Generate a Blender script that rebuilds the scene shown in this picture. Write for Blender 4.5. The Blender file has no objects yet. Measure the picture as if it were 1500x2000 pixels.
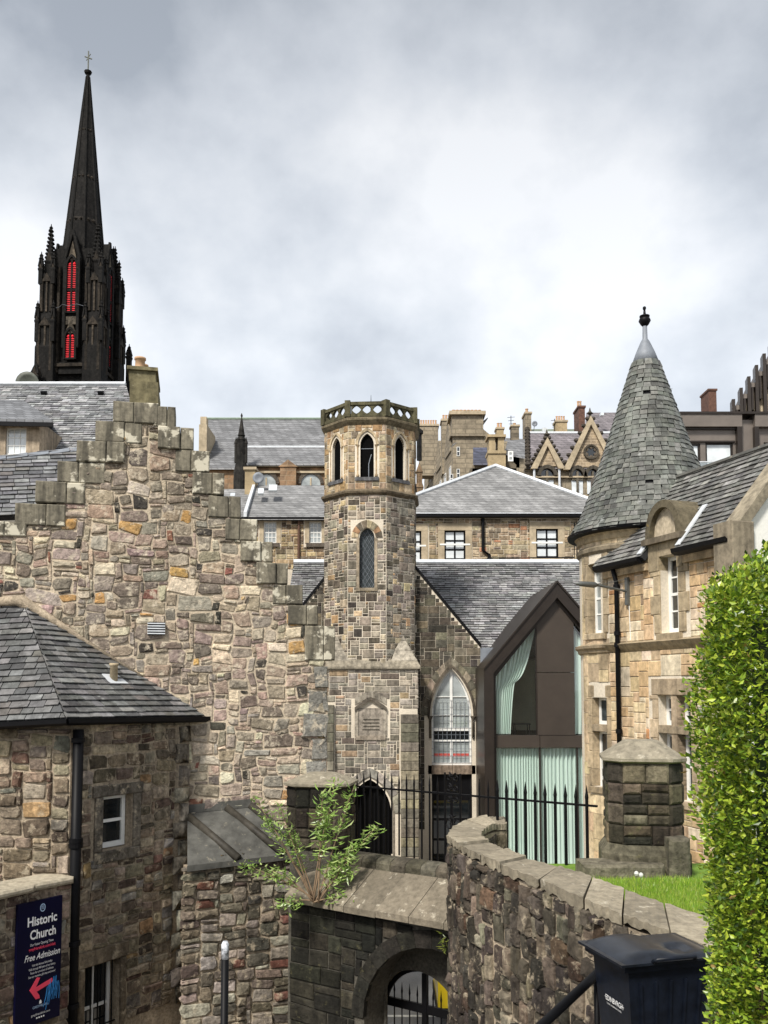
import bpy, math, random
from mathutils import Vector, noise as mn
import numpy as np
sc = bpy.context.scene
COL = sc.collection
R = math.radians
# ------------------------------------------------------------------ camera, sky, sun
EYE = Vector((0.0, 0.0, 7.2)); PITCH = R(4.0); FPX = 1750.0; CY = 1218.0
cd = bpy.data.cameras.new('camera'); cam = bpy.data.objects.new('camera', cd); COL.objects.link(cam)
cam.location = EYE; cam.rotation_euler = (R(90) + PITCH, 0, 0)
cd.sensor_fit = 'VERTICAL'; cd.sensor_height = 36.0; cd.lens = 36.0 * FPX / 2000.0
cd.shift_y = (CY - 1000) / 2000.0; cd.clip_start = 0.05; cd.clip_end = 3000
sc.camera = cam
sc.view_settings.view_transform = 'Standard'; sc.view_settings.look = 'None'
sc.view_settings.gamma = 1.0; sc.view_settings.use_curve_mapping = False
sc.view_settings.exposure = 1.8
SUN_EL, SUN_AZ = R(48), R(-150)       # azimuth measured from +Y towards +X : behind the camera on the left
w = bpy.data.worlds.new('World'); sc.world = w; w.use_nodes = True
nt = w.node_tree; N = nt.nodes; L = nt.links; N.clear()
out = N.new('ShaderNodeOutputWorld'); bg = N.new('ShaderNodeBackground'); bg.inputs['Strength'].default_value = 0.1
L.new(bg.outputs[0], out.inputs[0])
sky = N.new('ShaderNodeTexSky'); sky.sky_type = 'NISHITA'; sky.sun_disc = False
sky.sun_elevation = SUN_EL; sky.sun_rotation = SUN_AZ; sky.air_density = 1.0; sky.dust_density = 3.0
tc = N.new('ShaderNodeTexCoord')
mp = N.new('ShaderNodeMapping'); mp.inputs['Scale'].default_value = (1.0, 1.0, 1.25); mp.inputs['Location'].default_value = (0.37, 0.2, 0.05)
L.new(tc.outputs['Generated'], mp.inputs[0])
n1 = N.new('ShaderNodeTexNoise'); n1.inputs['Scale'].default_value = 3.0; n1.inputs['Detail'].default_value = 9; n1.inputs['Roughness'].default_value = 0.52; n1.inputs['Distortion'].default_value = 0.0
L.new(mp.outputs[0], n1.inputs['Vector'])
rp = N.new('ShaderNodeValToRGB'); e = rp.color_ramp.elements
e[0].position = 0.35; e[0].color = (1.3, 1.41, 1.56, 1)
e[1].position = 0.63; e[1].color = (2.8, 2.84, 2.9, 1)
m_ = e.new(0.5); m_.color = (2.1, 2.2, 2.33, 1)
L.new(n1.outputs['Fac'], rp.inputs[0])
# overcast sky brightens towards the horizon
sx = N.new('ShaderNodeSeparateXYZ'); L.new(tc.outputs['Generated'], sx.inputs[0])
mr = N.new('ShaderNodeMapRange'); mr.inputs['From Min'].default_value = 0.08; mr.inputs['From Max'].default_value = 0.85
mr.inputs['To Min'].default_value = 1.4; mr.inputs['To Max'].default_value = 0.62
L.new(sx.outputs['Z'], mr.inputs['Value'])
vm = N.new('ShaderNodeVectorMath'); vm.operation = 'SCALE'; L.new(rp.outputs[0], vm.inputs[0]); L.new(mr.outputs[0], vm.inputs['Scale'])
mx = N.new('ShaderNodeMix'); mx.data_type = 'RGBA'; mx.inputs['Factor'].default_value = 0.93
L.new(sky.outputs[0], mx.inputs['A']); L.new(vm.outputs[0], mx.inputs['B'])
L.new(mx.outputs['Result'], bg.inputs['Color'])
sd = bpy.data.lights.new('sun', 'SUN'); so = bpy.data.objects.new('sun', sd); COL.objects.link(so)
sd.energy = 1.5; sd.angle = R(10); sd.color = (1.0, 0.95, 0.87)
_d = Vector((math.sin(SUN_AZ) * math.cos(SUN_EL), math.cos(SUN_AZ) * math.cos(SUN_EL), math.sin(SUN_EL)))
so.rotation_euler = _d.to_track_quat('Z', 'Y').to_euler(); so.location = (0, 0, 60)
# ------------------------------------------------------------------ measuring helpers
CP, SP = math.cos(PITCH), math.sin(PITCH)
def ray(px, py):
    r = (px - 750) / FPX; u = (CY - py) / FPX
    return Vector((r, CP - u * SP, SP + u * CP))
def P(px, py, D):
    d = ray(px, py); return EYE + d * (D / d.y)
def PZ(px, py, z):
    d = ray(px, py); return EYE + d * ((z - EYE.z) / d.z)
def zz(py, D, px=750): return P(px, py, D).z
def proj(p):
    q = Vector(p) - EYE; dep = q.y * CP + q.z * SP; up = -q.y * SP + q.z * CP
    if dep < 0.05: return None
    return 750 + FPX * q.x / dep, CY - FPX * up / dep, dep
class Frame:
    """vertical wall plane: u along the wall, v = height z, d = outwards"""
    def __init__(s, o, ang):           # ang: degrees, wall direction in plan from +X towards +Y
        s.o = Vector((o[0], o[1], 0)); a = R(ang)
        s.u = Vector((math.cos(a), math.sin(a), 0)); s.n = Vector((s.u.y, -s.u.x, 0))
    def __call__(s, u, v, d=0): return s.o + s.u * u + s.n * d + Vector((0, 0, v))
    def uv(s, px, py, d=0):
        r = ray(px, py); o = s.o + s.n * d; t = (o - EYE).dot(s.n) / r.dot(s.n); p = EYE + r * t
        return (p - s.o).dot(s.u), p.z
class Plane3:
    """roof plane: u horizontal along the eave, v up the slope, d along the normal"""
    def __init__(s, o, ue, p3):
        s.o = Vector(o); s.u = Vector(ue).normalized()
        t = Vector(p3) - s.o; s.v = (t - s.u * t.dot(s.u)).normalized(); s.n = s.u.cross(s.v)
    def __call__(s, u, v, d=0): return s.o + s.u * u + s.v * v + s.n * d
    def loc(s, p): q = Vector(p) - s.o; return q.dot(s.u), q.dot(s.v)
    def uv(s, px, py):
        r = ray(px, py); t = (s.o - EYE).dot(s.n) / r.dot(s.n); return s.loc(EYE + r * t)
# ------------------------------------------------------------------ mesh helpers
WL = {}
class MB:
    def __init__(s): s.v = []; s.f = []; s.c = []
    def add(s, vs, fs, col=(1, 1, 1)):
        b = len(s.v); s.v += [tuple(p) for p in vs]; s.f += [tuple(i + b for i in f) for f in fs]; s.c += [col] * len(vs); return s
    def prism(s, A, B, col=(1, 1, 1)):     # two matching loops
        n = len(A); vs = list(A) + list(B)
        fs = [tuple(range(n)), tuple(range(2 * n - 1, n - 1, -1))] + [(i, i + n, (i + 1) % n + n, (i + 1) % n) for i in range(n)]
        return s.add(vs, fs, col)
    def box(s, M, u0, u1, v0, v1, d0, d1, col=(1, 1, 1)):
        q = [(u0, v0), (u1, v0), (u1, v1), (u0, v1)]
        return s.prism([M(a, b, d1) for a, b in q], [M(a, b, d0) for a, b in q], col)
    def poly(s, M, pts, d0, d1, col=(1, 1, 1)):
        return s.prism([M(a, b, d1) for a, b in pts], [M(a, b, d0) for a, b in pts], col)
    def wbox(s, x0, x1, y0, y1, z0, z1, col=(1, 1, 1)):
        q = [(x0, y0), (x1, y0), (x1, y1), (x0, y1)]
        return s.prism([Vector((a, b, z1)) for a, b in q], [Vector((a, b, z0)) for a, b in q], col)
    def strip(s, M, inner, outer, d0, d1, col=(1, 1, 1)):     # open band between two uv polylines
        for i in range(len(inner) - 1):
            s.poly(M, [inner[i], inner[i + 1], outer[i + 1], outer[i]], d0, d1, col)
        return s
    def tube(s, pts, r, n=8, col=(1, 1, 1), cap=True):
        pts = [Vector(p) for p in pts]; rr = r if isinstance(r, (list, tuple)) else [r] * len(pts)
        vs = []; fs = []; ref = None
        for i, p in enumerate(pts):
            t = (pts[min(i + 1, len(pts) - 1)] - pts[max(i - 1, 0)]).normalized()
            if ref is None: ref = Vector((0, 0, 1)) if abs(t.z) < 0.9 else Vector((1, 0, 0))
            a = t.cross(ref).normalized(); b = t.cross(a)
            for k in range(n):
                an = 2 * math.pi * k / n; vs.append(p + (a * math.cos(an) + b * math.sin(an)) * rr[i])
        for i in range(len(pts) - 1):
            for k in range(n):
                fs.append((i * n + k, i * n + (k + 1) % n, (i + 1) * n + (k + 1) % n, (i + 1) * n + k))
        if cap: fs += [tuple(range(n - 1, -1, -1)), tuple((len(pts) - 1) * n + k for k in range(n))]
        return s.add(vs, fs, col)
    def lathe(s, c, prof, n=12, rot=0.0, col=(1, 1, 1), a0=0, a1=2 * math.pi):   # prof: (radius, z)
        c = Vector(c); vs = []; fs = []
        for r, z in prof:
            for k in range(n):
                an = rot + 2 * math.pi * k / n; vs.append(c + Vector((math.cos(an) * r, math.sin(an) * r, z)))
        for i in range(len(prof) - 1):
            for k in range(n): fs.append((i * n + k, i * n + (k + 1) % n, (i + 1) * n + (k + 1) % n, (i + 1) * n + k))
        fs += [tuple(range(n - 1, -1, -1)), tuple((len(prof) - 1) * n + k for k in range(n))]
        return s.add(vs, fs, col)
    def build(s, name, mat, parent=None, smooth=False, kind=None, label=None, cat=None, group=None):
        o = mesh_obj(name, s.v, s.f, s.c, mat, parent, smooth)
        return tag(o, label, cat, group, kind)
def tag(o, label=None, cat=None, group=None, kind=None):
    if label: o['label'] = label
    if cat: o['category'] = cat
    if group: o['group'] = group
    if kind: o['kind'] = kind
    return o
def mesh_obj(name, vs, fs, cols, mat, parent=None, smooth=False):
    a = np.array(vs, dtype=np.float64); c = (a.min(0) + a.max(0)) / 2
    me = bpy.data.meshes.new(name); me.from_pydata((a - c).tolist(), [], fs)
    ca = me.color_attributes.new('Col', 'FLOAT_COLOR', 'POINT')
    cc = np.ones((len(vs), 4), dtype=np.float32); cc[:, :3] = np.array([k[:3] for k in cols], dtype=np.float32); ca.data.foreach_set('color', cc.ravel())
    me.materials.append(mat)
    if smooth: me.shade_smooth()
    o = bpy.data.objects.new(name, me); COL.objects.link(o); c = Vector(c)
    if parent is not None: o.parent = parent; o.location = c - WL[parent.name]
    else: o.location = c
    WL[o.name] = c
    return o
def root(name, loc, label, cat, group=None):
    o = bpy.data.objects.new(name, None); COL.objects.link(o); o.location = loc; o.empty_display_size = 0.3; WL[o.name] = Vector(loc)
    return tag(o, label, cat, group)
def copy_tree(o, off, parent=None):
    c = o.copy(); COL.objects.link(c); c.parent = parent
    if parent is None: c.location = o.location + Vector(off)
    WL[c.name] = WL[o.name] + Vector(off)
    for ch in o.children: copy_tree(ch, off, c)
    return c
def emit(pieces, name, mat, parent, maxn=300, smooth=False, rest='rest_of_stones'):
    """pieces (verts, faces, col): the ones that show largest become objects, the remainder one joined part"""
    sc_ = []
    for i, (vs, fs, col) in enumerate(pieces):
        c = sum((Vector(v) for v in vs), Vector()) / len(vs); q = proj(c)
        ext = max((Vector(v) - c).length for v in vs)
        a = -1 if q is None or not (-10 < q[0] < 1510 and -10 < q[1] < 2010) else ext / q[2]
        sc_.append((a, i))
    sc_.sort(reverse=True); mb = MB()
    for k, (a, i) in enumerate(sc_):
        vs, fs, col = pieces[i]
        if k < maxn and a > 0: mesh_obj(name, vs, fs, [col] * len(vs), mat, parent, smooth)
        else: mb.add(vs, fs, col)
    if mb.v: mb.build(rest, mat, parent, smooth, kind='stuff')
# ------------------------------------------------------------------ materials
def newmat(name):
    m = bpy.data.materials.new(name); m.use_nodes = True; t = m.node_tree; b = t.nodes['Principled BSDF']; return m, t, t.nodes, t.links, b
def _noise(n, l, scale, det=6, rough=0.6, vec=None, stretch=None):
    x = n.new('ShaderNodeTexNoise'); x.inputs['Scale'].default_value = scale; x.inputs['Detail'].default_value = det; x.inputs['Roughness'].default_value = rough
    if vec is None:
        g = n.new('ShaderNodeNewGeometry'); vec = g.outputs['Position']
    if stretch:
        mp = n.new('ShaderNodeMapping'); mp.inputs['Scale'].default_value = stretch; l.new(vec, mp.inputs[0]); vec = mp.outputs[0]
    l.new(vec, x.inputs['Vector']); return x
def _ramp(n, l, src, stops):
    r = n.new('ShaderNodeValToRGB'); e = r.color_ramp.elements
    e[0].position, e[1].position = stops[0][0], stops[-1][0]
    def c4(c): return (c, c, c, 1) if isinstance(c, (int, float)) else (*c, 1)
    e[0].color, e[1].color = c4(stops[0][1]), c4(stops[-1][1])
    for p, c in stops[1:-1]: k = e.new(p); k.color = c4(c)
    l.new(src, r.inputs[0]); return r
def _mul(n, l, a, b, fac=1.0, mode='MULTIPLY'):
    m = n.new('ShaderNodeMix'); m.data_type = 'RGBA'; m.blend_type = mode
    if isinstance(fac, float): m.inputs['Factor'].default_value = fac
    else: l.new(fac, m.inputs['Factor'])
    for s, v in (('A', a), ('B', b)):
        if isinstance(v, tuple): m.inputs[s].default_value = (*v, 1)
        else: l.new(v, m.inputs[s])
    return m.outputs['Result']
def stone_mat(name, base=None, s1=14.0, lo=0.55, hi=1.35, stain=0.55, streak=0.0, lichen=None, bump=0.5, bdist=0.02, rough=0.92, bscale=1.0, lt=0.6):
    m, t, n, l, b = newmat(name)
    if base is None:
        at = n.new('ShaderNodeAttribute'); at.attribute_name = 'Col'; c = at.outputs['Color']
    else: c = base
    a = _noise(n, l, s1, 8, 0.68); c = _mul(n, l, c, _ramp(n, l, a.outputs['Fac'], [(0.3, lo), (0.5, (lo + hi) / 2), (0.72, hi)]).outputs[0])
    st = _noise(n, l, 0.55 * bscale, 5, 0.6); c = _mul(n, l, c, _ramp(n, l, st.outputs['Fac'], [(0.34, stain), (0.6, 1.05)]).outputs[0])
    if streak:
        sk = _noise(n, l, 1.0, 4, 0.6, stretch=(5 * bscale, 5 * bscale, 0.45 * bscale))
        c = _mul(n, l, c, _ramp(n, l, sk.outputs['Fac'], [(0.36, 1 - streak), (0.56, 1.0)]).outputs[0])
    if lichen:
        lc = _noise(n, l, 5.5 * bscale, 7, 0.7); c = _mul(n, l, c, lichen, _ramp(n, l, lc.outputs['Fac'], [(lt, 0.0), (lt + 0.1, 0.75)]).outputs[0], 'MIX')
    l.new(c, b.inputs['Base Color']); b.inputs['Roughness'].default_value = rough; b.inputs['Specular IOR Level'].default_value = 0.25
    bn = _noise(n, l, s1 * 1.6, 9, 0.72); bm = n.new('ShaderNodeBump'); bm.inputs['Strength'].default_value = bump; bm.inputs['Distance'].default_value = bdist
    l.new(bn.outputs['Fac'], bm.inputs['Height']); l.new(bm.outputs[0], b.inputs['Normal'])
    return m
def plain(name, col, rough=0.5, metal=0.0, var=0.12, scale=6.0, bump=0.0, spec=0.5, coat=0.0):
    m, t, n, l, b = newmat(name)
    a = _noise(n, l, scale, 6, 0.65); c = _mul(n, l, col, _ramp(n, l, a.outputs['Fac'], [(0.3, 1 - var * 2), (0.7, 1 + var)]).outputs[0])
    l.new(c, b.inputs['Base Color']); b.inputs['Roughness'].default_value = rough; b.inputs['Metallic'].default_value = metal
    b.inputs['Specular IOR Level'].default_value = spec; b.inputs['Coat Weight'].default_value = coat
    if bump:
        bm = n.new('ShaderNodeBump'); bm.inputs['Strength'].default_value = bump; bm.inputs['Distance'].default_value = 0.01
        l.new(a.outputs['Fac'], bm.inputs['Height']); l.new(bm.outputs[0], b.inputs['Normal'])
    return m
def far_wall(name, c1, c2, mortar, sx=1.0, sy=0.3, dirt=0.6):
    """distant masonry, courses too small to pick apart"""
    m, t, n, l, b = newmat(name)
    g = n.new('ShaderNodeNewGeometry'); s = n.new('ShaderNodeSeparateXYZ'); l.new(g.outputs['Position'], s.inputs[0])
    ad = n.new('ShaderNodeMath'); ad.operation = 'ADD'; l.new(s.outputs[0], ad.inputs[0]); l.new(s.outputs[1], ad.inputs[1])
    cb = n.new('ShaderNodeCombineXYZ'); l.new(ad.outputs[0], cb.inputs[0]); l.new(s.outputs[2], cb.inputs[1])
    bt = n.new('ShaderNodeTexBrick'); l.new(cb.outputs[0], bt.inputs['Vector'])
    bt.inputs['Color1'].default_value = (*c1, 1); bt.inputs['Color2'].default_value = (*c2, 1); bt.inputs['Mortar'].default_value = (*mortar, 1)
    bt.inputs['Scale'].default_value = 1.0; bt.inputs['Brick Width'].default_value = sx; bt.inputs['Row Height'].default_value = sy
    bt.inputs['Mortar Size'].default_value = sy * 0.1; bt.inputs['Bias'].default_value = 0.0; bt.offset = 0.43; bt.squash = 0.7
    a = _noise(n, l, 1.3, 6, 0.7); c = _mul(n, l, bt.outputs['Color'], _ramp(n, l, a.outputs['Fac'], [(0.32, dirt), (0.65, 1.15)]).outputs[0])
    l.new(c, b.inputs['Base Color']); b.inputs['Roughness'].default_value = 0.92
    bm = n.new('ShaderNodeBump'); bm.inputs['Strength'].default_value = 0.5; bm.inputs['Distance'].default_value = 0.03
    l.new(bt.outputs['Fac'], bm.inputs['Height']); bm.invert = True; l.new(bm.outputs[0], b.inputs['Normal'])
    return m
def far_slate(name, c, row=0.22, wd=0.4, lichen=0.6):
    m, t, n, l, b = newmat(name)
    g = n.new('ShaderNodeNewGeometry'); s = n.new('ShaderNodeSeparateXYZ'); l.new(g.outputs['Position'], s.inputs[0])
    ad = n.new('ShaderNodeMath'); ad.operation = 'ADD'; l.new(s.outputs[0], ad.inputs[0]); l.new(s.outputs[1], ad.inputs[1])
    cb = n.new('ShaderNodeCombineXYZ'); l.new(ad.outputs[0], cb.inputs[0]); l.new(s.outputs[2], cb.inputs[1])
    bt = n.new('ShaderNodeTexBrick'); l.new(cb.outputs[0], bt.inputs['Vector'])
    bt.inputs['Color1'].default_value = (*[k * 0.75 for k in c], 1); bt.inputs['Color2'].default_value = (*[k * 1.25 for k in c], 1); bt.inputs['Mortar'].default_value = (*[k * 0.35 for k in c], 1)
    bt.inputs['Scale'].default_value = 1; bt.inputs['Brick Width'].default_value = wd; bt.inputs['Row Height'].default_value = row; bt.inputs['Mortar Size'].default_value = row * 0.07
    a = _noise(n, l, 0.9, 7, 0.72); cc = _mul(n, l, bt.outputs['Color'], _ramp(n, l, a.outputs['Fac'], [(0.35, 0.75), (0.6, 1.1), (0.75, 1.7)]).outputs[0])
    l.new(cc, b.inputs['Base Color']); b.inputs['Roughness'].default_value = lichen
    bm = n.new('ShaderNodeBump'); bm.inputs['Strength'].default_value = 0.5; bm.inputs['Distance'].default_value = 0.03; bm.invert = True
    l.new(bt.outputs['Fac'], bm.inputs['Height']); l.new(bm.outputs[0], b.inputs['Normal'])
    return m
def glass_mat(name, col, rough=0.04, var=0.5):
    m, t, n, l, b = newmat(name)
    a = _noise(n, l, 1.7, 3, 0.5); c = _mul(n, l, col, _ramp(n, l, a.outputs['Fac'], [(0.3, 1 - var), (0.7, 1 + var)]).outputs[0])
    l.new(c, b.inputs['Base Color']); b.inputs['Roughness'].default_value = rough; b.inputs['Specular IOR Level'].default_value = 0.8; b.inputs['Coat Weight'].default_value = 0.5; b.inputs['Coat Roughness'].default_value = 0.02
    return m
M = {}
M['rubble'] = stone_mat('rubble_stone', None, 10, 0.38, 1.6, 0.8, bump=1.0, bdist=0.06, lichen=(0.70, 0.61, 0.47), lt=0.53)
M['rubble_dark'] = stone_mat('weathered_rubble', None, 10, 0.33, 1.6, 0.5, streak=0.4, bump=1.0, bdist=0.06, lichen=(0.52, 0.44, 0.32), lt=0.55)
M['ashlar'] = stone_mat('dressed_stone', None, 8, 0.6, 1.35, 0.72, streak=0.32, bump=0.35, bdist=0.02)
M['tower_stone'] = stone_mat('tower_stone', None, 7, 0.42, 1.45, 0.75, streak=0.38, bump=0.45, bdist=0.03)
M['soot'] = stone_mat('soot_black_stone', None, 2.2, 0.2, 1.7, 0.5, streak=0.6, bump=0.6, bdist=0.12, bscale=0.5, lichen=(0.075, 0.058, 0.04), lt=.63)
M['mossy'] = stone_mat('mossy_dark_stone', None, 9, 0.3, 1.6, 0.45, streak=0.35, bump=0.9, bdist=0.05, lichen=(0.13, 0.12, 0.06))
M['coping'] = stone_mat('coping_stone', None, 10, 0.6, 1.3, 0.7, bump=0.7, bdist=0.03, lichen=(0.62, 0.57, 0.46))
M['mortar'] = stone_mat('lime_mortar', (0.62, 0.52, 0.39), 20, 0.6, 1.25, 0.7, bump=0.8, bdist=0.03)
M['mortar_dark'] = stone_mat('old_mortar', (0.50, 0.41, 0.30), 20, 0.45, 1.3, 0.6, streak=0.35, bump=0.8, bdist=0.03)
M['mortar_black'] = stone_mat('damp_mortar', (0.12, 0.11, 0.09), 20, 0.45, 1.3, 0.5, bump=0.8, bdist=0.03)
M['mortar_pale'] = stone_mat('pale_pointing', (0.66, 0.59, 0.48), 20, 0.8, 1.15, 0.8, bump=0.5)
M['slate'] = stone_mat('slate', None, 9, 0.6, 1.35, 0.62, streak=0.25, bump=0.35, bdist=0.012, rough=0.55, lichen=(0.30, 0.31, 0.30))
M['slate_under'] = plain('roof_boarding', (0.02, 0.02, 0.022), 0.9)
M['lead'] = plain('lead', (0.20, 0.22, 0.25), 0.6, 0.1, 0.15, 3)
M['lead_pale'] = plain('bright_lead', (0.62, 0.65, 0.68), 0.45, 0.1, 0.1, 5)
M['black'] = plain('black_painted_iron', (0.004, 0.004, 0.005), 0.5, 0.0, 0.2, 8, spec=0.15)
M['white'] = plain('white_paint', (0.78, 0.78, 0.75), 0.45, 0, 0.05, 3)
M['glass'] = glass_mat('dark_window_glass', (0.012, 0.015, 0.017))
M['glass_net'] = glass_mat('glass_over_net_curtain', (0.30, 0.33, 0.33), 0.06, 0.35)
M['glass_pale'] = glass_mat('pale_glass', (0.62, 0.66, 0.68), 0.06, 0.15)  # pale blue-grey base colour set in the pane itself
M['glass_blue'] = plain('old_leaded_glass', (0.035, 0.045, 0.05), 0.45, 0, .35, 9, spec=0.3)
M['dark'] = plain('dark_interior', (0.006, 0.006, 0.006), 0.95, spec=0.0)
M['pot'] = plain('terracotta_pot', (0.52, 0.33, 0.19), 0.8, 0, 0.15, 3)
M['bronze'] = plain('bronze_cladding', (0.034, 0.026, 0.021), 0.38, 0.4, 0.14, 1.5)
M['bronze_panel'] = plain('brown_bronze_panel', (0.058, 0.045, 0.035), 0.45, 0.3, 0.1, 1.2)
M['bronze_pale'] = plain('pale_bronze_cladding', (0.17, 0.145, 0.125), 0.5, 0.2, 0.12, 0.8)
M['asphalt'] = stone_mat('asphalt', (0.22, 0.22, 0.22), 30, 0.7, 1.3, 0.8, bump=0.4)
M['paving'] = stone_mat('paving', (0.30, 0.28, 0.25), 8, 0.7, 1.2, 0.8, bump=0.4)
M['earth'] = stone_mat('earth', (0.10, 0.085, 0.06), 6, 0.6, 1.3, 0.7, bump=0.8)
def leaf_mat(name, trans=0.35):
    m, t, n, l, b = newmat(name)
    at = n.new('ShaderNodeAttribute'); at.attribute_name = 'Col'
    l.new(at.outputs['Color'], b.inputs['Base Color']); b.inputs['Roughness'].default_value = 0.33; b.inputs['Specular IOR Level'].default_value = 0.5
    tr = n.new('ShaderNodeBsdfTranslucent'); l.new(at.outputs['Color'], tr.inputs[0]); mx = n.new('ShaderNodeMixShader'); mx.inputs[0].default_value = trans
    l.new(b.outputs[0], mx.inputs[1]); l.new(tr.outputs[0], mx.inputs[2]); l.new(mx.outputs[0], n['Material Output'].inputs[0])
    return m
M['leaf'] = leaf_mat('leaf')
M['bark'] = plain('bark', (0.16, 0.11, 0.07), 0.85, 0, 0.25, 30, 0.5)
# ------------------------------------------------------------------ masonry helpers
def pack(u0, u1, v0, v1, cell, inside, sizes, rng):
    nu = max(1, int(round((u1 - u0) / cell))); nv = max(1, int(round((v1 - v0) / cell)))
    free = np.zeros((nv, nu), bool)
    for j in range(nv):
        for i in range(nu): free[j, i] = inside(u0 + (i + 0.5) * cell, v0 + (j + 0.5) * cell)
    res = []; ws = [s[2] for s in sizes]
    for j in range(nv):
        for i in range(nu):
            if not free[j, i]: continue
            a, b, _ = rng.choices(sizes, ws)[0]
            a = min(a, nu - i); b = min(b, nv - j)
            k = 1
            while k < a and free[j, i + k]: k += 1
            a = k
            h = 1
            while h < b and free[j + h, i:i + a].all(): h += 1
            free[j:j + h, i:i + a] = False
            res.append((u0 + i * cell, v0 + j * cell, u0 + (i + a) * cell, v0 + (j + h) * cell))
    return res
def warp(u, v, amp, sc_):
    if not amp: return u, v
    q = mn.noise_vector(Vector((u * sc_, v * sc_, 3.7))); return u + q.x * amp, v + q.y * amp
def rough_stone(F, rc, rng, col, gap=0.012, irr=0.3, proud=0.05, back=-0.05, amp=0.03, wsc=2.0):
    u0, v0, u1, v1 = rc; g = gap; w, h = u1 - u0, v1 - v0; m = min(w, h)
    u0 += g; v0 += g; u1 -= g; v1 -= g
    c = lambda k: min(w, h * 1.6) * irr * rng.uniform(0.12, 1.0) ** 1.3 * k
    e = lambda: m * rng.uniform(-0.03, 0.11)
    pts = [(u0 + c(1), v0 + e()), (u1 - c(1), v0 + e()), (u1 - e(), v0 + c(.7)), (u1 - e(), v1 - c(.7)), (u1 - c(1), v1 - e()), (u0 + c(1), v1 - e()), (u0 + e(), v1 - c(.7)), (u0 + e(), v0 + c(.7))]
    cu = (u0 + u1) / 2; cv = (v0 + v1) / 2; ro = rng.gauss(0, .045); cr, sr_ = math.cos(ro), math.sin(ro)
    pts = [(cu + (a - cu) * cr - (b - cv) * sr_, cv + (a - cu) * sr_ + (b - cv) * cr) for a, b in pts]
    pts = [warp(a, b, amp, wsc) for a, b in pts]
    cu = sum(p[0] for p in pts) / 8; cv = sum(p[1] for p in pts) / 8
    pr = proud * rng.uniform(0.4, 1.5); ku = 1 - min(.22, .03 / w) ; kv = 1 - min(.26, .03 / h); tu, tv = rng.uniform(-.35, .35), rng.uniform(-.35, .35)
    vs = [F(a, b, back) for a, b in pts] + [F(a, b, pr * rng.uniform(.2, .7)) for a, b in pts]
    vs += [F(cu + (a - cu) * (ku + rng.uniform(-.05, .05)), cv + (b - cv) * (kv + rng.uniform(-.05, .05)), pr * (rng.uniform(0.75, 1.15) + tu * (a - cu) / w + tv * (b - cv) / h)) for a, b in pts]
    vs.append(F(cu + rng.uniform(-.22, .22) * w, cv + rng.uniform(-.2, .2) * h, pr * rng.uniform(0.9, 1.45)))
    fs = []
    for i in range(8):
        j = (i + 1) % 8; fs += [(i, j, 8 + j, 8 + i), (8 + i, 8 + j, 16 + j, 16 + i), (16 + i, 16 + j, 24)]
    return vs, fs, col
def block(F, rc, col, gap=0.008, proud=0.03, bev=0.012, back=-0.04, rng=None, amp=0.0, wsc=1.5):
    u0, v0, u1, v1 = rc[0] + gap, rc[1] + gap, rc[2] - gap, rc[3] - gap
    q = [warp(a, b, amp, wsc) for a, b in ((u0, v0), (u1, v0), (u1, v1), (u0, v1))]
    b = min(bev, (u1 - u0) / 3, (v1 - v0) / 3); q2 = [(q[0][0] + b, q[0][1] + b), (q[1][0] - b, q[1][1] + b), (q[2][0] - b, q[2][1] - b), (q[3][0] + b, q[3][1] - b)]
    pr = proud * (rng.uniform(0.6, 1.4) if rng else 1)
    vs = [F(x, y, back) for x, y in q] + [F(x, y, pr - b * 0.8) for x, y in q] + [F(x, y, pr) for x, y in q2]
    fs = [(0, 3, 2, 1), (8, 9, 10, 11)]
    for i in range(4):
        j = (i + 1) % 4; fs += [(i, j, 4 + j, 4 + i), (4 + i, 4 + j, 8 + j, 8 + i)]
    return vs, fs, col
def shade(c, a, b):
    k = rng.uniform(a, b); return tuple(x * k for x in c)
def pick(pal, rng, jit=0.12):
    c = rng.choices([p[:3] for p in pal], [p[3] for p in pal])[0]; k = 1 + rng.uniform(-jit, jit) * 1.5
    return tuple(max(0.01, x * k * (1 + rng.uniform(-jit, jit) * 0.35)) for x in c)
def backing(mb, F, u0, u1, v0, v1, openings, d0, d1, col=(1, 1, 1)):
    us = sorted({u0, u1, *[min(max(o[i], u0), u1) for o in openings for i in (0, 1)]}); vs = sorted({v0, v1, *[min(max(o[i], v0), v1) for o in openings for i in (2, 3)]})
    for a, b in zip(us, us[1:]):
        run = None
        for c, d in list(zip(vs, vs[1:])) + [(None, None)]:
            hole = c is None or any(o[0] - 1e-6 <= a and b <= o[1] + 1e-6 and o[2] - 1e-6 <= c and d <= o[3] + 1e-6 for o in openings)
            if hole:
                if run: mb.box(F, a, b, run[0], run[1], d0, d1, col); run = None
            else: run = (run[0], d) if run else (c, d)
    return mb
def arch(uc, hw, vs, va, n=8):
    """pointed arch from left spring over the apex to the right spring"""
    h = max(va - vs, hw * 0.999); Rr = (hw * hw + h * h) / (2 * hw); am = math.asin(min(1, h / Rr)); pts = []
    for i in range(n + 1):
        a = am * i / n; pts.append((uc - hw + Rr - Rr * math.cos(a), vs + Rr * math.sin(a)))
    return pts + [(2 * uc - x, y) for x, y in pts[-2::-1]]
def spandrel(mb, F, uc, hw, vs, va, d0, d1, n=8, col=(1, 1, 1)):
    a = arch(uc, hw, vs, va, n)
    for side, cn in ((a[:n + 1], (uc - hw, va)), (a[n:], (uc + hw, va))):
        for p, q in zip(side, side[1:]): mb.poly(F, [cn, p, q], d0, d1, col)
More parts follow.
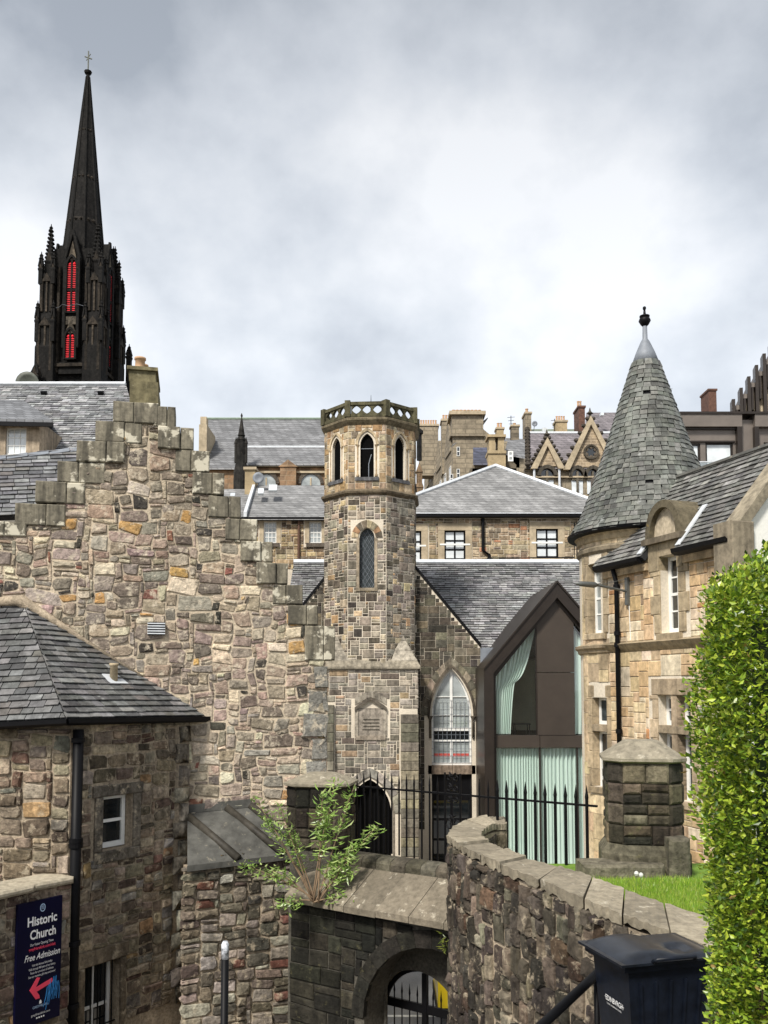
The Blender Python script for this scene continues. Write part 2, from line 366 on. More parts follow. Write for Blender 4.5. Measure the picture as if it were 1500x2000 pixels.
def in_arch(u, v, uc, hw, v0, vs, va):
    if abs(u - uc) > hw or v < v0 or v > va: return False
    if v <= vs: return True
    h = max(va - vs, hw * 0.999); Rr = (hw * hw + h * h) / (2 * hw); x = Rr - math.sqrt(max(0, Rr * Rr - (v - vs) ** 2))
    return abs(u - uc) < hw - x
def voussoirs(F, uc, hw, vs, va, wd, n, rng, pal, d0=-0.05, d1=0.05, gap=0.06):
    k = 1 + wd / hw; A = arch(uc, hw, vs, va, n); B = arch(uc, hw + wd, vs, va + wd * 1.15, n); res = []
    for i in range(len(A) - 1):
        g = gap
        L_ = lambda S, t: (S[i][0] + (S[i + 1][0] - S[i][0]) * t, S[i][1] + (S[i + 1][1] - S[i][1]) * t)
        mb = MB(); mb.poly(F, [L_(A, g), L_(A, 1 - g), L_(B, 1 - g), L_(B, g)], d0, d1); res.append((mb.v, mb.f, pick(pal, rng)))
    return res
def window(parent, F, u0, u1, v0, v1, rec=0.12, cols=2, rows=2, fw=0.06, bar=0.028, fm='white', gm='glass', sill=None, sill_mat='ashlar', meet=True, split=None, name='window'):
    mb = MB(); d1, d0 = -rec, -rec - 0.06
    mb.box(F, u0, u0 + fw, v0, v1, d0, d1); mb.box(F, u1 - fw, u1, v0, v1, d0, d1)
    mb.box(F, u0 + fw, u1 - fw, v0, v0 + fw * 1.2, d0, d1 - .002); mb.box(F, u0 + fw, u1 - fw, v1 - fw, v1, d0, d1 - .002)
    iu0, iu1, iv0, iv1 = u0 + fw, u1 - fw, v0 + fw * 1.2, v1 - fw
    for i in range(1, cols): c = iu0 + (iu1 - iu0) * i / cols; mb.box(F, c - bar / 2, c + bar / 2, iv0, iv1, d0 + .01, d1 - .012)
    for j in range(1, rows):
        c = iv0 + (iv1 - iv0) * j / rows; b = bar * (1.8 if meet and 2 * j == rows else 1); mb.box(F, iu0, iu1, c - b / 2, c + b / 2, d0 + .01, d1 - .008)
    o = mb.build(name, M[fm], parent)
    for i in range(cols):
        for j in range(rows):
            a, b = iu0 + (iu1 - iu0) * i / cols, iu0 + (iu1 - iu0) * (i + 1) / cols; c, d = iv0 + (iv1 - iv0) * j / rows, iv0 + (iv1 - iv0) * (j + 1) / rows
            MB().box(F, a + bar * .3, b - bar * .3, c + bar * .3, d - bar * .3, d0 + .022, d0 + .03).build('pane', M[gm], o)
    if sill: MB().box(F, u0 - sill, u1 + sill, v0 - 0.14, v0 - 0.004, -rec - .05, 0.07, (0.42, 0.36, 0.27)).build('sill', M[sill_mat], o)
    return o
def clip(poly, conv):
    out = list(poly); n = len(conv)
    ar = sum(conv[i][0] * conv[(i + 1) % n][1] - conv[(i + 1) % n][0] * conv[i][1] for i in range(n)); sgn = 1 if ar > 0 else -1
    for i in range(n):
        a, b = conv[i], conv[(i + 1) % n]; res = []
        f = lambda p: sgn * ((b[0] - a[0]) * (p[1] - a[1]) - (b[1] - a[1]) * (p[0] - a[0]))
        for k in range(len(out)):
            p, q = out[k], out[(k + 1) % len(out)]; fp, fq = f(p), f(q)
            if fp >= 0: res.append(p)
            if fp * fq < 0: t = fp / (fp - fq); res.append((p[0] + (q[0] - p[0]) * t, p[1] + (q[1] - p[1]) * t))
        out = res
        if len(out) < 3: return []
    return out
SLATE_PAL = [(0.17, 0.172, 0.18, 4), (0.21, 0.213, 0.22, 4), (0.13, 0.132, 0.14, 2), (0.28, 0.282, 0.288, 1.5), (0.19, 0.18, 0.17, 1)]
def slates(F, conv, wd, ex, rng, pal=SLATE_PAL, th=0.012, lift=0.02, jit=0.25):
    us = [p[0] for p in conv]; vs_ = [p[1] for p in conv]; res = []; v = min(vs_) - ex * .2; row = 0
    while v < max(vs_):
        u = min(us) - wd * (1.5 if row % 2 else 1.0)
        while u < max(us) + wd:
            ww = wd * rng.uniform(1 - jit, 1 + jit); g = rng.uniform(0.004, 0.009); dv = ex * rng.uniform(-.09, .06)
            q = clip([(u + g, v + dv), (u + ww * .5, v + dv - ex * rng.uniform(-.02, .05)), (u + ww - g, v + dv + ex * rng.uniform(-.04, .04)), (u + ww - g, v + ex * 1.25), (u + g, v + ex * 1.25)], conv)
            if len(q) >= 3 and max(a[1] for a in q) - min(a[1] for a in q) > ex * .15 and max(a[0] for a in q) - min(a[0] for a in q) > wd * .12:
                l0 = lift * rng.uniform(.8, 1.35); hh = lambda y: l0 * (1 - (y - v) / (ex * 1.25))
                mb = MB(); mb.prism([F(a, b, hh(b) + th) for a, b in q], [F(a, b, hh(b) - th * .2) for a, b in q]); res.append((mb.v, mb.f, pick(pal, rng, .07)))
            u += ww
        v += ex; row += 1
    return res
# ================================================================== ground and street
def sheet(name, x0, x1, y0, y1, z, mat):
    return MB().add([(x0, y0, z), (x1, y0, z), (x1, y1, z), (x0, y1, z)], [(0, 1, 2, 3)]).build(name, mat, kind='structure')
sheet('ground', -1500, 1500, -1500, 1500, -0.03, M['earth'])
sheet('road', -60, 60, 18.2, 30.5, 0.0, M['asphalt'])
MB().wbox(-60, 60, 30.5, 34.6, -0.02, 0.12).build('far_pavement', M['paving'], kind='structure')
MB().wbox(-60, 60, 16.9, 18.2, -0.02, 0.12).build('near_pavement', M['paving'], kind='structure')
M['paint'] = plain('road_paint', (0.7, 0.7, 0.66), 0.7, 0, 0.2, 9)
for k in range(9):
    x = -8 + k * 2.6
    MB().add([(x, 20.1, 0.004), (x + 1.5, 20.1, 0.004), (x + 1.5, 20.22, 0.004), (x, 20.22, 0.004)], [(0, 1, 2, 3)]).build('road_marking', M['paint'], kind='structure')
MB().add([(-30, 18.6, 0.004), (30, 18.6, 0.004), (30, 18.72, 0.004), (-30, 18.72, 0.004)], [(0, 1, 2, 3)]).build('kerb_line_marking', M['paint'], kind='structure')
MB().wbox(-14, 14, -60, 3.0, -0.02, 4.95).build('kirkyard_ground', M['earth'], kind='structure')
mb = MB()
for k in range(26):
    y = 3.0 + k * 0.42; mb.wbox(-3.4, 1.2, y, y + 0.42 + (3.2 if k == 25 else 0), -0.01, 4.95 - (k + 1) * 0.172)
mb.build('stone_steps', M['paving'], kind='structure')
# ================================================================== crow-stepped gable
rng = random.Random(5)
GP = P(640, 1340, 18.0); FG = Frame((GP.x, GP.y), 12)
RUB = [(0.30, 0.25, 0.20, 6), (0.42, 0.345, 0.26, 6), (0.40, 0.30, 0.235, 3), (0.23, 0.19, 0.155, 4), (0.28, 0.13, 0.095, 0.5), (0.52, 0.32, 0.13, 0.7), (0.66, 0.57, 0.43, 3), (0.34, 0.30, 0.25, 3), (0.06, 0.055, 0.046, 1.0), (0.40, 0.305, 0.265, 1.2)]
g = root('crow_stepped_house', (GP.x - 3, GP.y, 0), 'tall rubble gable with crow steps and chimney at its peak, left of the octagonal tower', 'house')
outl = [(-480, 1046), (52, 1030), (110, 985), (150, 945), (190, 900), (225, 860), (262, 825), (320, 832), (360, 878), (392, 922), (422, 966), (455, 1011), (486, 1054), (516, 1096), (546, 1139), (576, 1179), (606, 1219), (632, 1288), (640, 1300)]
ou = [FG.uv(*p) for p in outl]; ub = FG.uv(641, 1300)[0]; ua = ou[0][0]
mb = MB(); mb.poly(FG, [(ua, 0)] + ou + [(ub, 0)], -0.6, 0.0); mb.build('wall', M['mortar'], g)
def tops(u):
    for a, b in zip(ou, ou[1:]):
        if a[0] <= u <= b[0]: return a[1] + (b[1] - a[1]) * (u - a[0]) / max(1e-6, b[0] - a[0])
    return -1
ruds = [(5, 3, 5), (6, 3, 4), (8, 4, 2), (4, 3, 4), (5, 4, 2), (4, 1, 5), (6, 1, 3), (7, 3, 3), (9, 4, .8), (4, 4, 1.5), (7, 2, 4), (2, 1, 4), (3, 1, 4), (5, 2, 5), (3, 2, 5), (2, 2, 3), (6, 5, .8)]
zlo = FG.uv(500, 1660)[1]
ue_ = FG.uv(30, 1340)[0]
rects = pack(ua + .05, ub, zlo, max(p[1] for p in ou), 0.075, lambda u, v: v < tops(u) - 0.04, ruds, rng)
pcs = []
for rc in rects:
    px = proj(FG((rc[0] + rc[2]) / 2, (rc[1] + rc[3]) / 2, 0))
    if px[0] < 350 and px[1] > 1430: continue                       # behind the cottage
    if px[0] < 40 and px[1] > 1215: continue
    c = pick(RUB, rng, 0.16)
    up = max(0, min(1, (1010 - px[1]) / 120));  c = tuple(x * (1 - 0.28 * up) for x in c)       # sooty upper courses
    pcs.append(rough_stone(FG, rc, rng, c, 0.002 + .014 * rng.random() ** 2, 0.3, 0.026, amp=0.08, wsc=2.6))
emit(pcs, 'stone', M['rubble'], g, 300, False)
# skew blocks of the crow steps
m, t, n, l, b = newmat('peeling_skew_stone')
a1 = _noise(n, l, 2.6, 9, 0.62); a2 = _noise(n, l, 11, 8, 0.7); a3 = _noise(n, l, 1.1, 4, 0.6, stretch=(6, 6, .6))
c = _mul(n, l, (0.19, 0.17, 0.125), _ramp(n, l, a2.outputs['Fac'], [(0.3, 0.5), (0.7, 1.4)]).outputs[0])
c = _mul(n, l, c, _ramp(n, l, a3.outputs['Fac'], [(0.38, 0.45), (0.6, 1.1)]).outputs[0])
c = _mul(n, l, c, (0.58, 0.54, 0.43), _ramp(n, l, a1.outputs['Fac'], [(0.555, 0.0), (0.6, 0.9)]).outputs[0], 'MIX')
l.new(c, b.inputs['Base Color']); b.inputs['Roughness'].default_value = 0.9
bm = n.new('ShaderNodeBump'); bm.inputs['Strength'].default_value = 0.5; bm.inputs['Distance'].default_value = 0.02; l.new(a2.outputs['Fac'], bm.inputs['Height']); l.new(bm.outputs[0], b.inputs['Normal'])
M['skew'] = m
SK = [(222, 784, 309, 828), (187, 822, 277, 866), (151, 861, 243, 904), (113, 900, 205, 944), (71, 940, 166, 984), (31, 983, 128, 1027), (-25, 1018, 52, 1048),
      (300, 794, 343, 836), (309, 834, 378, 879), (343, 879, 409, 923), (376, 923, 438, 967), (407, 968, 470, 1012), (440, 1013, 502, 1056), (470, 1057, 532, 1098), (500, 1099, 562, 1141), (532, 1142, 591, 1181), (562, 1182, 620, 1221), (595, 1222, 654, 1290)]
for i, (x0, y0, x1, y1) in enumerate(SK):
    (u0, v1), (u1, v0) = FG.uv(x0, y0), FG.uv(x1, y1); v0 = (v0 + FG.uv(x0, y1)[1]) / 2 + .004
    if i >= 7: u1 = FG.uv(x1, (y0 + y1) / 2)[0]
    um = u0 + (u1 - u0) * (0.62 if i % 3 else 0.45)
    for a, bb in ((u0, um), (um + .006, u1)):
        vs, fs, _ = block(FG, (a, v0, bb, v1), (1, 1, 1), 0.001, 0.05 + .012 * (i % 3), 0.02, -0.66, rng, 0.012)
        mesh_obj('skew_block', vs, fs, [(1, 1, 1)] * len(vs), M['skew'], g)
# chimney on the peak
M['chim'] = stone_mat('algae_render', (0.20, 0.175, 0.10), 7, 0.5, 1.5, 0.5, streak=0.3, bump=0.5, lichen=(0.42, 0.38, 0.26))
(u0, v0), (u1, v1) = FG.uv(253, 786), FG.uv(309, 748)
ch = MB(); ch.box(FG, u0, u1, v0 - .03, v1, -1.25, 0.03); ch.box(FG, u0 - .02, u1 - .05, v1 + .002, FG.uv(250, 722)[1], -1.25, 0.0); ch = ch.build('chimney', M['chim'], g)
vt = FG.uv(250, 722)[1]
MB().box(FG, u0 - .06, u1 - .01, vt + .002, vt + 0.07, -1.3, 0.05).build('chimney_cope', M['chim'], ch)
for k in range(3):
    c0 = FG(u0 + .17 + k * .03, vt + .07, -0.25 - k * 0.4); MB().lathe(c0, [(.115, 0), (.1, .04), (.095, .22), (.115, .23), (.115, .27), (.085, .27), (.08, .1)], 14).build('chimney_pot', M['pot'], ch, True)
for x0, y0, x1, y1 in ((588, 1394, 641, 1440), (606, 1441, 641, 1484), (596, 1485, 641, 1520), (612, 1300, 641, 1345), (600, 1346, 641, 1393)):
    (u0, v1), (u1, v0) = FG.uv(x0, y0), FG.uv(x1, y1); vs, fs, c = rough_stone(FG, (u0, v0, u1, v1), rng, shade((.27, .26, .23), .7, 1.2), .006, .1, .06, amp=.01); mesh_obj('quoin', vs, fs, [c] * len(vs), M['rubble'], g)
# air grille
(u0, v0), (u1, v1) = FG.uv(289, 1240), FG.uv(322, 1216); gr = MB(); gr.box(FG, u0, u1, v0, v1, 0.03, 0.07); gr = gr.build('air_grille', M['dark'], g)
for k in range(5):
    vv = v0 + (v1 - v0) * (k + .5) / 5; MB().box(FG, u0 - .01, u1 + .01, vv - .011, vv + .011, .071, .1).build('slat', M['lead_pale'], gr)
# roof wing behind the left steps, sloping towards us
A = P(-60, 1012, 17.6); B = P(190, 1000, 18.4); C = P(0, 893, 19.3); D_ = P(196, 843, 20.0)
RF = Plane3(A, B - A, C); cv = [RF.loc(A - (B - A) * 1.7), RF.loc(B + (B - A) * .3), RF.loc(D_ + (D_ - C) * .3), RF.loc(C + (C - D_) * 2.2)]
rf = MB(); rf.poly(RF, cv, -0.1, -0.004); rf = rf.build('roof', M['slate_under'], g)
emit(slates(RF, cv, 0.30, 0.155, rng, th=.014, lift=.03), 'slate', M['slate'], rf, 220, rest='rest_of_slates')
ra, rb = cv[3], cv[2]
for k in range(17):
    f0, f1 = k / 17, (k + .96) / 17; q0 = [ra[i] + (rb[i] - ra[i]) * f0 for i in (0, 1)]; q1 = [ra[i] + (rb[i] - ra[i]) * f1 for i in (0, 1)]
    mb = MB(); p0, p1 = RF(q0[0], q0[1], .03), RF(q1[0], q1[1], .045); dn = RF.v * -0.16 + RF.n * .01; bk = Vector((0, .2, -.12))
    mb.prism([p0 + dn, p1 + dn, p1, p0], [p0 + dn - RF.n * .03, p1 + dn - RF.n * .03, p1 - Vector((0, 0, .06)), p0 - Vector((0, 0, .06))]); mb.prism([p0, p1, p1 + bk, p0 + bk], [q - Vector((0, 0, .05)) for q in (p0, p1, p1 + bk, p0 + bk)])
    mb.build('ridge_tile', M['lead'], rf)
# ================================================================== slate-roofed house behind the gable (dormer, satellite dish)
hb = root('dormer_house', P(100, 1340, 32) * 1 - Vector((0, 0, 7.2)), 'slate roof with a small white-windowed dormer behind the crow-stepped gable', 'house')
A = P(-500, 905, 30); B = P(290, 905, 30); C = P(-500, 752, 34.5)
RB = Plane3(A, B - A, C); cv = [RB.loc(A), RB.loc(B), (RB.loc(P(246, 750, 34.5))[0], RB.loc(C)[1]), (RB.loc(A)[0], RB.loc(C)[1])]
rf = MB(); rf.poly(RB, cv, -0.1, -0.004); rf = rf.build('roof', M['slate_under'], hb)
PALE_SL = [(0.24, 0.242, 0.25, 4), (0.31, 0.315, 0.32, 4), (0.18, 0.182, 0.19, 2), (0.45, 0.455, 0.46, 1.6)]
emit(slates(RB, cv, 0.34, 0.17, rng, PALE_SL, th=.015, lift=.035), 'slate', M['slate'], rf, 0, rest='rest_of_slates')
MB().box(RB, cv[3][0], cv[2][0], cv[3][1] - .12, cv[3][1] + .06, 0.0, .12).build('ridge', M['lead_pale'], rf)
for px_ in (86, 197): MB().box(RB, RB.uv(px_, 772)[0] - .09, RB.uv(px_, 772)[0] + .12, RB.uv(px_, 772)[1] - .05, RB.uv(px_, 772)[1] + .07, .03, .16).build('roof_vent', M['black'], rf)
w0 = MB(); w0.wbox(A.x, B.x, 30.3, 39, 0, A.z); w0.build('wall', M['mortar_pale'], hb)
FD = Frame((0, 29.2), 0); (u0, v0), (u1, v1) = FD.uv(-55, 905), FD.uv(78, 822)
(wu0, wv0), (wu1, wv1) = FD.uv(10, 888), FD.uv(52, 835)
d = MB(); backing(d, FD, u0, u1, v0 - .6, v1, [(wu0, wu1, wv0, wv1)], -2.5, 0); d = d.build('dormer', stone_mat('dormer_stone', (0.42, 0.34, 0.25), 6, .6, 1.3, .6, streak=.4), hb)
window(d, FD, wu0, wu1, wv0, wv1, .08, 3, 3, .05, .025, gm='glass_pale')
p = [P(-80, 822, 28.9), P(103, 826, 28.9), P(45, 786, 31.6), P(-80, 786, 31.6)]; q = [P(103, 826, 28.9), P(103, 838, 33.0), P(45, 786, 33.0), P(45, 786, 31.6)]
mb = MB(); dz = Vector((0, 0, .09)); mb.prism([a + dz for a in p], p); mb.prism([a + dz for a in q], q); mb.build('dormer_roof', far_slate('dormer_slate', (0.15, .155, .165), .17, .3), d)
mb = MB(); mb.prism([p[0] - Vector((0, .06, 0)), p[1] - Vector((-.05, .06, 0)), p[1] - Vector((-.05, .06, .14)), p[0] - Vector((0, .06, .14))], [p[0], p[1], p[1] - Vector((0, 0, .14)), p[0] - Vector((0, 0, .14))]); mb.build('dormer_gutter', M['black'], d)
c0 = P(56, 752, 36.5); mb = MB(); mb.lathe((0, 0, 0), [(.02, 0), (.2, .02), (.38, .08), (.5, .16), (.5, .18), (.36, .1), (.02, .03)], 20)
mb.v = [tuple(c0 + Vector((x, z * -.9 - y * .15, y))) for x, y, z in mb.v]; mb.tube([c0 + Vector((0, .1, 0)), c0 + Vector((0, .1, -1.2))], .04)
mb.build('satellite_dish', plain('dish_grey', (0.10, 0.11, 0.09), .6), smooth=True, label='dark satellite dish poking over the slate ridge left of the spire', cat='satellite dish')
# ================================================================== cottage on the left
rng = random.Random(9)
CP0 = P(140, 1405, 15.1); FR = Frame((CP0.x, CP0.y), 56); FL = Frame((CP0.x, CP0.y), -3)
ct = root('stone_cottage', (CP0.x, CP0.y, 0), 'dark rubble cottage with hipped slate roof and black downpipe at its corner', 'house')
ev = P(140, 1415, 15.1).z
uR = FR.uv(370, 1450)[0]
op1 = (*sorted((FR.uv(199, 1600)[0], FR.uv(258, 1600)[0])), FR.uv(228, 1658)[1], FR.uv(228, 1553)[1])
op2 = (*sorted((FR.uv(163, 1950)[0], FR.uv(232, 1950)[0])), 0.9, FR.uv(200, 1880)[1])
mb = MB(); backing(mb, FR, 0.0, uR, 0, ev, [op1, op2], -0.55, 0.0); mb.box(FL, -5.4, -.002, 0, ev, -0.5, 0.0); mb.box(FR, .1, uR - .1, 0.0, ev - .1, -1.2, -0.56); mb.build('wall', M['mortar_dark'], ct)
CRUB = [(0.27, 0.215, 0.155, 5), (0.36, 0.29, 0.21, 5), (0.15, 0.115, 0.085, 4), (0.45, 0.37, 0.27, 3), (0.19, 0.115, 0.085, .6), (0.30, 0.27, 0.23, 2), (0.44, 0.29, 0.15, .5)]
def not_open(ops, pad=.0):
    return lambda u, v: not any(o[0] - o[4] < u < o[1] + o[4] and o[2] - o[5] < v < o[3] + o[6] for o in ops)
ff = not_open([(*op1, .20, .17, .2), (*op2, .15, .1, .27)])
pcs = []
csz = [(4, 2, 5), (5, 2, 5), (3, 2, 4), (5, 3, 3), (4, 1, 4), (6, 2, 3), (3, 1, 3), (4, 3, 2), (6, 3, 1.4), (7, 3, .7)]
for rc in pack(0.03, uR - .33, 1.35, ev - .02, 0.082, ff, csz, rng):
    pcs.append(rough_stone(FR, rc, rng, pick(CRUB, rng, .18), .002 + .014 * rng.random() ** 2, .3, .03, amp=.045, wsc=2))
for rc in pack(-3.9, .0, 3.6, ev - .02, 0.1, lambda u, v: True, csz, rng):
    pcs.append(rough_stone(FL, rc, rng, pick(CRUB, rng, .2), .008, .3, .045, amp=.03, wsc=2))
emit(pcs, 'stone', M['rubble_dark'], ct, 290, False)
v = 1.3; k = 0
while v < ev - .1:                                                     # quoins on the gable-side corner
    h = rng.uniform(.28, .42); L_ = .42 if k % 2 else .27
    vs, fs, c = rough_stone(FR, (uR - L_, v, uR, min(v + h, ev - .01)), rng, pick([(.42, .38, .31, 2), (.33, .29, .23, 2), (.24, .21, .17, 1)], rng), .006, .12, .055, amp=.0); mesh_obj('quoin', vs, fs, [c] * len(vs), M['rubble_dark'], ct, True); v += h; k += 1
def surround(F, op, parent, js, lint, sillh, col, mat, proud=.05):
    u0, u1, v0, v1 = op
    for nm, rc in (('jamb', (u0 - js, v0, u0, v1)), ('jamb', (u1, v0, u1 + js, v1)), ('lintel', (u0 - js - .05, v1, u1 + js + .05, v1 + lint)), ('sill', (u0 - js, v0 - sillh, u1 + js, v0))):
        vs, fs, c = block(F, rc, col, .004, proud, .018, -.3, amp=.012); mesh_obj(nm, vs, fs, [shade(col, .85, 1.15)] * len(vs), M[mat], parent)
surround(FR, op1, ct, .17, .2, .2, (.20, .175, .14), 'rubble_dark'); surround(FR, op2, ct, .13, .27, .1, (.27, .215, .15), 'rubble_dark')
w1 = window(ct, FR, op1[0], op1[0] + (op1[1] - op1[0]) * .97, op1[2] + .02, op1[3], .17, 1, 2, .075, .03)
w2 = window(ct, FR, op2[0] + .02, op2[1] - .02, op2[2] + .02, op2[3], .22, 2, 2, .06, .03, fm='white', gm='glass')
for k in range(5): u = op2[0] + (op2[1] - op2[0]) * (k + .5) / 5; MB().tube([FR(u, op2[2], -.1), FR(u, op2[3], -.1)], .013, 6).build('window_bar', M['black'], w2)
MB().tube([FR(op2[0], op2[2] + .5, -.1), FR(op2[1], op2[2] + .5, -.1)], .014, 6).build('window_bar', M['black'], w2)
# cottage roof
T = FG(*FG.uv(46, 1180), 0.02); E0 = P(128, 1404, 14.75); E1 = FG(*FG.uv(397, 1399), 0.02); EL = E0 + (P(-60, 1414, 14.8) - E0) * 3.2
rA = Plane3(EL, E0 - EL, T); rB = Plane3(E0, E1 - E0, T)
TL = T + (EL - E0) * 0.85
cA = [rA.loc(EL), rA.loc(E0), rA.loc(T), rA.loc(TL)]; cB = [rB.loc(E0), rB.loc(E1), rB.loc(T)]
rf = MB(); rf.poly(rA, cA, -.08, -.004); rf.poly(rB, cB, -.08, -.004); rf = rf.build('roof', M['slate_under'], ct)
COT_SL = [(0.145, 0.146, 0.145, 4), (0.19, 0.191, 0.19, 4), (0.10, 0.101, 0.103, 2.5), (0.26, 0.26, 0.255, 1.5), (0.16, 0.152, 0.142, 1)]
emit(slates(rA, cA, 0.27, 0.15, rng, COT_SL, .018, .034) + slates(rB, cB, 0.27, 0.15, rng, COT_SL, .018, .034), 'slate', M['slate'], rf, 290, rest='rest_of_slates')
# mortar fillet where roof meets the gable, ridge cap
mb = MB(); mb.tube([T + Vector((-.6, -.05, .03)), T + Vector((-.05, -.06, .06)), T + (E1 - T) * .35 + Vector((0, -.04, .03)), E1 + (T - E1) * .35 + Vector((0, -.04, .03))], [.09, .13, .05, .03], 7); mb.build('mortar_fillet', M['mortar_dark'], rf, True)
# gutter, downpipe
mb = MB()
for a, b in ((EL, E0), (E0, E1)):
    dr = (b - a).normalized(); nn = Vector((dr.y, -dr.x, 0)).normalized(); 
    q = lambda p: [p + nn * .1 + Vector((0, 0, .0)), p + nn * .1 - Vector((0, 0, .07)), p + nn * .04 - Vector((0, 0, .11)), p - nn * .03 - Vector((0, 0, .11)), p - nn * .05 - Vector((0, 0, .0))]
    mb.prism(q(a), q(b + dr * (.12 if b is E1 else .05)))
mb.build('gutter', M['black'], ct)
c0 = FR(.02, 0, .16)
mb = MB(); mb.tube([c0 + Vector((0, 0, ev - .08)), c0 + Vector((0, 0, .3))], .088, 14); dp = mb.build('downpipe', M['black'], ct, True)
for z in (ev - .25, ev - 1.9, ev - 1.98, 2.0, 3.0): MB().lathe(c0 + Vector((0, 0, z - .05)), [(.08, 0), (.112, .01), (.112, .08), (.08, .09)], 14).build('pipe_collar', M['black'], dp)
MB().tube([c0 + Vector((.0, 0, 1.75)), c0 + Vector((-.1, -.08, 1.85)), c0 + Vector((-.45, -.25, 1.9)), c0 + Vector((-.9, -.5, 1.95))], .06, 10).build('side_pipe', M['black'], dp, True)
# flue on the roof
f0 = rB(*rB.uv(221, 1330), .02); MB().lathe(f0, [(.075, -.1), (.07, .26), (.085, .27), (.085, .31), (.05, .31)], 12).build('flue_pot', plain('buff_clay', (.42, .34, .22), .85, 0, .2, 12), rf, True)
fu, fv = rB.loc(f0); MB().poly(rB, [(fu - .16, fv - .12), (fu + .26, fv - .12), (fu + .16, fv + .14), (fu - .2, fv + .14)], .035, .05).build('lead_flashing', M['lead_pale'], rf)
# ------------------------------------------------------------------ wall carrying the sign
FS = Frame(FR(0, 0, .18)[:2], 56)
bw = root('sign_wall', FS(-.8, 0, 0), 'low rubble wall with rough stone cope under the cottage corner, carrying the blue sign', 'wall')
vt = FS.uv(60, 1742)[1]
MB().box(FS, -4.3, -.06, 0, vt, -.5, 0).build('wall_core', M['mortar_dark'], bw)
pcs = [rough_stone(FS, rc, rng, pick(CRUB, rng, .2), .008, .34, .04, amp=.03, wsc=2) for rc in pack(-3.4, -.06, 1.2, vt - .02, .09, lambda u, v: True, csz, rng)]
emit(pcs, 'stone', M['rubble_dark'], bw, 120, False)
for k in range(6):
    u0 = -4.55 + k * .75; vs, fs, c = block(FS, (u0, vt + .003, u0 + .74, vt + .12), (.42, .37, .28), .004, .1, .04, -.55, rng, .03); mesh_obj('cope_stone', vs, fs, [c] * len(vs), M['coping'], bw)
# ------------------------------------------------------------------ church sign
us0, us1 = FS.uv(32, 1880, .1)[0], FS.uv(119, 1880, .1)[0]; st, sb = FS.uv(75, 1759, .1)[1], FS.uv(75, 1998, .1)[1]
sg = root('church_sign', FS((us0 + us1) / 2, sb, .07), 'dark blue upright sign reading Historic Church with red arrow, at the lower left', 'sign')
M['navy'] = plain('navy_sign', (0.003, 0.003, 0.022), .45, 0, .1, 2, spec=.15); M['ink_white'] = plain('white_print', (.85, .85, .85), .5, 0, .02); M['ink_red'] = plain('coral_print', (.85, .06, .12), .5, 0, .02); M['ink_blue'] = plain('blue_print', (.03, .22, .55), .5, 0, .2); M['ink_sky'] = plain('pale_blue_print', (.45, .62, .85), .5, 0, .05)
MB().box(FS, us0, us1, sb, st, .05, .1).build('panel', M['navy'], sg)
SW, SH = us1 - us0, st - sb
from mathutils import Matrix
def text(body, fx, fy, size, mat, parent, name, F=None, sheer=0.0, o=None, bold=.0, ww=None):
    cu = bpy.data.curves.new('t', 'FONT'); cu.body = body; cu.size = 1.0; cu.align_x = 'CENTER'; cu.align_y = 'CENTER'; cu.shear = sheer; cu.offset = bold; cu.resolution_u = 3
    to = bpy.data.objects.new('t', cu); COL.objects.link(to); dg = bpy.context.evaluated_depsgraph_get(); dg.update()
    me = to.evaluated_get(dg).to_mesh(); vs = [v.co.copy() for v in me.vertices]; fs = [tuple(p.vertices) for p in me.polygons]
    to.to_mesh_clear(); bpy.data.objects.remove(to); bpy.data.curves.remove(cu)
    if not vs: return None
    x0, x1 = min(v.x for v in vs), max(v.x for v in vs); kx = (ww / (x1 - x0)) if ww else size
    uc, vc, dd = o
    return mesh_obj(name, [F(uc + (v.x - (x0 + x1) / 2) * kx, vc + v.y * size, dd) for v in vs], fs, [(1, 1, 1)] * len(vs), M[mat], parent)
def st_(body, fx, fy, hgt, wid, mat, sheer=0.0, bold=.0): return text(body, 0, 0, hgt * SH, mat, sg, 'lettering', FS, sheer, (us0 + SW * fx, st - SH * fy, .103), bold, wid * SW)
st_('Historic', .55, .165, .105, .66, 'ink_white', 0, .025); st_('Church', .57, .275, .105, .58, 'ink_white', 0, .025)
st_('Our Visitor Opening Times', .55, .352, .03, .52, 'ink_white'); st_('greyfriarskirk.com/visit', .56, .387, .034, .6, 'ink_red', 0, .02)
st_('Free Admission', .57, .455, .075, .8, 'ink_white', .35, .01)
for k, (tx, wd) in enumerate((('Visit this famous Kirk today.', .46), ('Walk through 400 years of our history.', .6), ('Pause for a moment of stillness.', .52), ('See our museum, gift shop and more!', .6))): st_(tx, .57, .52 + k * .03, .026, wd, 'ink_white')
st_('GREYFRIARS', .55, .865, .028, .34, 'ink_sky'); st_('greyfriarskirk.com', .56, .925, .026, .42, 'ink_white')
sv = lambda fx, fy: (us0 + SW * fx, st - SH * fy)
mb = MB()
for q in ([(.30, .715), (.46, .625), (.53, .635), (.42, .72)], [(.30, .715), (.42, .705), (.80, .665), (.82, .69), (.78, .705), (.42, .745)], [(.30, .715), (.42, .72), (.52, .775), (.53, .80), (.44, .80)]): mb.poly(FS, [sv(*p) for p in q], .1, .103)
mb.v = [tuple(Vector(p) + FS.n * (.0012 * (i // 8))) for i, p in enumerate(mb.v)]; mb.build('arrow', M['ink_red'], sg)
mb = MB()
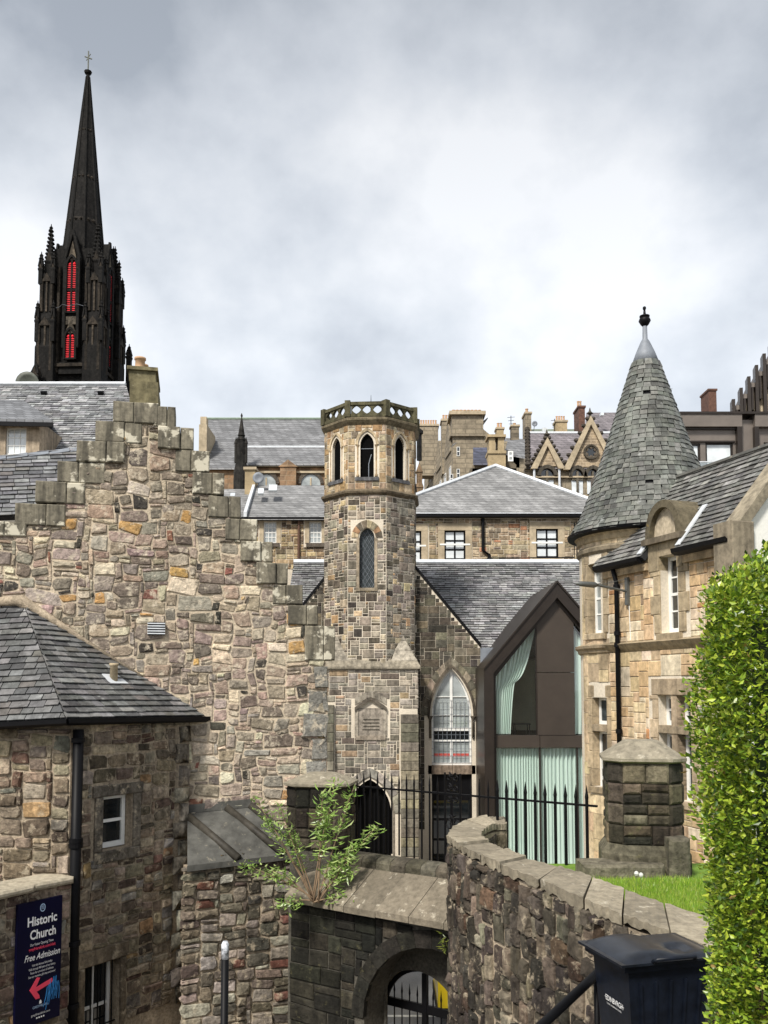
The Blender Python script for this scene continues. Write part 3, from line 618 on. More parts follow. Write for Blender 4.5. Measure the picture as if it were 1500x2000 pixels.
for k in range(15):
    x = .70 + .018 * k + rng.uniform(-.01, .01); y0 = .68 + rng.uniform(-.03, .05); y1 = y0 + rng.uniform(.08, .2); a, b = sv(x, y0), sv(x - rng.uniform(-.02, .09), y1); mb.tube([FS(*a, .103), FS((a[0] + b[0]) / 2 + .01, (a[1] + b[1]) / 2, .104), FS(*b, .103)], .005, 4)
mb.build('brush_strokes', M['ink_blue'], sg)
mb = MB(); c_ = sv(.55, .065)
for k in range(16):
    a0, a1 = 2 * math.pi * k / 16, 2 * math.pi * (k + 1) / 16; f = lambda a, s: (c_[0] + math.cos(a) * .045 * s * SW / .75, c_[1] + math.sin(a) * .05 * s * SH / 1.5); mb.poly(FS, [f(a0, .8), f(a1, .8), f(a1, 1), f(a0, 1)], .1, .103)
for k in (-.018, 0, .018): mb.box(FS, c_[0] - .028, c_[0] + .028, c_[1] + k - .003, c_[1] + k + .003, .1, .103)
mb.box(FS, c_[0] - .004, c_[0] + .004, c_[1] + .02, c_[1] + .045, .1, .103)
mb.build('church_emblem', M['ink_sky'], sg)
mb = MB()
for k in range(4): a = sv(.48 + k * .05, .955); mb.box(FS, a[0] - .011, a[0] + .011, a[1] - .011, a[1] + .011, .1, .103)
mb.build('social_icons', M['ink_white'], sg)
mb = MB(); a = sv(.55, .83); mb.poly(FS, [(a[0] - .02, a[1] - .03), (a[0] + .02, a[1] - .03), (a[0] + .02, a[1] + .005), (a[0], a[1] + .03), (a[0] - .02, a[1] + .005)], .1, .103); mb.build('church_mark', M['ink_white'], sg)
# ================================================================== lean-to shed with lead roof
rng = random.Random(21)
L0 = P(366, 1691, 16.2); L1 = P(598, 1664, 17.0); LTt = FG(*FG.uv(366, 1588), .02); LTr = FG(*FG.uv(490, 1576), .02)
FLT = Frame((L0.x, L0.y), math.degrees(math.atan2(L1.y - L0.y, L1.x - L0.x))); uL = (Vector((L1.x, L1.y)) - Vector((L0.x, L0.y))).length
lt = root('lean_to', (L0.x, L0.y, 0), 'lean-to with lead sheet roof and rubble front between the cottage and the small dark pier', 'shed')
zt = min(L0.z, L1.z) - .06
mb = MB(); mb.box(FLT, 0, uL + .1, 0, zt, -.45, -.1); mb.build('wall', M['mortar_dark'], lt)
FL2 = Frame(FLT(0, 0, -.1)[:2], math.degrees(math.atan2(FLT.u.y, FLT.u.x)))
LRUB = [(0.27, 0.225, 0.17, 5), (0.36, 0.31, 0.25, 4), (0.16, 0.13, 0.10, 3), (0.50, 0.46, 0.38, 2), (0.24, 0.11, 0.08, .6), (0.12, 0.11, 0.085, 2)]
pcs = []
for rc in pack(-.09, uL + .1, 1.0, zt - .02, .085, lambda u, v: True, csz, rng):
    pcs.append(rough_stone(FL2, rc, rng, pick(LRUB, rng, .18), .008, .34, .045, amp=.04, wsc=2))
emit(pcs, 'stone', M['rubble_dark'], lt, 250, False)
M['leadroof'] = stone_mat('weathered_lead_sheet', (.085, .084, .076), 5, .6, 1.5, .6, bump=.25, rough=.6, lichen=(.30, .27, .2))
M['lead_roll'] = stone_mat('dark_lead_roll', (.05, .045, .036), 6, .5, 1.5, .6, bump=.3, rough=.6)
mb = MB(); q = [L0, L1, LTr, LTt]; mb.prism(q, [p - Vector((0, 0, .05)) for p in q]); lr = mb.build('lead_roof', M['leadroof'], lt)
MB().prism([L0 + Vector((0, -.03, .0)), L1 + Vector((0, -.03, 0)), L1 + Vector((0, -.03, -.1)), L0 + Vector((0, -.03, -.1))], [L0 + Vector((0, .02, -.01)), L1 + Vector((0, .02, -.01)), L1 + Vector((0, .02, -.1)), L0 + Vector((0, .02, -.1))]).build('lead_edge', M['leadroof'], lr)
for a, b in (((.02, .9), (.42, .0)), ((.62, 1.0), (.80, .0)), ((1.0, 1.0), (1.0, 0.0))):
    pt = lambda s, t: (L0 + (L1 - L0) * s) * (1 - t) + (LTt + (LTr - LTt) * s) * t
    MB().tube([pt(*a) + Vector((0, 0, .03)), pt(*b) + Vector((0, -.03, .03))], .075, 8).build('lead_roll', M['lead_roll'], lr, True)
MB().prism([LTt + Vector((0, -.02, 0)), LTr + Vector((0, -.02, 0)), LTr + Vector((0, -.02, .16)), LTt + Vector((0, -.02, .16))], [LTt + Vector((0, .1, 0)), LTr + Vector((0, .1, 0)), LTr + Vector((0, .1, .16)), LTt + Vector((0, .1, .16))]).build('lead_flashing', M['leadroof'], lr)
mb = MB()
for k in range(26):
    s, t = rng.uniform(.3, .5), rng.uniform(.05, .35); p = pt(s, t) + Vector((0, 0, .012)); a = rng.uniform(0, 6.3); r = rng.uniform(.015, .05); mb.add([p + Vector((math.cos(a) * r, math.sin(a) * r, 0)), p + Vector((-math.sin(a) * r * .6, math.cos(a) * r * .6, .012)), p - Vector((math.cos(a) * r, math.sin(a) * r, 0)), p + Vector((math.sin(a) * r * .6, -math.cos(a) * r * .6, .01))], [(0, 1, 2, 3)], rng.choice([(.28, .17, .04), (.20, .13, .05), (.45, .38, .25), (.1, .07, .03)]))
mb.build('dead_leaves', M['leaf'], kind='stuff', label='scatter of dead leaves lying on the lead roof of the lean-to', cat='leaves')
# ================================================================== gateway with arch
rng = random.Random(33)
Ga, Gb = PZ(600, 1752, 3.62), PZ(890, 1802, 3.62)
FA = Frame((Ga.x, Ga.y), math.degrees(math.atan2(Gb.y - Ga.y, Gb.x - Ga.x))); uA = (Gb - Ga).length + .5
gw = root('arched_gateway', (Ga.x, Ga.y, 0), 'dark arched stone gateway roofed with sloping slabs, down the steps', 'gateway')
Gc, Gd = PZ(690, 1700, 4.02), PZ(890, 1742, 4.02)
off = (Gc - Ga); off = FA.n * (off.dot(FA.n)); run = abs(off.dot(FA.n)) + .12
FPp = Frame(FA(0, 0, .12 - run)[:2], math.degrees(math.atan2(FA.u.y, FA.u.x)))
uc = FA.uv(846, 1850, -.1)[0]; va = FA.uv(846, 1852, -.1)[1]; hw = 1.32; vsp = va - hw
ucr, var = FPp.uv(838, 1885, -.4); hwr = .86; vspr = var - hwr
mb = MB(); backing(mb, FA, -.5, uA, 0, 3.5, [(uc - hw, uc + hw, 0, va)], -.7, -.1)
spandrel(mb, FA, uc, hw, vsp, va, -.7, -.1, 10)
backing(mb, FPp, -.6, uA + .6, 0, 4.02, [(ucr - hwr, ucr + hwr, 0, var)], -.42, -.03); spandrel(mb, FPp, ucr, hwr, vspr, var, -.42, -.03, 10)
dm_ = .12 - run - .03
mb.box(FA, uc - hw - .4, uc - hw + .05, 0, 3.5, dm_, -.701); mb.box(FA, uc + hw - .05, uc + hw + .4, 0, 3.5, dm_, -.701); mb.box(FA, uc - hw + .05, uc + hw - .05, va + .02, 3.5, dm_, -.701)
mb.build('wall', M['mortar_black'], gw)
FA2 = Frame(FA(0, 0, -.1)[:2], math.degrees(math.atan2(FA.u.y, FA.u.x)))
SHADE_RUB = [(0.026, 0.025, 0.019, 4), (0.038, 0.035, 0.026, 4), (0.016, 0.016, 0.012, 3), (0.055, 0.05, 0.036, 1)]  # arch wall colours darkened so the stone itself carries the shade
pcs = [block(FA2, rc, pick(SHADE_RUB, rng, .2), .008, .03, .02, rng=rng, amp=.03) for rc in pack(-.45, uA, 1.2, 3.48, .14, lambda u, v: not in_arch(u, v, uc, hw + .24, 0, vsp, va + .28), [(4, 2, 4), (3, 2, 4), (5, 2, 3), (3, 1, 2), (6, 2, 2), (4, 1, 2)], rng)]
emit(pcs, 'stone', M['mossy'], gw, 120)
emit(voussoirs(FA2, uc, hw, vsp, va, .24, 7, rng, [(.03, .028, .022, 1), (.042, .038, .03, 1)], -.06, .04, .015), 'voussoir', M['mossy'], gw)  # ring stones hold the same painted shade as the wall
# sloping slabs
for k in range(6):
    u0 = -.4 + k * (uA + .4) / 6; u1 = u0 + (uA + .4) / 6 - .012; h = rng.uniform(-.012, .012)
    A_ = [FA(u0, 3.52 + h, .12), FA(u1, 3.52 + h, .12), FA(u1 + .1, 4.02 + h, .12 - run), FA(u0 + .1, 4.02 + h, .12 - run)]
    MB().prism([a + Vector((0, 0, .1)) for a in A_], A_, shade((.21, .18, .135), .8, 1.2)).build('roof_slab', M['coping'], gw)
# parapet behind the slabs
for k in range(13):
    u0 = -.2 + k * .3; cc = pick([(.13, .118, .085, 1), (.19, .17, .125, 1)], rng); q = []
    for a in range(9):
        an = math.pi * a / 8; q.append((.21 - .235 * math.cos(an), 4.2 + .1 * math.sin(an)))
    q = [(-.02 + .0, 3.98)] + [(x, y) for x, y in q] + [(.44, 3.98)]
    MB().prism([FPp(u0, y, -x) for x, y in q], [FPp(u0 + .29, y, -x) for x, y in q], cc).build('parapet_cope', M['mossy'], gw, False)
# iron gate inside the arch
dg_ = -.3; gt = root('iron_gate', FPp(ucr, 0, dg_), 'black spiked iron double gate standing inside the dark arch', 'gate')
zr_ = FPp.uv(815, 1966, dg_)[1]
for v0, v1 in ((zr_ - .07, zr_ + .07), (.3, .4)): MB().box(FPp, ucr - hwr, ucr + hwr, v0, v1, dg_, dg_ + .05).build('rail', M['black'], gt)
for k in range(11):
    u = ucr - hwr + .09 + k * (2 * hwr - .18) / 10; MB().tube([FPp(u, .1, dg_ + .025), FPp(u, zr_ + .16, dg_ + .025), FPp(u, zr_ + .2, dg_ + .025), FPp(u, zr_ + .36, dg_ + .025)], [.013, .013, .02, .001], 6).build('bar', M['black'], gt)
MB().box(FPp, ucr - .045, ucr + .045, .1, var - .1, dg_ - .01, dg_ + .06).build('meeting_post', M['black'], gt)
ar = arch(ucr, hwr * .99, vspr, var - .02, 10); ai = arch(ucr, hwr * .99 - .07, vspr, var - .1, 10); MB().strip(FPp, ai, ar, dg_, dg_ + .05).build('arched_head', M['black'], gt)
# ================================================================== left gate pier
def pier(name, px0, px1, pyb, pyt, D, label, blocks, cap_h, darkf, ang=-10):
    r = (px1 - px0) / 2 / FPX * D; c = P((px0 + px1) / 2, pyb, D + r); c.y = D; c.z = P((px0 + px1) / 2, pyb, D).z; zt_ = zz(pyt, D)
    o = root(name, (c.x, c.y, c.z), label, 'gate pier', 'stone gate piers')
    cc = Vector((c.x, c.y + r, 0)); ch_ = .62; a_ = R(ang); rr_ = r * .95
    base = [(-ch_, -1), (ch_, -1), (1, -ch_), (1, ch_), (ch_, 1), (-ch_, 1), (-1, ch_), (-1, -ch_)]
    def lp_(s, z): return [cc + Vector(((x * math.cos(a_) - y * math.sin(a_)) * (rr_ + s), (x * math.sin(a_) + y * math.cos(a_)) * (rr_ + s), z)) for x, y in base]
    def stack(nm, prof, mat, col):
        mb = MB()
        for (s0, z0_), (s1, z1_) in zip(prof, prof[1:]): mb.prism(lp_(s1, z1_), lp_(s0, z0_), col)
        return mb.build(nm, mat, o)
    stack('core', [(-.04, c.z - .6), (-.04, zt_)], M['mortar_black'], (1, 1, 1))
    z0 = c.z + .32 if blocks > 3 else c.z
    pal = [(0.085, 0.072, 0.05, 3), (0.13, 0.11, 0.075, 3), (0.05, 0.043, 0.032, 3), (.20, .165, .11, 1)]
    pcs = []; L8 = lp_(0, 0)
    for f in range(8):
        p0, p1 = L8[f], L8[(f + 1) % 8]; Fp = Frame((p0.x, p0.y), math.degrees(math.atan2(p1.y - p0.y, p1.x - p0.x))); ll = (p1 - p0).length
        for k in range(blocks):
            v0 = z0 + (zt_ - z0) * k / blocks; v1 = z0 + (zt_ - z0) * (k + 1) / blocks
            cuts = [0, ll] if f % 2 else ([0, ll * rng.uniform(.35, .65), ll] if r > .42 else [0, ll])
            for x, y in zip(cuts, cuts[1:]):
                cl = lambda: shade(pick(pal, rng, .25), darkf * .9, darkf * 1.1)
                if f % 2 == 0 and rng.random() < .35: vm_ = v0 + (v1 - v0) * rng.uniform(.4, .6); pcs += [block(Fp, (x, v0, y, vm_), cl(), .005, .025, .03, -.08, rng, .012, 3), block(Fp, (x, vm_, y, v1), cl(), .005, .025, .03, -.08, rng, .012, 3)]
                else: pcs.append(block(Fp, (x, v0, y, v1), cl(), .005, .025, .03, -.08, rng, .012, 3))
    emit(pcs, 'block', M['mossy'], o, 120)
    if blocks > 3: stack('plinth', [(.1, c.z - .6), (.1, c.z + .2), (.01, c.z + .33)], M['mossy'], (.16, .145, .10))
    stack('cap', [(.0, zt_), (.07, zt_ + .03), (.07, zt_ + .07), (.0 - r * .52, zt_ + cap_h)], M['coping'], (.27, .24, .18))
    return o, cc, r
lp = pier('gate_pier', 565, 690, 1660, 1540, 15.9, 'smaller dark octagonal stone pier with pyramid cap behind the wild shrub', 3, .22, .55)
rp_ = pier('gate_pier', 1183, 1332, 1700, 1492, 12.6, 'large mossy octagonal gate pier with pyramid cap beside the hedge and lawn', 4, .30, 1.0)
c = rp_[1]; FK = Frame((0, c.y - rp_[2] - .25), 0)
for x0, x1, h in ((1140, 1300, .08), (1308, 1350, .42)):
    a, b = FK.uv(x0, 1700)[0], FK.uv(x1, 1700)[0]; vs, fs, cl = block(FK, (a, 4.2, b, zz(1700, FK.o.y) + h), (.2, .18, .13), 0, .0, .04, -.5, rng, .02); mesh_obj('base_stone', vs, fs, [cl] * len(vs), M['mossy'], rp_[0])
# ================================================================== railing
ra_, rb_ = P(690, 1660, 16.9), P(1168, 1690, 13.1)
FRl = Frame((ra_.x, ra_.y), math.degrees(math.atan2(rb_.y - ra_.y, rb_.x - ra_.x))); rl = (Vector((rb_.x, rb_.y)) - Vector((ra_.x, ra_.y))).length
rg = root('spiked_railing', (ra_.x, ra_.y, 4.2), 'black iron railing with spear points running between the two stone piers', 'railing')
z1, z2 = FRl.uv(690, 1535)[1], FRl.uv(1160, 1574)[1]
topz = lambda u: z1 + (z2 - z1) * u / rl
MB().prism([FRl(0, z1 - .015, -.02), FRl(rl, z2 - .015, -.02), FRl(rl, z2 + .015, -.02), FRl(0, z1 + .015, -.02)], [FRl(0, z1 - .015, .02), FRl(rl, z2 - .015, .02), FRl(rl, z2 + .015, .02), FRl(0, z1 + .015, .02)]).build('top_rail', M['black'], rg)
def bot(u): return 4.28 if u < 2.3 else 4.28
u = .1; upan = FRl.uv(884, 1560)[0]
while u < rl - .03:
    if abs(u - upan) > .22:
        r_ = .016 if proj(FRl(u, 5, 0))[0] < 960 else .024
        t_ = topz(u) + .02; MB().tube([FRl(u, bot(u) - .05, 0), FRl(u, t_ + .06, 0), FRl(u, t_ + .10, 0), FRl(u, t_ + .27, 0)], [r_, r_, r_ * 1.2, .002], 8).build('spear_bar', M['black'], rg)
    u += .185
def scroll(cu, cv, r0, turns, sgn, a0):
    pts = []
    for i in range(22):
        t = i / 21; a = a0 + sgn * t * turns * 2 * math.pi; r = r0 * (1 - t * .82); pts.append(FRl(cu + math.cos(a) * r, cv + math.sin(a) * r, .0))
    return pts
pn = MB(); tz = topz(upan)
for k, vv in enumerate((.28, .1, -.08, -.48, -.85)):
    for s in (-1, 1): pn.tube(scroll(upan + s * .075, tz + vv, .07 if k < 3 else .13, 1.4, s, math.pi / 2), .013, 6)
pn.tube([FRl(upan - .17, bot(0), 0), FRl(upan - .17, tz + .35, 0)], .018); pn.tube([FRl(upan + .17, bot(0), 0), FRl(upan + .17, tz + .35, 0)], .018); pn.tube([FRl(upan, bot(0), 0), FRl(upan, tz + .62, 0)], [.014, .002])
pn.build('scroll_panel', M['black'], rg)
# ================================================================== curved retaining wall
rng = random.Random(41)
zt_w = lambda px: 5.12 - max(0, px - 900) / 470 * .17
OUT = [(990, 1594), (950, 1593), (915, 1601), (888, 1615), (879, 1633), (901, 1648), (942, 1668), (983, 1684), (1050, 1711), (1121, 1743), (1180, 1768), (1240, 1790), (1308, 1816), (1364, 1840), (1450, 1875)]
INN = [(990, 1606), (968, 1608), (950, 1614), (940, 1623), (938, 1634), (952, 1643), (987, 1657), (1028, 1674), (1085, 1690), (1140, 1706), (1190, 1724), (1240, 1743), (1296, 1763), (1362, 1786), (1450, 1815)]
O_ = [PZ(x, y, zt_w(x)) for x, y in OUT]; I_ = [PZ(x, y, zt_w(x)) for x, y in INN]
cwt = root('curved_wall', (O_[6].x, O_[6].y, 3), 'curved rubble retaining wall with pale flat coping around the lawn', 'wall')
mb = MB()
for i in range(len(O_) - 1):
    q = [O_[i], O_[i + 1], I_[i + 1], I_[i]]; mb.prism([p - Vector((0, 0, .13)) for p in q], [Vector((p.x, p.y, 0)) for p in q])
mb.build('wall_core', M['mortar_dark'], cwt)
cum = [0]
for a, b in zip(O_, O_[1:]): cum.append(cum[-1] + (Vector((b.x, b.y)) - Vector((a.x, a.y))).length)
cum2 = [0]
for a, b in zip(I_, I_[1:]): cum2.append(cum2[-1] + (Vector((b.x, b.y)) - Vector((a.x, a.y))).length)
def curve_map(pts, cum, sgn):
    def F(u, v, d=0):
        i = 0
        while i < len(cum) - 2 and u > cum[i + 1]: i += 1
        t = (u - cum[i]) / (cum[i + 1] - cum[i]); a, b = pts[i], pts[i + 1]; p = a + (b - a) * t; tn = (b - a); nrm = Vector((tn.y, -tn.x, 0)).normalized() * sgn
        zt = p.z - .13; return Vector((p.x, p.y, zt + v)) + nrm * d
    return F
FC = curve_map(O_, cum, -1)
if (FC(cum[-1] * .6, 0, 1) - FC(cum[-1] * .6, 0, 0)).x > 0: FC = curve_map(O_, cum, 1)
WRUB = [(0.12, 0.10, 0.08, 5), (0.19, 0.155, 0.115, 4), (0.07, 0.06, 0.05, 4), (0.27, 0.23, 0.175, 2), (0.15, 0.095, 0.065, 1.2), (0.34, 0.29, 0.21, .8)]
pcs = []
wsz = [(3, 3, 4), (2, 3, 4), (3, 4, 4), (2, 2, 3), (4, 3, 3), (3, 2, 3), (2, 4, 2), (4, 4, 1.5), (5, 3, 1)]
for rc in pack(0, cum[-1], -3.4, -.01, .085, lambda u, v: True, wsz, rng):
    pcs.append(rough_stone(FC, rc, rng, pick(WRUB, rng, .2), .008, .3, .05, amp=.045, wsc=2))
FI = curve_map(I_, cum2, -1)
if (FI(cum2[-1] * .6, 0, 1) - FI(cum2[-1] * .6, 0, 0)).x < 0: FI = curve_map(I_, cum2, 1)
for rc in pack(0, cum2[-1], -.8, -.01, .085, lambda u, v: True, wsz, rng): pcs.append(rough_stone(FI, rc, rng, pick(WRUB, rng, .2), .008, .3, .03, amp=.03, wsc=2))
emit(pcs, 'stone', M['rubble_dark'], cwt, 295, False)
# coping stones
def at_(pts, t):
    t *= len(pts) - 1; i = min(int(t), len(pts) - 2); return pts[i] + (pts[i + 1] - pts[i]) * (t - i)
ts = [0, .07, .15, .24, .30, .36, .43, .50, .58, .67, .76, .86, 1.0]
for k, (a, b) in enumerate(zip(ts, ts[1:])):
    n = 11; up = []; dn = []; h = rng.uniform(-.015, .02); th = rng.uniform(.075, .12); oo = rng.uniform(.02, .06)
    tt = [a + (b - a - .004) * i / n for i in range(n + 1)]
    O2 = [at_(O_, t) for t in tt]; I2 = [at_(I_, t) for t in tt]
    O3 = [o + (o - i).normalized() * (oo + rng.uniform(-.018, .018)) for o, i in zip(O2, I2)]; I3 = [i + (i - o).normalized() * (.02 + rng.uniform(-.02, .02)) for o, i in zip(O2, I2)]
    mb = MB(); cl = shade((.31, .27, .20), .75, 1.15)
    tv = [p + Vector((0, 0, h + rng.uniform(-.008, .008))) for p in O3]; iv = [p + Vector((0, 0, h + rng.uniform(-.008, .008))) for p in I3]
    ob = [p - Vector((0, 0, th + rng.uniform(-.03, .03))) + (o - p) * rng.uniform(.1, .6) for p, o in zip(O3, O2)]; ib = [p - Vector((0, 0, th)) for p in I3]
    vs = tv + iv + ob + ib; m1 = n + 1; fs = []
    for i in range(n): fs += [(i, i + 1, m1 + i + 1, m1 + i), (2 * m1 + i, 2 * m1 + i + 1, i + 1, i), (m1 + i, m1 + i + 1, 3 * m1 + i + 1, 3 * m1 + i), (3 * m1 + i, 3 * m1 + i + 1, 2 * m1 + i + 1, 2 * m1 + i)]
    fs += [(0, m1, 3 * m1, 2 * m1), (n, 2 * m1 + n, 3 * m1 + n, m1 + n)]
    mb.add(vs, fs, cl); mb.build('coping_stone', M['coping'], cwt)
# ================================================================== lawn
def lawn_z(x, y): return 4.56 + max(0, min(1, (12.9 - y) / 4.5)) * .36 + .02 * mn.noise(Vector((x * 1.5, y * 1.5, 0)))
xs = [I_[i] for i in range(3, len(I_))]
mb = MB(); nx = 24; rows = []
for p in [at_(I_[5:], i / 40) for i in range(41)]:
    rows.append([Vector((p.x - .15 + (11.0 - p.x) * (j / nx), p.y, 0)) for j in range(nx + 1)])
rows = [[Vector((v.x, 13.6 + .02 * 1, 0)) for v in rows[0]]] + rows
for r_ in rows:
    for v in r_: v.z = lawn_z(v.x, v.y)
vs = [v for r_ in rows for v in r_]; fs = [(i * (nx + 1) + j, i * (nx + 1) + j + 1, (i + 1) * (nx + 1) + j + 1, (i + 1) * (nx + 1) + j) for i in range(len(rows) - 1) for j in range(nx)]
mb.add(vs, fs, (.1, .2, .03)); M['lawn'] = stone_mat('lawn_soil', (0.15, 0.26, 0.035), 12, .6, 1.3, .8, bump=.6)
mb.build('lawn', M['lawn'], None, True, kind='structure')
gb = MB(); cnt = 0
while cnt < 26000:
    q = PZ(rng.uniform(1120, 1420), rng.uniform(1690, 1830), 4.85)
    x, y = q.x + rng.uniform(-.3, .3), q.y + rng.uniform(-.5, .5)
    if not (6.5 < y < 13.5): continue
    # keep inside the wall
    j = min(range(5, len(I_)), key=lambda i: abs(I_[i].y - y))
    if x < I_[j].x + .02: cnt += .2; continue
    z = lawn_z(x, y); a = rng.uniform(0, 6.28); h = rng.uniform(.03, .085); wd = .005; ln = Vector((rng.uniform(-.03, .03), rng.uniform(-.03, .03), h)); s = Vector((math.cos(a) * wd, math.sin(a) * wd, 0)); p = Vector((x, y, z - .005))
    k = rng.uniform(.7, 1.3); gb.add([p - s, p + s, p + ln], [(0, 1, 2)], rng.choice([(.20 * k, .36 * k, .03), (.30 * k, .44 * k, .055), (.18 * k, .34 * k, .03), (.38 * k, .44 * k, .10)])); cnt += 1
gb.build('grass', M['leaf'], kind='stuff', label='bright green short grass of the lawn beside the gate pier', cat='grass')
# dandelion clocks
for k, (px_, py_) in enumerate(((1243, 1706), (1252, 1709))):
    D = 11.2; tip = P(px_, py_, D); dn = root('dandelion_clock', (tip.x, tip.y, lawn_z(tip.x, tip.y)), ('left' if k == 0 else 'right') + ' one of two white dandelion clocks on the lawn', 'dandelion', 'dandelion clocks')
    MB().tube([(tip.x, tip.y, lawn_z(tip.x, tip.y) - .02), tip], .004, 5, (.2, .3, .08)).build('stem', M['leaf'], dn)
    mb = MB().lathe(tip, [(.004, -.03), (.02, -.022), (.03, 0), (.02, .022), (.004, .03)], 10, 0, (.8, .8, .76))
    mb.build('seed_head', M['leaf'], dn)
# ================================================================== hedge
rng = random.Random(57)
hd = Vector((.42, .907, 0)); hr = Vector((.907, -.42, 0)); h0 = Vector((1.16, 3.25, 4.9)); HL_, HW_, HT = 2.6, 1.5, 2.62
hg = root('privet_hedge', h0 + hd * .5 + hr * .4, 'tall bright green clipped privet hedge at the right edge', 'hedge')
def hpt(a, b, c):   # a along, b across, c up ; 0..1
    top = HT + .32 * min(1, b * 2.5) + .3 * a
    return h0 + hd * (a * HL_) + hr * (b * HW_) + Vector((0, 0, c * top))
lm = MB(); LC = [(.23, .34, .03), (.32, .43, .04), (.13, .22, .022), (.46, .54, .07), (.06, .12, .015), (.38, .47, .045), (.17, .28, .026)]
def add_leaf(mb, p, dr, up, ln, wd, col):
    s = dr.cross(up).normalized() * wd; f = dr.cross(s).normalized(); mb.add([p, p + dr * ln * .45 + s + f * ln * .1, p + dr * ln, p + dr * ln * .45 - s + f * ln * .1, p + dr * ln * .5], [(0, 1, 4), (1, 2, 4), (2, 3, 4), (3, 0, 4)], col)
def hleaf(p, outw):
    for _ in range(rng.randint(2, 4)):
        dr = (outw * rng.uniform(.2, 1) + Vector((rng.uniform(-1, 1), rng.uniform(-1, 1), rng.uniform(-.3, 1.1)))).normalized(); up = (Vector((rng.uniform(-.6, .6), rng.uniform(-.6, .6), 1)) + outw * .5).normalized()
        if abs(dr.dot(up)) > .95: continue
        q = p + Vector((rng.uniform(-.03, .03), rng.uniform(-.03, .03), rng.uniform(-.03, .03))); k = rng.uniform(.75, 1.25); c = rng.choice(LC)
        sz_ = rng.choice((.55, .8, 1, 1, 1.15)); c = (.30, .20, .07) if rng.random() < .012 else c
        add_leaf(lm, q, dr, up, rng.uniform(.02, .033) * sz_, rng.uniform(.007, .010) * sz_, tuple(x * k for x in c))
for side, cnt in (('end', 19000), ('left', 16500), ('top', 9000)):
    for _ in range(cnt):
        dp_ = abs(rng.gauss(0, .06))
        if side == 'end': a, b, c, o = 0, rng.random(), rng.random(), -hd
        elif side == 'left': a, b, c, o = rng.random(), 0, rng.random(), -hr
        else: a, b, c, o = rng.random(), rng.random(), 1, Vector((0, 0, 1))
        p = hpt(a, b, c); bulge = .06 * mn.noise(p * 2.2) + .045 * mn.noise(p * 7)
        if c > .93 and side != 'top': bulge -= (c - .93) * 1.2
        hleaf(p + o * (bulge - dp_ + .02), o)
lm.build('foliage', M['leaf'], hg, False, kind='stuff')
core = MB(); i0, i1 = .1, .92
q = [(i0, i0), (i1, i0), (i1, i1), (i0, i1)]
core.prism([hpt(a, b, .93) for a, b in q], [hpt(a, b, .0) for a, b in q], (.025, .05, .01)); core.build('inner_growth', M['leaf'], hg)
sm = MB()
for _ in range(60):
    b = rng.random(); p = hpt(.03, b, 0) if rng.random() < .5 else hpt(b, .05, 0); sm.tube([p + Vector((0, 0, -.05)), p + Vector((rng.uniform(.0, .1), .1, rng.uniform(.4, 1.2)))], [.012, .004], 5)
sm.build('stems', M['bark'], hg)
# ================================================================== wild shrub (buddleia)
rng = random.Random(61)
bs = PZ(612, 1757, 3.68) + FA.n * -.05
bu = root('wild_buddleia', bs, 'wild leafy shrub sprouting from the gateway slabs in front of the small pier', 'shrub')
ends = [(495, 1555), (515, 1600), (655, 1522), (640, 1590), (690, 1540), (690, 1655), (738, 1612), (545, 1570), (570, 1630), (470, 1688), (545, 1770), (680, 1760), (630, 1550), (655, 1680), (690, 1700), (530, 1700)]
lb = MB(); BC = [(.26, .40, .09), (.34, .48, .13), (.17, .29, .06), (.46, .56, .22)]
for k, (ex_, ey_) in enumerate(ends):
    tip = P(ex_, ey_, bs.y + rng.uniform(-.35, .25)); st0 = bs + Vector((rng.uniform(-.06, .06), rng.uniform(-.04, .04), -.05)); mid = (st0 + tip) * .5 + Vector((rng.uniform(-.05, .05), rng.uniform(-.05, .05), .12))
    pts = [st0 * (1 - t) ** 2 + mid * 2 * t * (1 - t) + tip * t * t for t in [i / 7 for i in range(8)]]
    MB().tube(pts, [.016 - .012 * i / 7 for i in range(8)], 6).build('stem', plain('woody_stem', (.22, .15, .09), .8) if k == 0 else bpy.data.materials['woody_stem'], bu, True)
    nlv = 100
    for i in range(nlv):
        t = .42 + .58 * (i / nlv) ** .85; p = st0 * (1 - t) ** 2 + mid * 2 * t * (1 - t) + tip * t * t
        p += Vector((rng.gauss(0, .05), rng.gauss(0, .06), rng.gauss(0, .05)))
        dr = ((tip - st0).normalized() * .35 + Vector((rng.uniform(-1, 1), rng.uniform(-1, 1), rng.uniform(-.7, .5)))).normalized(); kk = rng.uniform(.75, 1.2)
        add_leaf(lb, p, dr, Vector((rng.uniform(-.4, .4), rng.uniform(-.4, .4), 1)), rng.uniform(.06, .17) * (1.2 if ex_ > 610 else .8), rng.uniform(.013, .024), tuple(x * kk for x in rng.choice(BC)))
lb.build('leaves', M['leaf'], bu, kind='stuff')
# small ferns on the gateway wall
fb = MB(); fp = FA(FA.uv(870, 1835)[0], FA.uv(870, 1835)[1], 0)
for k in range(26):
    dr = (FA.n * rng.uniform(.2, .8) + Vector((rng.uniform(-1, 1), 0, rng.uniform(-.8, .8)))).normalized(); add_leaf(fb, fp + Vector((rng.uniform(-.05, .05), 0, rng.uniform(-.15, .12))), dr, Vector((0, -.3, 1)), rng.uniform(.08, .16), .012, rng.choice([(.12, .17, .03), (.18, .2, .04)]))
fb.build('wall_fern', M['leaf'], label='small dark fern tuft growing beside the arch', cat='fern')
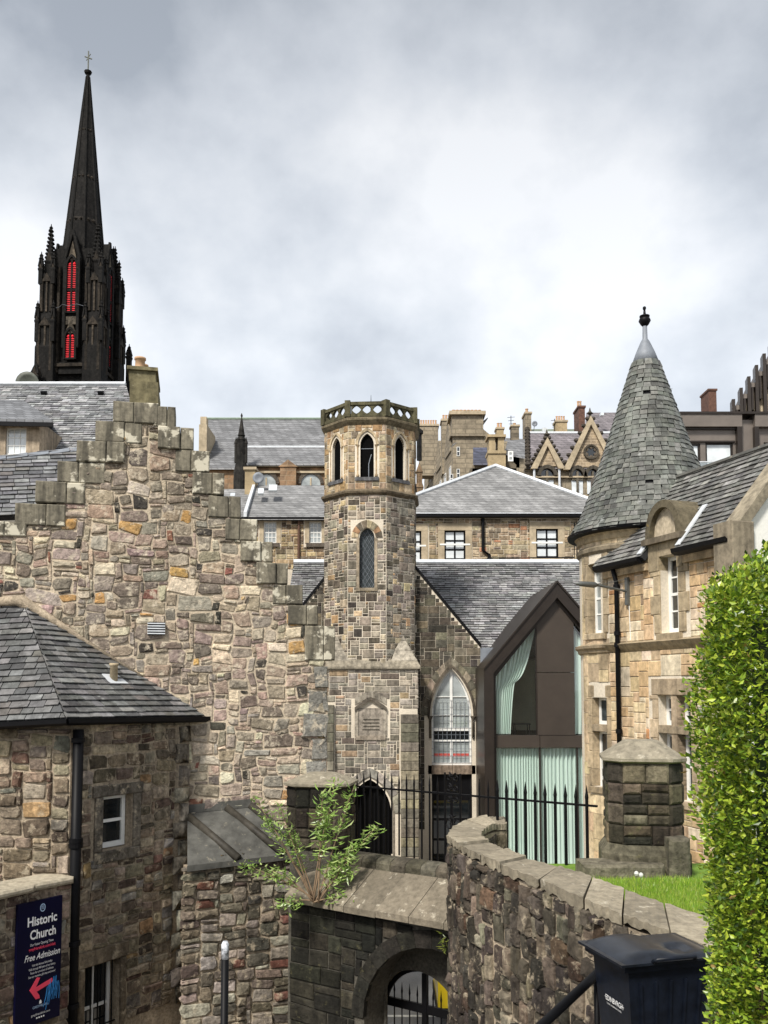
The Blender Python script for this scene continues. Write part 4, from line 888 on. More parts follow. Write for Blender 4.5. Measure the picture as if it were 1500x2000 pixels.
# ================================================================== wheelie bin
M['bin'] = plain('bin_plastic', (0.006, 0.009, 0.017), .45, 0, .3, 9, .1, spec=.3); M['binlid'] = plain('bin_lid_plastic', (0.010, 0.013, 0.02), .34, 0, .35, 14, .1)
bc = P(1226, 1890, 6.3); bt_ = P(1226, 1888, 6.3).z; bz = bt_ - 1.0
MB().wbox(1.25, 3.6, 5.6, 7.6, -0.01, bz - .002).build('bin_landing', M['paving'], kind='structure')
bin_ = root('wheelie_bin', (bc.x + .1, bc.y + .3, bz), 'dark wheelie bin with ridged lid and small white print, beside the hedge', 'bin')
bu_, bv_ = Vector((-.27, .963, 0)).normalized(), Vector((.963, .27, 0)).normalized()      # along the printed side (away), along the dark side (right)
SD, SWd = .50, .66
def bpnt(a, b, z, sh=0): return Vector((bc.x, bc.y, z)) + bu_ * (a * SD) + bv_ * (b * SWd)
def loop(e, z): return [bpnt(-e, -e, z), bpnt(-e, 1 + e, z), bpnt(1 + e, 1 + e, z), bpnt(1 + e, -e, z)]
mb = MB(); mb.prism(loop(-.005, bt_), loop(-.12, bz + .04)); mb.build('body', M['bin'], bin_)
mb = MB(); mb.prism(loop(.06, bt_ + .012), loop(.06, bt_ - .035)); mb.build('rim', M['bin'], bin_)
# lid : shallow dome with a raised hump
nl = 14; vs = []; fs = []
for i in range(nl + 1):
    for j in range(nl + 1):
        a, b = -.12 + 1.24 * i / nl, -.12 + 1.24 * j / nl; ed = min(a + .12, 1.12 - a, b + .12, 1.12 - b)
        h = .018 + .022 * min(1, ed / .18) + (.03 * max(0, 1 - ((b - .30) / .3) ** 2) * (1 if ed > .12 else ed / .12)) - (.03 if .62 < b < .78 and .1 < a < .5 else 0)
        if ed <= 0: h = .0
        vs.append(bpnt(a, b, bt_ + .014 + h))
fs = [(i * (nl + 1) + j, (i + 1) * (nl + 1) + j, (i + 1) * (nl + 1) + j + 1, i * (nl + 1) + j + 1) for i in range(nl) for j in range(nl)]
ld = MB().add(vs, fs).build('lid', M['binlid'], bin_, True)
MB().prism(loop(.122, bt_ + .03), loop(.122, bt_ + .013)).build('lid_flange', M['binlid'], ld)
for k in range(5):
    bb = .14 + k * .18; MB().prism([bpnt(.05, bb, bt_ - .12), bpnt(.05, bb + .025, bt_ - .12), bpnt(.105, bb * .8 + .11, bz + .2), bpnt(.105, bb * .8 + .09, bz + .2)], [bpnt(-.012, bb, bt_ - .12), bpnt(-.012, bb + .025, bt_ - .12), bpnt(.075, bb * .8 + .11, bz + .2), bpnt(.075, bb * .8 + .09, bz + .2)]).build('body_rib', M['bin'], bin_)
MB().tube([bpnt(-.1, .25, bt_ + .03), bpnt(-.16, .27, bt_ + .055), bpnt(-.16, .73, bt_ + .055), bpnt(-.1, .75, bt_ + .03)], .015, 8).build('handle', M['bin'], bin_, True)
for s in (.08, .92):
    ax = bpnt(-.02, s, bz + .1); mb = MB(); mb.tube([ax - bv_ * .025, ax + bv_ * .025], .1, 18); wh = mb.build('wheel', M['black'], bin_); MB().tube([ax - bv_ * .028, ax + bv_ * .028], .05, 12).build('hub', M['bin'], wh)
class BF:
    def __call__(s, u, v, d=0):
        t = (bt_ - v) / (bt_ - bz); e = .005 + .115 * t; return bpnt(1 - u / SD, .0, v) + bv_ * (e * SWd - d)
bf = BF(); dvc = P(1182, 1960, 6.5).z
text('·EDINBVRGH·', 0, 0, .055, 'ink_white', bin_, 'lettering', bf, 0, (.27, dvc, .004), .01, .26)
text('THE CITY OF EDINBURGH COUNCIL', 0, 0, .016, 'ink_white', bin_, 'lettering', bf, 0, (.26, dvc - .04, .004), .0, .2)
# ================================================================== handrails
h1 = P(440, 1838, 3.7); hp = root('handrail_post', (h1.x, h1.y, 4.6), 'slim black handrail post with worn white tip at bottom centre-left', 'handrail')
MB().tube([h1 - Vector((0, 0, .07)), (h1.x, h1.y, 4.55)], .0155, 12).build('post', M['black'], hp, True)
MB().tube([h1 + Vector((0, 0, .0)), h1 - Vector((0, 0, .012)), h1 - Vector((0, 0, .07))], [.009, .0155, .0157], 12).build('worn_tip', plain('worn_white_paint', (.6, .63, .68), .3, 0, .5, 60), hp, True)
a, b = P(1165, 1903, 6.9), P(1045, 2015, 6.2); hrl = root('sloping_handrail', (b.x, b.y, 4), 'thick black sloping handrail descending left from behind the bin', 'handrail')
MB().tube([a + (a - b) * .25, a, b, b + (b - a) * 1.2], .035, 12).build('rail', M['black'], hrl, True)
for p in (a, b + (b - a) * 1.0): MB().tube([p, (p.x, p.y, p.z - 1.2)], .022, 10).build('post', M['black'], hrl, True)
# ================================================================== church hotel : octagonal tower, gable, nave
rng = random.Random(71)
TC = P(724, 1340, 36.85); TC.z = 0; AP = 1.83; ROT = -4.0
chu = root('church_with_tower', (TC.x, TC.y, 0), 'sandstone church with octagonal belfry tower and pointed doorway at the centre', 'church')
def oct_frame(k, ap=AP, rot=ROT):
    th = R(-90 + rot + 45 * k); nn = Vector((math.cos(th), math.sin(th), 0)); o = TC + nn * ap; return Frame((o.x, o.y), -90 + rot + 45 * k + 90)
HS = AP * math.tan(math.pi / 8)
Z = {k: zz(k, 35.0, 724) for k in (785, 800, 818, 826, 836, 855, 860, 900, 930, 938, 955, 962, 970, 1018, 1032, 1048, 1148, 1230, 1286, 1303)}
BELF = [(0.47, 0.34, 0.20, 4), (0.40, 0.255, 0.135, 3), (0.52, 0.42, 0.28, 3), (0.33, 0.26, 0.18, 2), (0.24, 0.20, 0.14, 1)]
TOWR = [(0.23, 0.20, 0.16, 4), (0.33, 0.29, 0.235, 6), (0.125, 0.105, 0.08, 2.5), (0.44, 0.36, 0.265, 2), (0.62, 0.49, 0.30, .8), (0.40, 0.26, 0.15, .6), (0.06, 0.05, 0.042, .5)]
pm = MB(); pcs = []; blk = []
bs0, bsp, bap = zz(932, 35), zz(868, 35), zz(846, 35)        # belfry opening sill, spring, apex
wl0, wlsp, wlap = zz(1148, 35), zz(1050, 35), zz(1030, 35); WHW = .30; BHW = .27
for k in range(-4, 4):
    F = oct_frame(k); vis = k in (-1, 0, 1)
    backing(pm, F, -HS, HS, Z[962], Z[826], [(-BHW, BHW, bs0, bap)], -.34, 0.0); spandrel(pm, F, 0, BHW, bsp, bap, -.34, 0, 6)
    if k == 0:
        backing(pm, F, -HS, HS, Z[1303] - .1, Z[962], [(-WHW, WHW, wl0, wlap)], -.34, 0); spandrel(pm, F, 0, WHW, wlsp, wlap, -.34, 0, 6)
    else: pm.box(F, -HS, HS, Z[1303] - .1, Z[962], -.34, 0)
    if vis or k in (-2, 2):
        ok1 = lambda u, v: not in_arch(u, v, 0, BHW + .2, bs0 - .12, bsp, bap + .22)
        pcs += [block(F, (max(a, -HS), b, min(c, HS), d), pick(BELF, rng, .12), .010, .02, .016, -.03, rng, .006, 3) for a, b, c, d in pack(-HS, HS, Z[962] + .12, Z[826] - .04, HS * 2 / 11, ok1, [(2, 2, 4), (3, 2, 3), (2, 1, 2), (3, 3, 2), (1, 2, 2), (2, 3, 2)], rng)]
        ok2 = (lambda u, v: not in_arch(u, v, 0, WHW + .12, wl0 - .12, wlsp, wlap + .36) and not (v > wlsp - .1 and v < wlap + .36 and abs(u) < WHW + .33)) if k == 0 else (lambda u, v: True)
        pcs += [block(F, (max(a, -HS), b, min(c, HS), d), pick(TOWR, rng, .14), .015, .024, .018, -.03, rng, .012, 3) for a, b, c, d in pack(-HS, HS, Z[1303], Z[962] - .03, HS * 2 / 13, ok2, [(2, 1, 4), (3, 2, 3), (2, 2, 3), (1, 1, 3), (4, 2, 1.5), (3, 1, 3), (4, 3, .8), (3, 3, 1)], rng)]
    if k in (-2, -1, 0, 1, 2):
        # belfry arch mouldings, colonettes, sill
        A1 = arch(0, BHW, bsp, bap, 7); A2 = arch(0, BHW + .09, bsp, bap + .1, 7); A3 = arch(0, BHW + .2, bsp, bap + .21, 7)
        wn = MB(); wn.strip(F, A1, A2, -.2, -.05, (.40, .30, .19)); wn.strip(F, A2, A3, -.1, .05, (.50, .40, .26)); hd_ = wn.build('belfry_arch', M['tower_stone'], chu)
        for s in (-1, 1):
            u = s * (BHW + .10); mb = MB(); mb.lathe(F(u, 0, -.03), [(.07, bs0 + .02), (.07, bs0 + .1), (.045, bs0 + .14), (.045, bsp - .12), (.075, bsp - .03), (.085, bsp - .005)], 10, 0, (.38, .28, .17)); mb.build('colonnette', M['tower_stone'], hd_, True)
        MB().box(F, -BHW - .2, BHW + .2, bs0 - .14, bs0, -.3, .07, (.13, .13, .135)).build('belfry_sill', M['tower_stone'], hd_)
pm.build('tower_wall', M['mortar_pale'], chu)
# diamond-leaded lancet in the front face
F0 = oct_frame(0)
emit(voussoirs(F0, 0, WHW + .05, wlsp, wlap, .27, 4, rng, [(0.45, .36, .24, 2), (.30, .24, .17, 2), (.15, .125, .095, 2), (.42, .25, .14, 1)], -.03, .035, .04), 'voussoir', M['tower_stone'], chu)
for s in (-1, 1): MB().box(F0, min(s * WHW, s * (WHW + .11)), max(s * WHW, s * (WHW + .11)), wl0, wlsp, -.2, .03, (.40, .33, .24)).build('jamb', M['tower_stone'], chu)
MB().box(F0, -WHW - .13, WHW + .13, wl0 - .13, wl0 - .002, -.25, .06, (.3, .25, .18)).build('sill', M['tower_stone'], chu)
mb = MB(); mb.poly(F0, [(-WHW, wl0)] + arch(0, WHW, wlsp, wlap, 6) + [(WHW, wl0)], -.22, -.2); ln_ = mb.build('lancet_window', M['glass_blue'], chu)
mb = MB(); st_p = .17
for i in range(-14, 15):
    for s in (-1, 1):
        pts = []
        for j in range(40):
            v = wl0 + (wlap - wl0) * j / 39; u = i * st_p + s * (v - wl0) * .6
            if in_arch(u, v, 0, WHW - .01, wl0, wlsp, wlap): pts.append((u, v))
        if len(pts) > 1: mb.tube([F0(*pts[0], -.195), F0(*pts[-1], -.195)], .007, 4)
mb.build('lead_lattice', M['lead'], ln_)
# black prism behind the belfry openings paints in their shade, and louvre rail
MB().lathe(TC, [((AP - .13) / math.cos(math.pi / 8), Z[962] + .1), ((AP - .13) / math.cos(math.pi / 8), Z[826] - .1)], 8, R(-90 + ROT + 22.5)).build('belfry_shade_core', M['dark'], chu)
mb = MB()
for i in range(40): pass
mb.tube([F0(.06, bs0, -.1), F0(.06, bs0 + .55, -.1), F0(.11, bs0 + .75, -.1), F0(.17, bs0 + .95, -.1)], .018, 6); mb.box(F0, -BHW, BHW, bsp - .15, bsp - .13, -.12, -.1); mb.build('belfry_conduit', M['lead'], chu)
def oring(name, prof, mat, col):      # moulded ring round the octagon : prof = (apothem, z)
    return MB().lathe(TC, [(a / math.cos(math.pi / 8), z) for a, z in prof], 8, R(-90 + ROT + 22.5), col).build(name, mat, chu)
oring('string_course', [(AP, Z[962] - .12), (AP + .13, Z[962] - .02), (AP + .15, Z[962] + .05), (AP, Z[962] + .17)], M['tower_stone'], (.17, .135, .09))
oring('cornice', [(AP, Z[826] - .1), (AP + .08, Z[826]), (AP + .15, Z[826] + .1), (AP + .15, Z[826] + .18), (AP + .06, Z[826] + .24)], M['tower_stone'], (.20, .165, .105))
pz0, pz1 = Z[826] + .24, Z[785]
M['par'] = stone_mat('algae_parapet', (.115, .105, .06), 6, .5, 1.5, .6, streak=.4, bump=.4, lichen=(.24, .23, .12))
for k in range(-4, 4):
    F = oct_frame(k, AP + .06); hs = (AP + .06) * math.tan(math.pi / 8); mb = MB()
    mb.box(F, -hs, hs, pz1 - .13, pz1, -.16, .03); mb.box(F, -hs, hs, pz0, pz0 + .13, -.16, .03)
    a, b = pz0 + .13, pz1 - .13; ch_ = b - a; cw = (2 * hs - .3) / 3
    for j in range(3):
        uc_ = -hs + .15 + cw * (j + .5); n_ = 16; inn = []; outt = []
        for q in range(n_ + 1):
            an = 2 * math.pi * q / n_ + math.pi / 4; c_, s_ = math.cos(an), math.sin(an); mxx = max(abs(c_), abs(s_)); rr = 1 - .16 * abs(math.sin(2 * an))
            inn.append((uc_ + c_ * cw * .44 * rr, (a + b) / 2 + s_ * ch_ * .48 * rr)); outt.append((uc_ + c_ / mxx * cw * .5, (a + b) / 2 + s_ / mxx * ch_ * .5))
        mb.strip(F, inn, outt, -.12, -.01)
    mb.build('pierced_parapet', M['par'], chu)
    MB().box(F, -hs - .1, -hs + .12, pz0, pz1 + .05, -.2, .08).build('parapet_post', M['par'], chu)
MB().lathe(TC, [(.02, pz0), (.02, pz1 + .5), (.005, pz1 + .9)], 6).build('lightning_rod', M['black'], chu)
MB().lathe(TC, [(AP, pz0 - .2), (AP, pz0 + .02), (.05, pz0 + .1)], 8, R(22.5 + ROT)).build('tower_roof', M['lead'], chu)
# square base stage
SQ = 1.85; FQ = Frame((TC.x, TC.y - SQ), 0); zq = zz(1300, 35)
dz0 = .12; DHW = .83; dsp = zz(1588, 35); dap = zz(1522, 35); duc = FQ.uv(722, 1600)[0]
(nu0, nv0), (nu1, nv1) = FQ.uv(700, 1437), FQ.uv(748, 1388); nc = (nu0 + nu1) / 2
mb = MB(); backing(mb, FQ, -SQ, SQ, 0, zq, [(duc - DHW, duc + DHW, 0, dap)], -.5, 0); spandrel(mb, FQ, duc, DHW, dsp, dap, -.5, 0, 8)
mb.wbox(TC.x - SQ, TC.x + SQ, TC.y - SQ + .5, TC.y + SQ, 0, zq); mb.build('tower_base', M['mortar_pale'], chu)
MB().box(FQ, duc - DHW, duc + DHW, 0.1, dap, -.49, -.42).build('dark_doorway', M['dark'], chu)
ok = lambda u, v: not in_arch(u, v, duc, DHW + .42, 0, dsp, dap + .45) and not (nu0 - .22 < u < nu1 + .22 and nv0 - .12 < v < nv1 + .42) and not (u < -SQ + .5 and v < zz(1372, 35)) and not (u > SQ - .68 and v < zz(1385, 35))
SQR = [(0.31, 0.28, 0.235, 5), (0.24, 0.215, 0.18, 4), (0.39, 0.345, 0.275, 3), (0.175, 0.15, 0.12, 2), (0.40, 0.29, 0.19, 1)]
pcs += [block(FQ, rc, pick(SQR, rng, .12), .014, .024, .018, -.03, rng, .012, 3) for rc in pack(-SQ, SQ, zz(1690, 35), zq - .16, .125, ok, [(3, 1, 4), (4, 2, 4), (2, 1, 3), (5, 2, 2), (3, 2, 3), (6, 2, 1), (1, 1, 1)], rng)]
emit(pcs, 'block', M['tower_stone'], chu, 300, rest='rest_of_blocks')
# door arch orders
emit(voussoirs(FQ, duc, DHW + .14, dsp, dap + .12, .28, 6, rng, [(.28, .26, .22, 1), (.36, .33, .27, 1), (.22, .2, .17, 1)], -.03, .04, .03), 'door_voussoir', M['tower_stone'], chu)
for k, (o_, dd) in enumerate(((0.0, -.1), (.07, .02))):
    mb = MB(); A1 = arch(duc, DHW + o_, dsp, dap + o_, 8); A2 = arch(duc, DHW + o_ + .07, dsp, dap + o_ + .08, 8); mb.strip(FQ, A1, A2, -.3, dd, (.19, .17, .135))
    for s in (-1, 1): mb.box(FQ, *sorted((duc + s * (DHW + o_), duc + s * (DHW + o_ + .07))), .12, dsp, -.3, dd, (.22, .19, .15))
    mb.build('door_moulding', M['tower_stone'], chu)
mb = MB()
for k in range(9): u = duc - DHW + .1 + k * (2 * DHW - .2) / 8; mb.tube([FQ(u, .12, -.3), FQ(u, dsp + .35 + .5 * (1 - abs(k - 4) / 4), -.3)], .02, 6)
mb.build('door_grille', M['black'], chu)
# weathering slope and broaches
mb = MB()
for s_ in (0,):
    zb = zz(1303, 35); e_ = SQ + .12; top = SQ - .03
    mb.lathe(TC, [(SQ * 1.4142, zb - .1), (e_ * 1.4142, zb - .06), (e_ * 1.4142, zb + .02), (top * 1.4142, zb + .30)], 4, R(45), (.30, .265, .205))
mb.build('weathering', M['tower_stone'], chu)
for sx_ in (-1, 1):
    for sy_ in (-1, 1):
        c = TC + Vector((sx_ * (SQ - .02), sy_ * (SQ - .02), zq + .2)); k_ = .78; a = c - Vector((sx_ * k_ * 1.25, 0, 0)); b = c - Vector((0, sy_ * k_ * 1.25, 0)); ap_ = TC + Vector((sx_ * AP * .66, sy_ * AP * .66, zz(1232, 35)))
        zs = [0, .36, .7, 1]
        for t0, t1 in zip(zs, zs[1:]):
            e_ = .02; mid = (a + b) / 2; f = lambda p, t: p + (ap_ - p) * t
            lo = [f(a, t0), f(c, t0), f(b, t0)]; hi = [f(a, t1), f(c, t1), f(b, t1)]; ctr = sum(lo, Vector()) / 3; lo = [p + (p - ctr).normalized() * .03 for p in lo]
            mb = MB(); mb.prism(hi, lo, shade((.30, .27, .22), .85, 1.2)); mb.build('broach_stone', M['tower_stone'], chu)
# buttresses
for x0, x1, pt in ((-SQ - .06, -SQ + .46, 1376), (SQ - .66, SQ + .04, 1388)):
    ztp = zz(pt, 34.6); v = 0.0; k = 0
    while v < ztp - .2:
        h = .36; off = .38 if v < zz(1560, 34.6) else (.28 if v < zz(1462, 34.6) else .16)
        vs, fs, c = block(FQ, (x0, v, x1, min(v + h, ztp)), pick([(.19, .175, .135, 2), (.27, .24, .185, 2), (.33, .29, .2, 1)], rng), .006, off, .02, -.1, amp=.0); mesh_obj('buttress_block', vs, fs, [c] * len(vs), M['tower_stone'], chu); v += h
# inscribed plaque with pointed hood
MB().box(FQ, nu0, nu1, nv0, nv1 + .1, -.0, .02, (.33, .29, .24)).build('plaque', M['tower_stone'], chu)
mb = MB()
for k in range(4): mb.box(FQ, nu0 + .16 + .03 * (k % 2), nu1 - .14, nv0 + .22 + k * .13, nv0 + .26 + k * .13, .021, .035, (.1, .09, .07))
mb.build('plaque_lettering', M['tower_stone'], chu)
mb = MB()
for s in (-1, 1): mb.box(FQ, *sorted((nc + s * .48, nc + s * .62)), nv0, nv1 + .05, -.02, .06, (.36, .32, .26))
mb.box(FQ, nu0 - .1, nu1 + .1, nv0 - .16, nv0, -.02, .07, (.34, .29, .23)); mb.build('plaque_frame', M['tower_stone'], chu)
mb = MB()
A1 = [(nc - .62, nv1), (nc - .5, nv1 + .1), (nc, nv1 + .42), (nc + .5, nv1 + .1), (nc + .62, nv1)]; A2 = [(a, b + .13) for a, b in A1]; mb.strip(FQ, A1, A2, -.02, .13, (.14, .12, .095)); mb.build('plaque_hood', M['tower_stone'], chu)
for k in range(5):
    f = lambda t, o: (nc + (t - .5) * 1.25, nv1 + .22 + o + .34 * (1 - abs(t - .5) * 2)); a0, a1 = k / 5 + .01, (k + 1) / 5 - .01; MB().poly(FQ, [f(a0, 0), f(a1, 0), f(a1, .26), f(a0, .26)], -.02, .035, shade((.30, .27, .22), .8, 1.2)).build('hood_voussoir', M['tower_stone'], chu)
# ---- gable front
FGb = Frame((0, 36.4), 0); q = lambda x, y: FGb.uv(x, y)
gl = [q(560, 1225), q(728, 1012), q(938, 1264)]; w_uc = q(882, 1400)[0]; whw = q(921, 1400)[0] - w_uc; wsp = q(882, 1398)[1]; wap = q(882, 1306)[1]; wv0 = 0.12
mb = MB(); backing(mb, FGb, gl[0][0], gl[2][0], 0, gl[2][1], [(w_uc - whw, w_uc + whw, wv0, gl[2][1])], -.4, 0)
spv = gl[2][1]
for s in (-1, 1):
    A = arch(w_uc, whw, wsp, wap, 9); side = A[:10] if s < 0 else A[9:]
    for a, b in zip(side, side[1:]): mb.poly(FGb, [a, b, (b[0], spv), (a[0], spv)], -.4, 0)
mb.poly(FGb, [(gl[0][0], spv), (gl[0][0], gl[0][1]), gl[1], (gl[2][0], spv)], -.4, 0); mb.build('gable_wall', M['mortar_pale'], chu)
GST = [(0.08, 0.07, 0.054, 5), (0.115, 0.10, 0.075, 4), (0.05, 0.045, 0.037, 3), (0.18, 0.145, 0.10, 1)]
gx = (gl[1][0], gl[1][1]); sl_r = (gl[1][1] - gl[2][1]) / (gl[2][0] - gl[1][0]); sl_l = (gl[1][1] - gl[0][1]) / (gl[1][0] - gl[0][0])
def inb(u, v):
    if v > gx[1] - (u - gx[0]) * sl_r - .08 if u > gx[0] else v > gx[1] - (gx[0] - u) * sl_l - .08: return False
    return not in_arch(u, v, w_uc, whw + .32, 0, wsp, wap + .36) and not (abs(u - w_uc) < whw + .2 and v < wsp)
gp = []
for rc in pack(q(590, 1300)[0], gl[2][0], zz(1620, 36.4), gx[1], .155, inb, [(3, 1, 3), (3, 2, 4), (4, 2, 3), (2, 1, 3), (5, 2, 2), (2, 2, 2), (4, 1, 2)], rng):
    px = proj(FGb(rc[0], rc[1]))
    if 650 < px[0] < 790: continue
    c = pick(GST, rng, .16)
    if px[1] > 1250 and px[0] > 850: c = tuple(x * 1.7 for x in c)
    gp.append(block(FGb, rc, c, .007, .02, .014, -.03, rng))
emit(gp, 'gable_block', M['tower_stone'], chu, 220, rest='rest_of_gable_blocks')
emit(voussoirs(FGb, w_uc, whw + .14, wsp, wap + .12, .3, 7, rng, [(.20, .175, .13, 1), (.27, .23, .17, 1), (.15, .13, .1, 1)], -.03, .03, .03), 'window_voussoir', M['tower_stone'], chu)
mb = MB()
for o_, dd, w_ in ((0, -.12, .07), (.07, .07, .1)):
    mb.strip(FGb, arch(w_uc, whw + o_, wsp, wap + o_, 9), arch(w_uc, whw + o_ + w_, wsp, wap + o_ + w_ * 1.1, 9), -.3, dd, (.12, .10, .075))
for s in (-1, 1): mb.box(FGb, *sorted((w_uc + s * whw, w_uc + s * (whw + .17))), 0.12, wsp, -.3, -.02, (.21, .165, .115))
mb.build('window_arch', M['tower_stone'], chu)
for s in (-1, 1): MB().lathe(FGb(w_uc + s * (whw + .06), 0, .04), [(.05, wsp - .9), (.05, wsp - .16), (.1, wsp - .06), (.12, wsp)], 10, 0, (.13, .11, .085)).build('window_colonnette', M['tower_stone'], chu, True)
# white timber window
vA, vB, vC, vD = q(882, 1425)[1], q(882, 1447)[1], q(882, 1490)[1], q(882, 1512)[1]
mb = MB(); Ai = arch(w_uc, whw - .08, wsp, wap - .09, 9); Ao = arch(w_uc, whw, wsp, wap, 9); mb.strip(FGb, Ai, Ao, -.25, -.17)
for s in (-1, 1): mb.box(FGb, *sorted((w_uc + s * whw, w_uc + s * (whw - .08))), vC, wsp, -.25, -.17)
mb.box(FGb, w_uc - .055, w_uc + .055, vA, wap - .06, -.24, -.165); mb.box(FGb, w_uc - whw, w_uc + whw, vA - .06, vA + .06, -.25, -.16); mb.box(FGb, w_uc - whw, w_uc + whw, vB - .03, vB + .03, -.25, -.16); mb.box(FGb, w_uc - .045, w_uc + .045, vC, vB, -.24, -.165); mb.box(FGb, w_uc - whw, w_uc + whw, vC - .1, vC, -.25, -.16); mb.box(FGb, w_uc - whw, w_uc + whw, wsp + .0, wsp + .03, -.24, -.18); mb.box(FGb, w_uc - whw, w_uc + whw, wsp + .75, wsp + .78, -.24, -.18)
wf = mb.build('pointed_window', M['white'], chu)
mb = MB(); mb.poly(FGb, [(w_uc - whw, vA)] + arch(w_uc, whw - .02, wsp, wap - .02, 9) + [(w_uc + whw, vA)], -.24, -.225); mb.build('pane', M['glass_net'], wf)
MB().box(FGb, w_uc - whw, w_uc + whw, vB, vA, -.24, -.225).build('pane', M['glass'], wf)
for s in (-1, 1):
    MB().box(FGb, *sorted((w_uc + s * .03, w_uc + s * whw)), vC, vB, -.24, -.225).build('pane', M['glass_net'], wf)
    MB().box(FGb, *sorted((w_uc + s * .06, w_uc + s * (whw - .09))), vC + .25, vC + .36, -.222, -.218).build('reflected_red_band', plain('red_reflection_tint', (.55, .08, .06), .6), wf)  # coloured strip on the pane stands for a red reflection
mb = MB()
for k in range(9): u = w_uc - whw + .1 + k * (2 * whw - .2) / 8; mb.box(FGb, u - .008, u + .008, vC, wsp + .6, -.15, -.14)
for k in range(10): v = vC + k * .28; mb.box(FGb, w_uc - whw, w_uc + whw, v - .006, v + .006, -.138, -.13)
mb.build('leading', M['lead'], wf)
MB().box(FGb, w_uc - whw - .15, w_uc + whw + .15, vD, vC - .1, -.3, .0, (.26, .2, .15)).build('door_lintel', M['tower_stone'], chu)
do = MB(); do.box(FGb, w_uc - whw, w_uc + whw, .12, vD, -.28, -.2); do = do.build('glazed_door', M['black'], chu)
for s in (-1, 1):
    for j in range(3):
        MB().box(FGb, *sorted((w_uc + s * .06, w_uc + s * (whw - .08))), .3 + j * .8, 1.0 + j * .8, -.199, -.19).build('pane', M['glass'], do)
# verges
mb = MB()
for a, b in ((gl[1], gl[2]), (gl[0], gl[1])):
    mb.poly(FGb, [(a[0], a[1]), (b[0] + .04, b[1] - .03), (b[0] + .04, b[1] + .13), (a[0], a[1] + .17)], -.45, .06)
mb.build('verge', M['black'], chu)
MB().box(FGb, gl[2][0], gl[2][0] + .62, q(950, 1312)[1], gl[2][1] - .02, -.5, .02).build('lead_flashing', M['lead'], chu)
# nave roof
A = P(545, 1285, 37.6); B = P(1250, 1285, 37.6); C = P(545, 1098, 43.5); Dd = P(1250, 1098, 43.5)
RN = Plane3(A, B - A, C); cv = [RN.loc(A), RN.loc(B), (RN.loc(B)[0], RN.loc(C)[1]), (RN.loc(A)[0], RN.loc(C)[1])]
nv = MB(); nv.poly(RN, cv, -.12, -.004); nv = nv.build('nave_roof', M['slate_under'], chu)
NSL = [(0.23, 0.23, 0.232, 4), (0.30, 0.30, 0.30, 4), (0.17, 0.17, 0.175, 2), (0.38, 0.38, 0.38, 1.3)]
emit(slates(RN, cv, 0.38, 0.185, rng, NSL, .016, .05), 'slate', M['slate'], nv, 0, rest='rest_of_slates')
MB().box(RN, cv[0][0], cv[1][0], cv[2][1] - .22, cv[2][1] + .05, 0.02, .14).build('ridge', M['lead_pale'], nv)
mb = MB(); mb.wbox(A.x, B.x, 37.9, 43.4, 0, A.z + .1); mb.build('nave_wall', M['mortar_pale'], chu)
# ================================================================== bronze gabled glass house
rng = random.Random(83)
FM = Frame((0, 33.3), 0); q = lambda x, y: FM.uv(x, y); ax_ = q(1088, 1138)[0]; e0 = q(945, 1308); hwm = ax_ - e0[0]; apz = q(1088, 1138)[1]
mg = root('bronze_glass_house', (ax_, 33.3, 0), 'modern bronze-clad gabled extension with tall glazing and mint curtains', 'building')
band = .55
o_pts = [(ax_ - hwm, .12), (ax_ - hwm, e0[1]), (ax_, apz), (ax_ + hwm, e0[1]), (ax_ + hwm, .12)]
bi = .36; sl = (apz - e0[1]) / hwm; i_pts = [(ax_ - hwm + bi, .12), (ax_ - hwm + bi, e0[1] + bi * sl - bi * math.hypot(1, sl) * 1.0), (ax_, apz - bi * math.hypot(1, sl)), (ax_ + hwm - bi, e0[1] + bi * sl - bi * math.hypot(1, sl)), (ax_ + hwm - bi, .12)]
MB().strip(FM, i_pts, o_pts, -6, 0.0).build('portal_frame', M['bronze'], mg)
# stepped inner reveal
i2 = [(ax_ + (u - ax_) * .955, v - (.12 if i in (1, 2, 3) else 0)) for i, (u, v) in enumerate(i_pts)]; MB().strip(FM, i2, i_pts, -.5, -.22).build('inner_reveal', M['bronze'], mg)
ip = lambda u: min(i2[2][1], i2[2][1] - abs(u - ax_) * sl)
zb0, zb1 = q(1100, 1461)[1], q(1100, 1437)[1]
pl, pr_ = q(1053, 1400)[0], q(1126, 1400)[0]
def bpan(name, pts, d0, d1, mat='bronze'): return MB().poly(FM, pts, d0, d1).build(name, M['bronze_panel'], mg)
zj = q(1090, 1313)[1]
bpan('bronze_panel', [(pl, zj + .012), (pr_, zj + .012), (pr_, ip(pr_)), (ax_, ip(ax_)), (pl, ip(pl))], -.45, -.28); bpan('bronze_panel', [(pl, zb1 + .01), (pr_, zb1 + .01), (pr_, zj - .012), (pl, zj - .012)], -.45, -.28)
x0, x1 = i2[0][0], i2[4][0]; mull = q(1058, 1500)[0]; mu2 = q(1132, 1500)[0]
bpan('spandrel_panel', [(x0, zb0), (mull - .01, zb0), (mull - .01, zb1), (x0, zb1)], -.5, -.3); bpan('spandrel_panel', [(mull + .01, zb0), (x1, zb0), (x1, zb1), (mull + .01, zb1)], -.5, -.3)
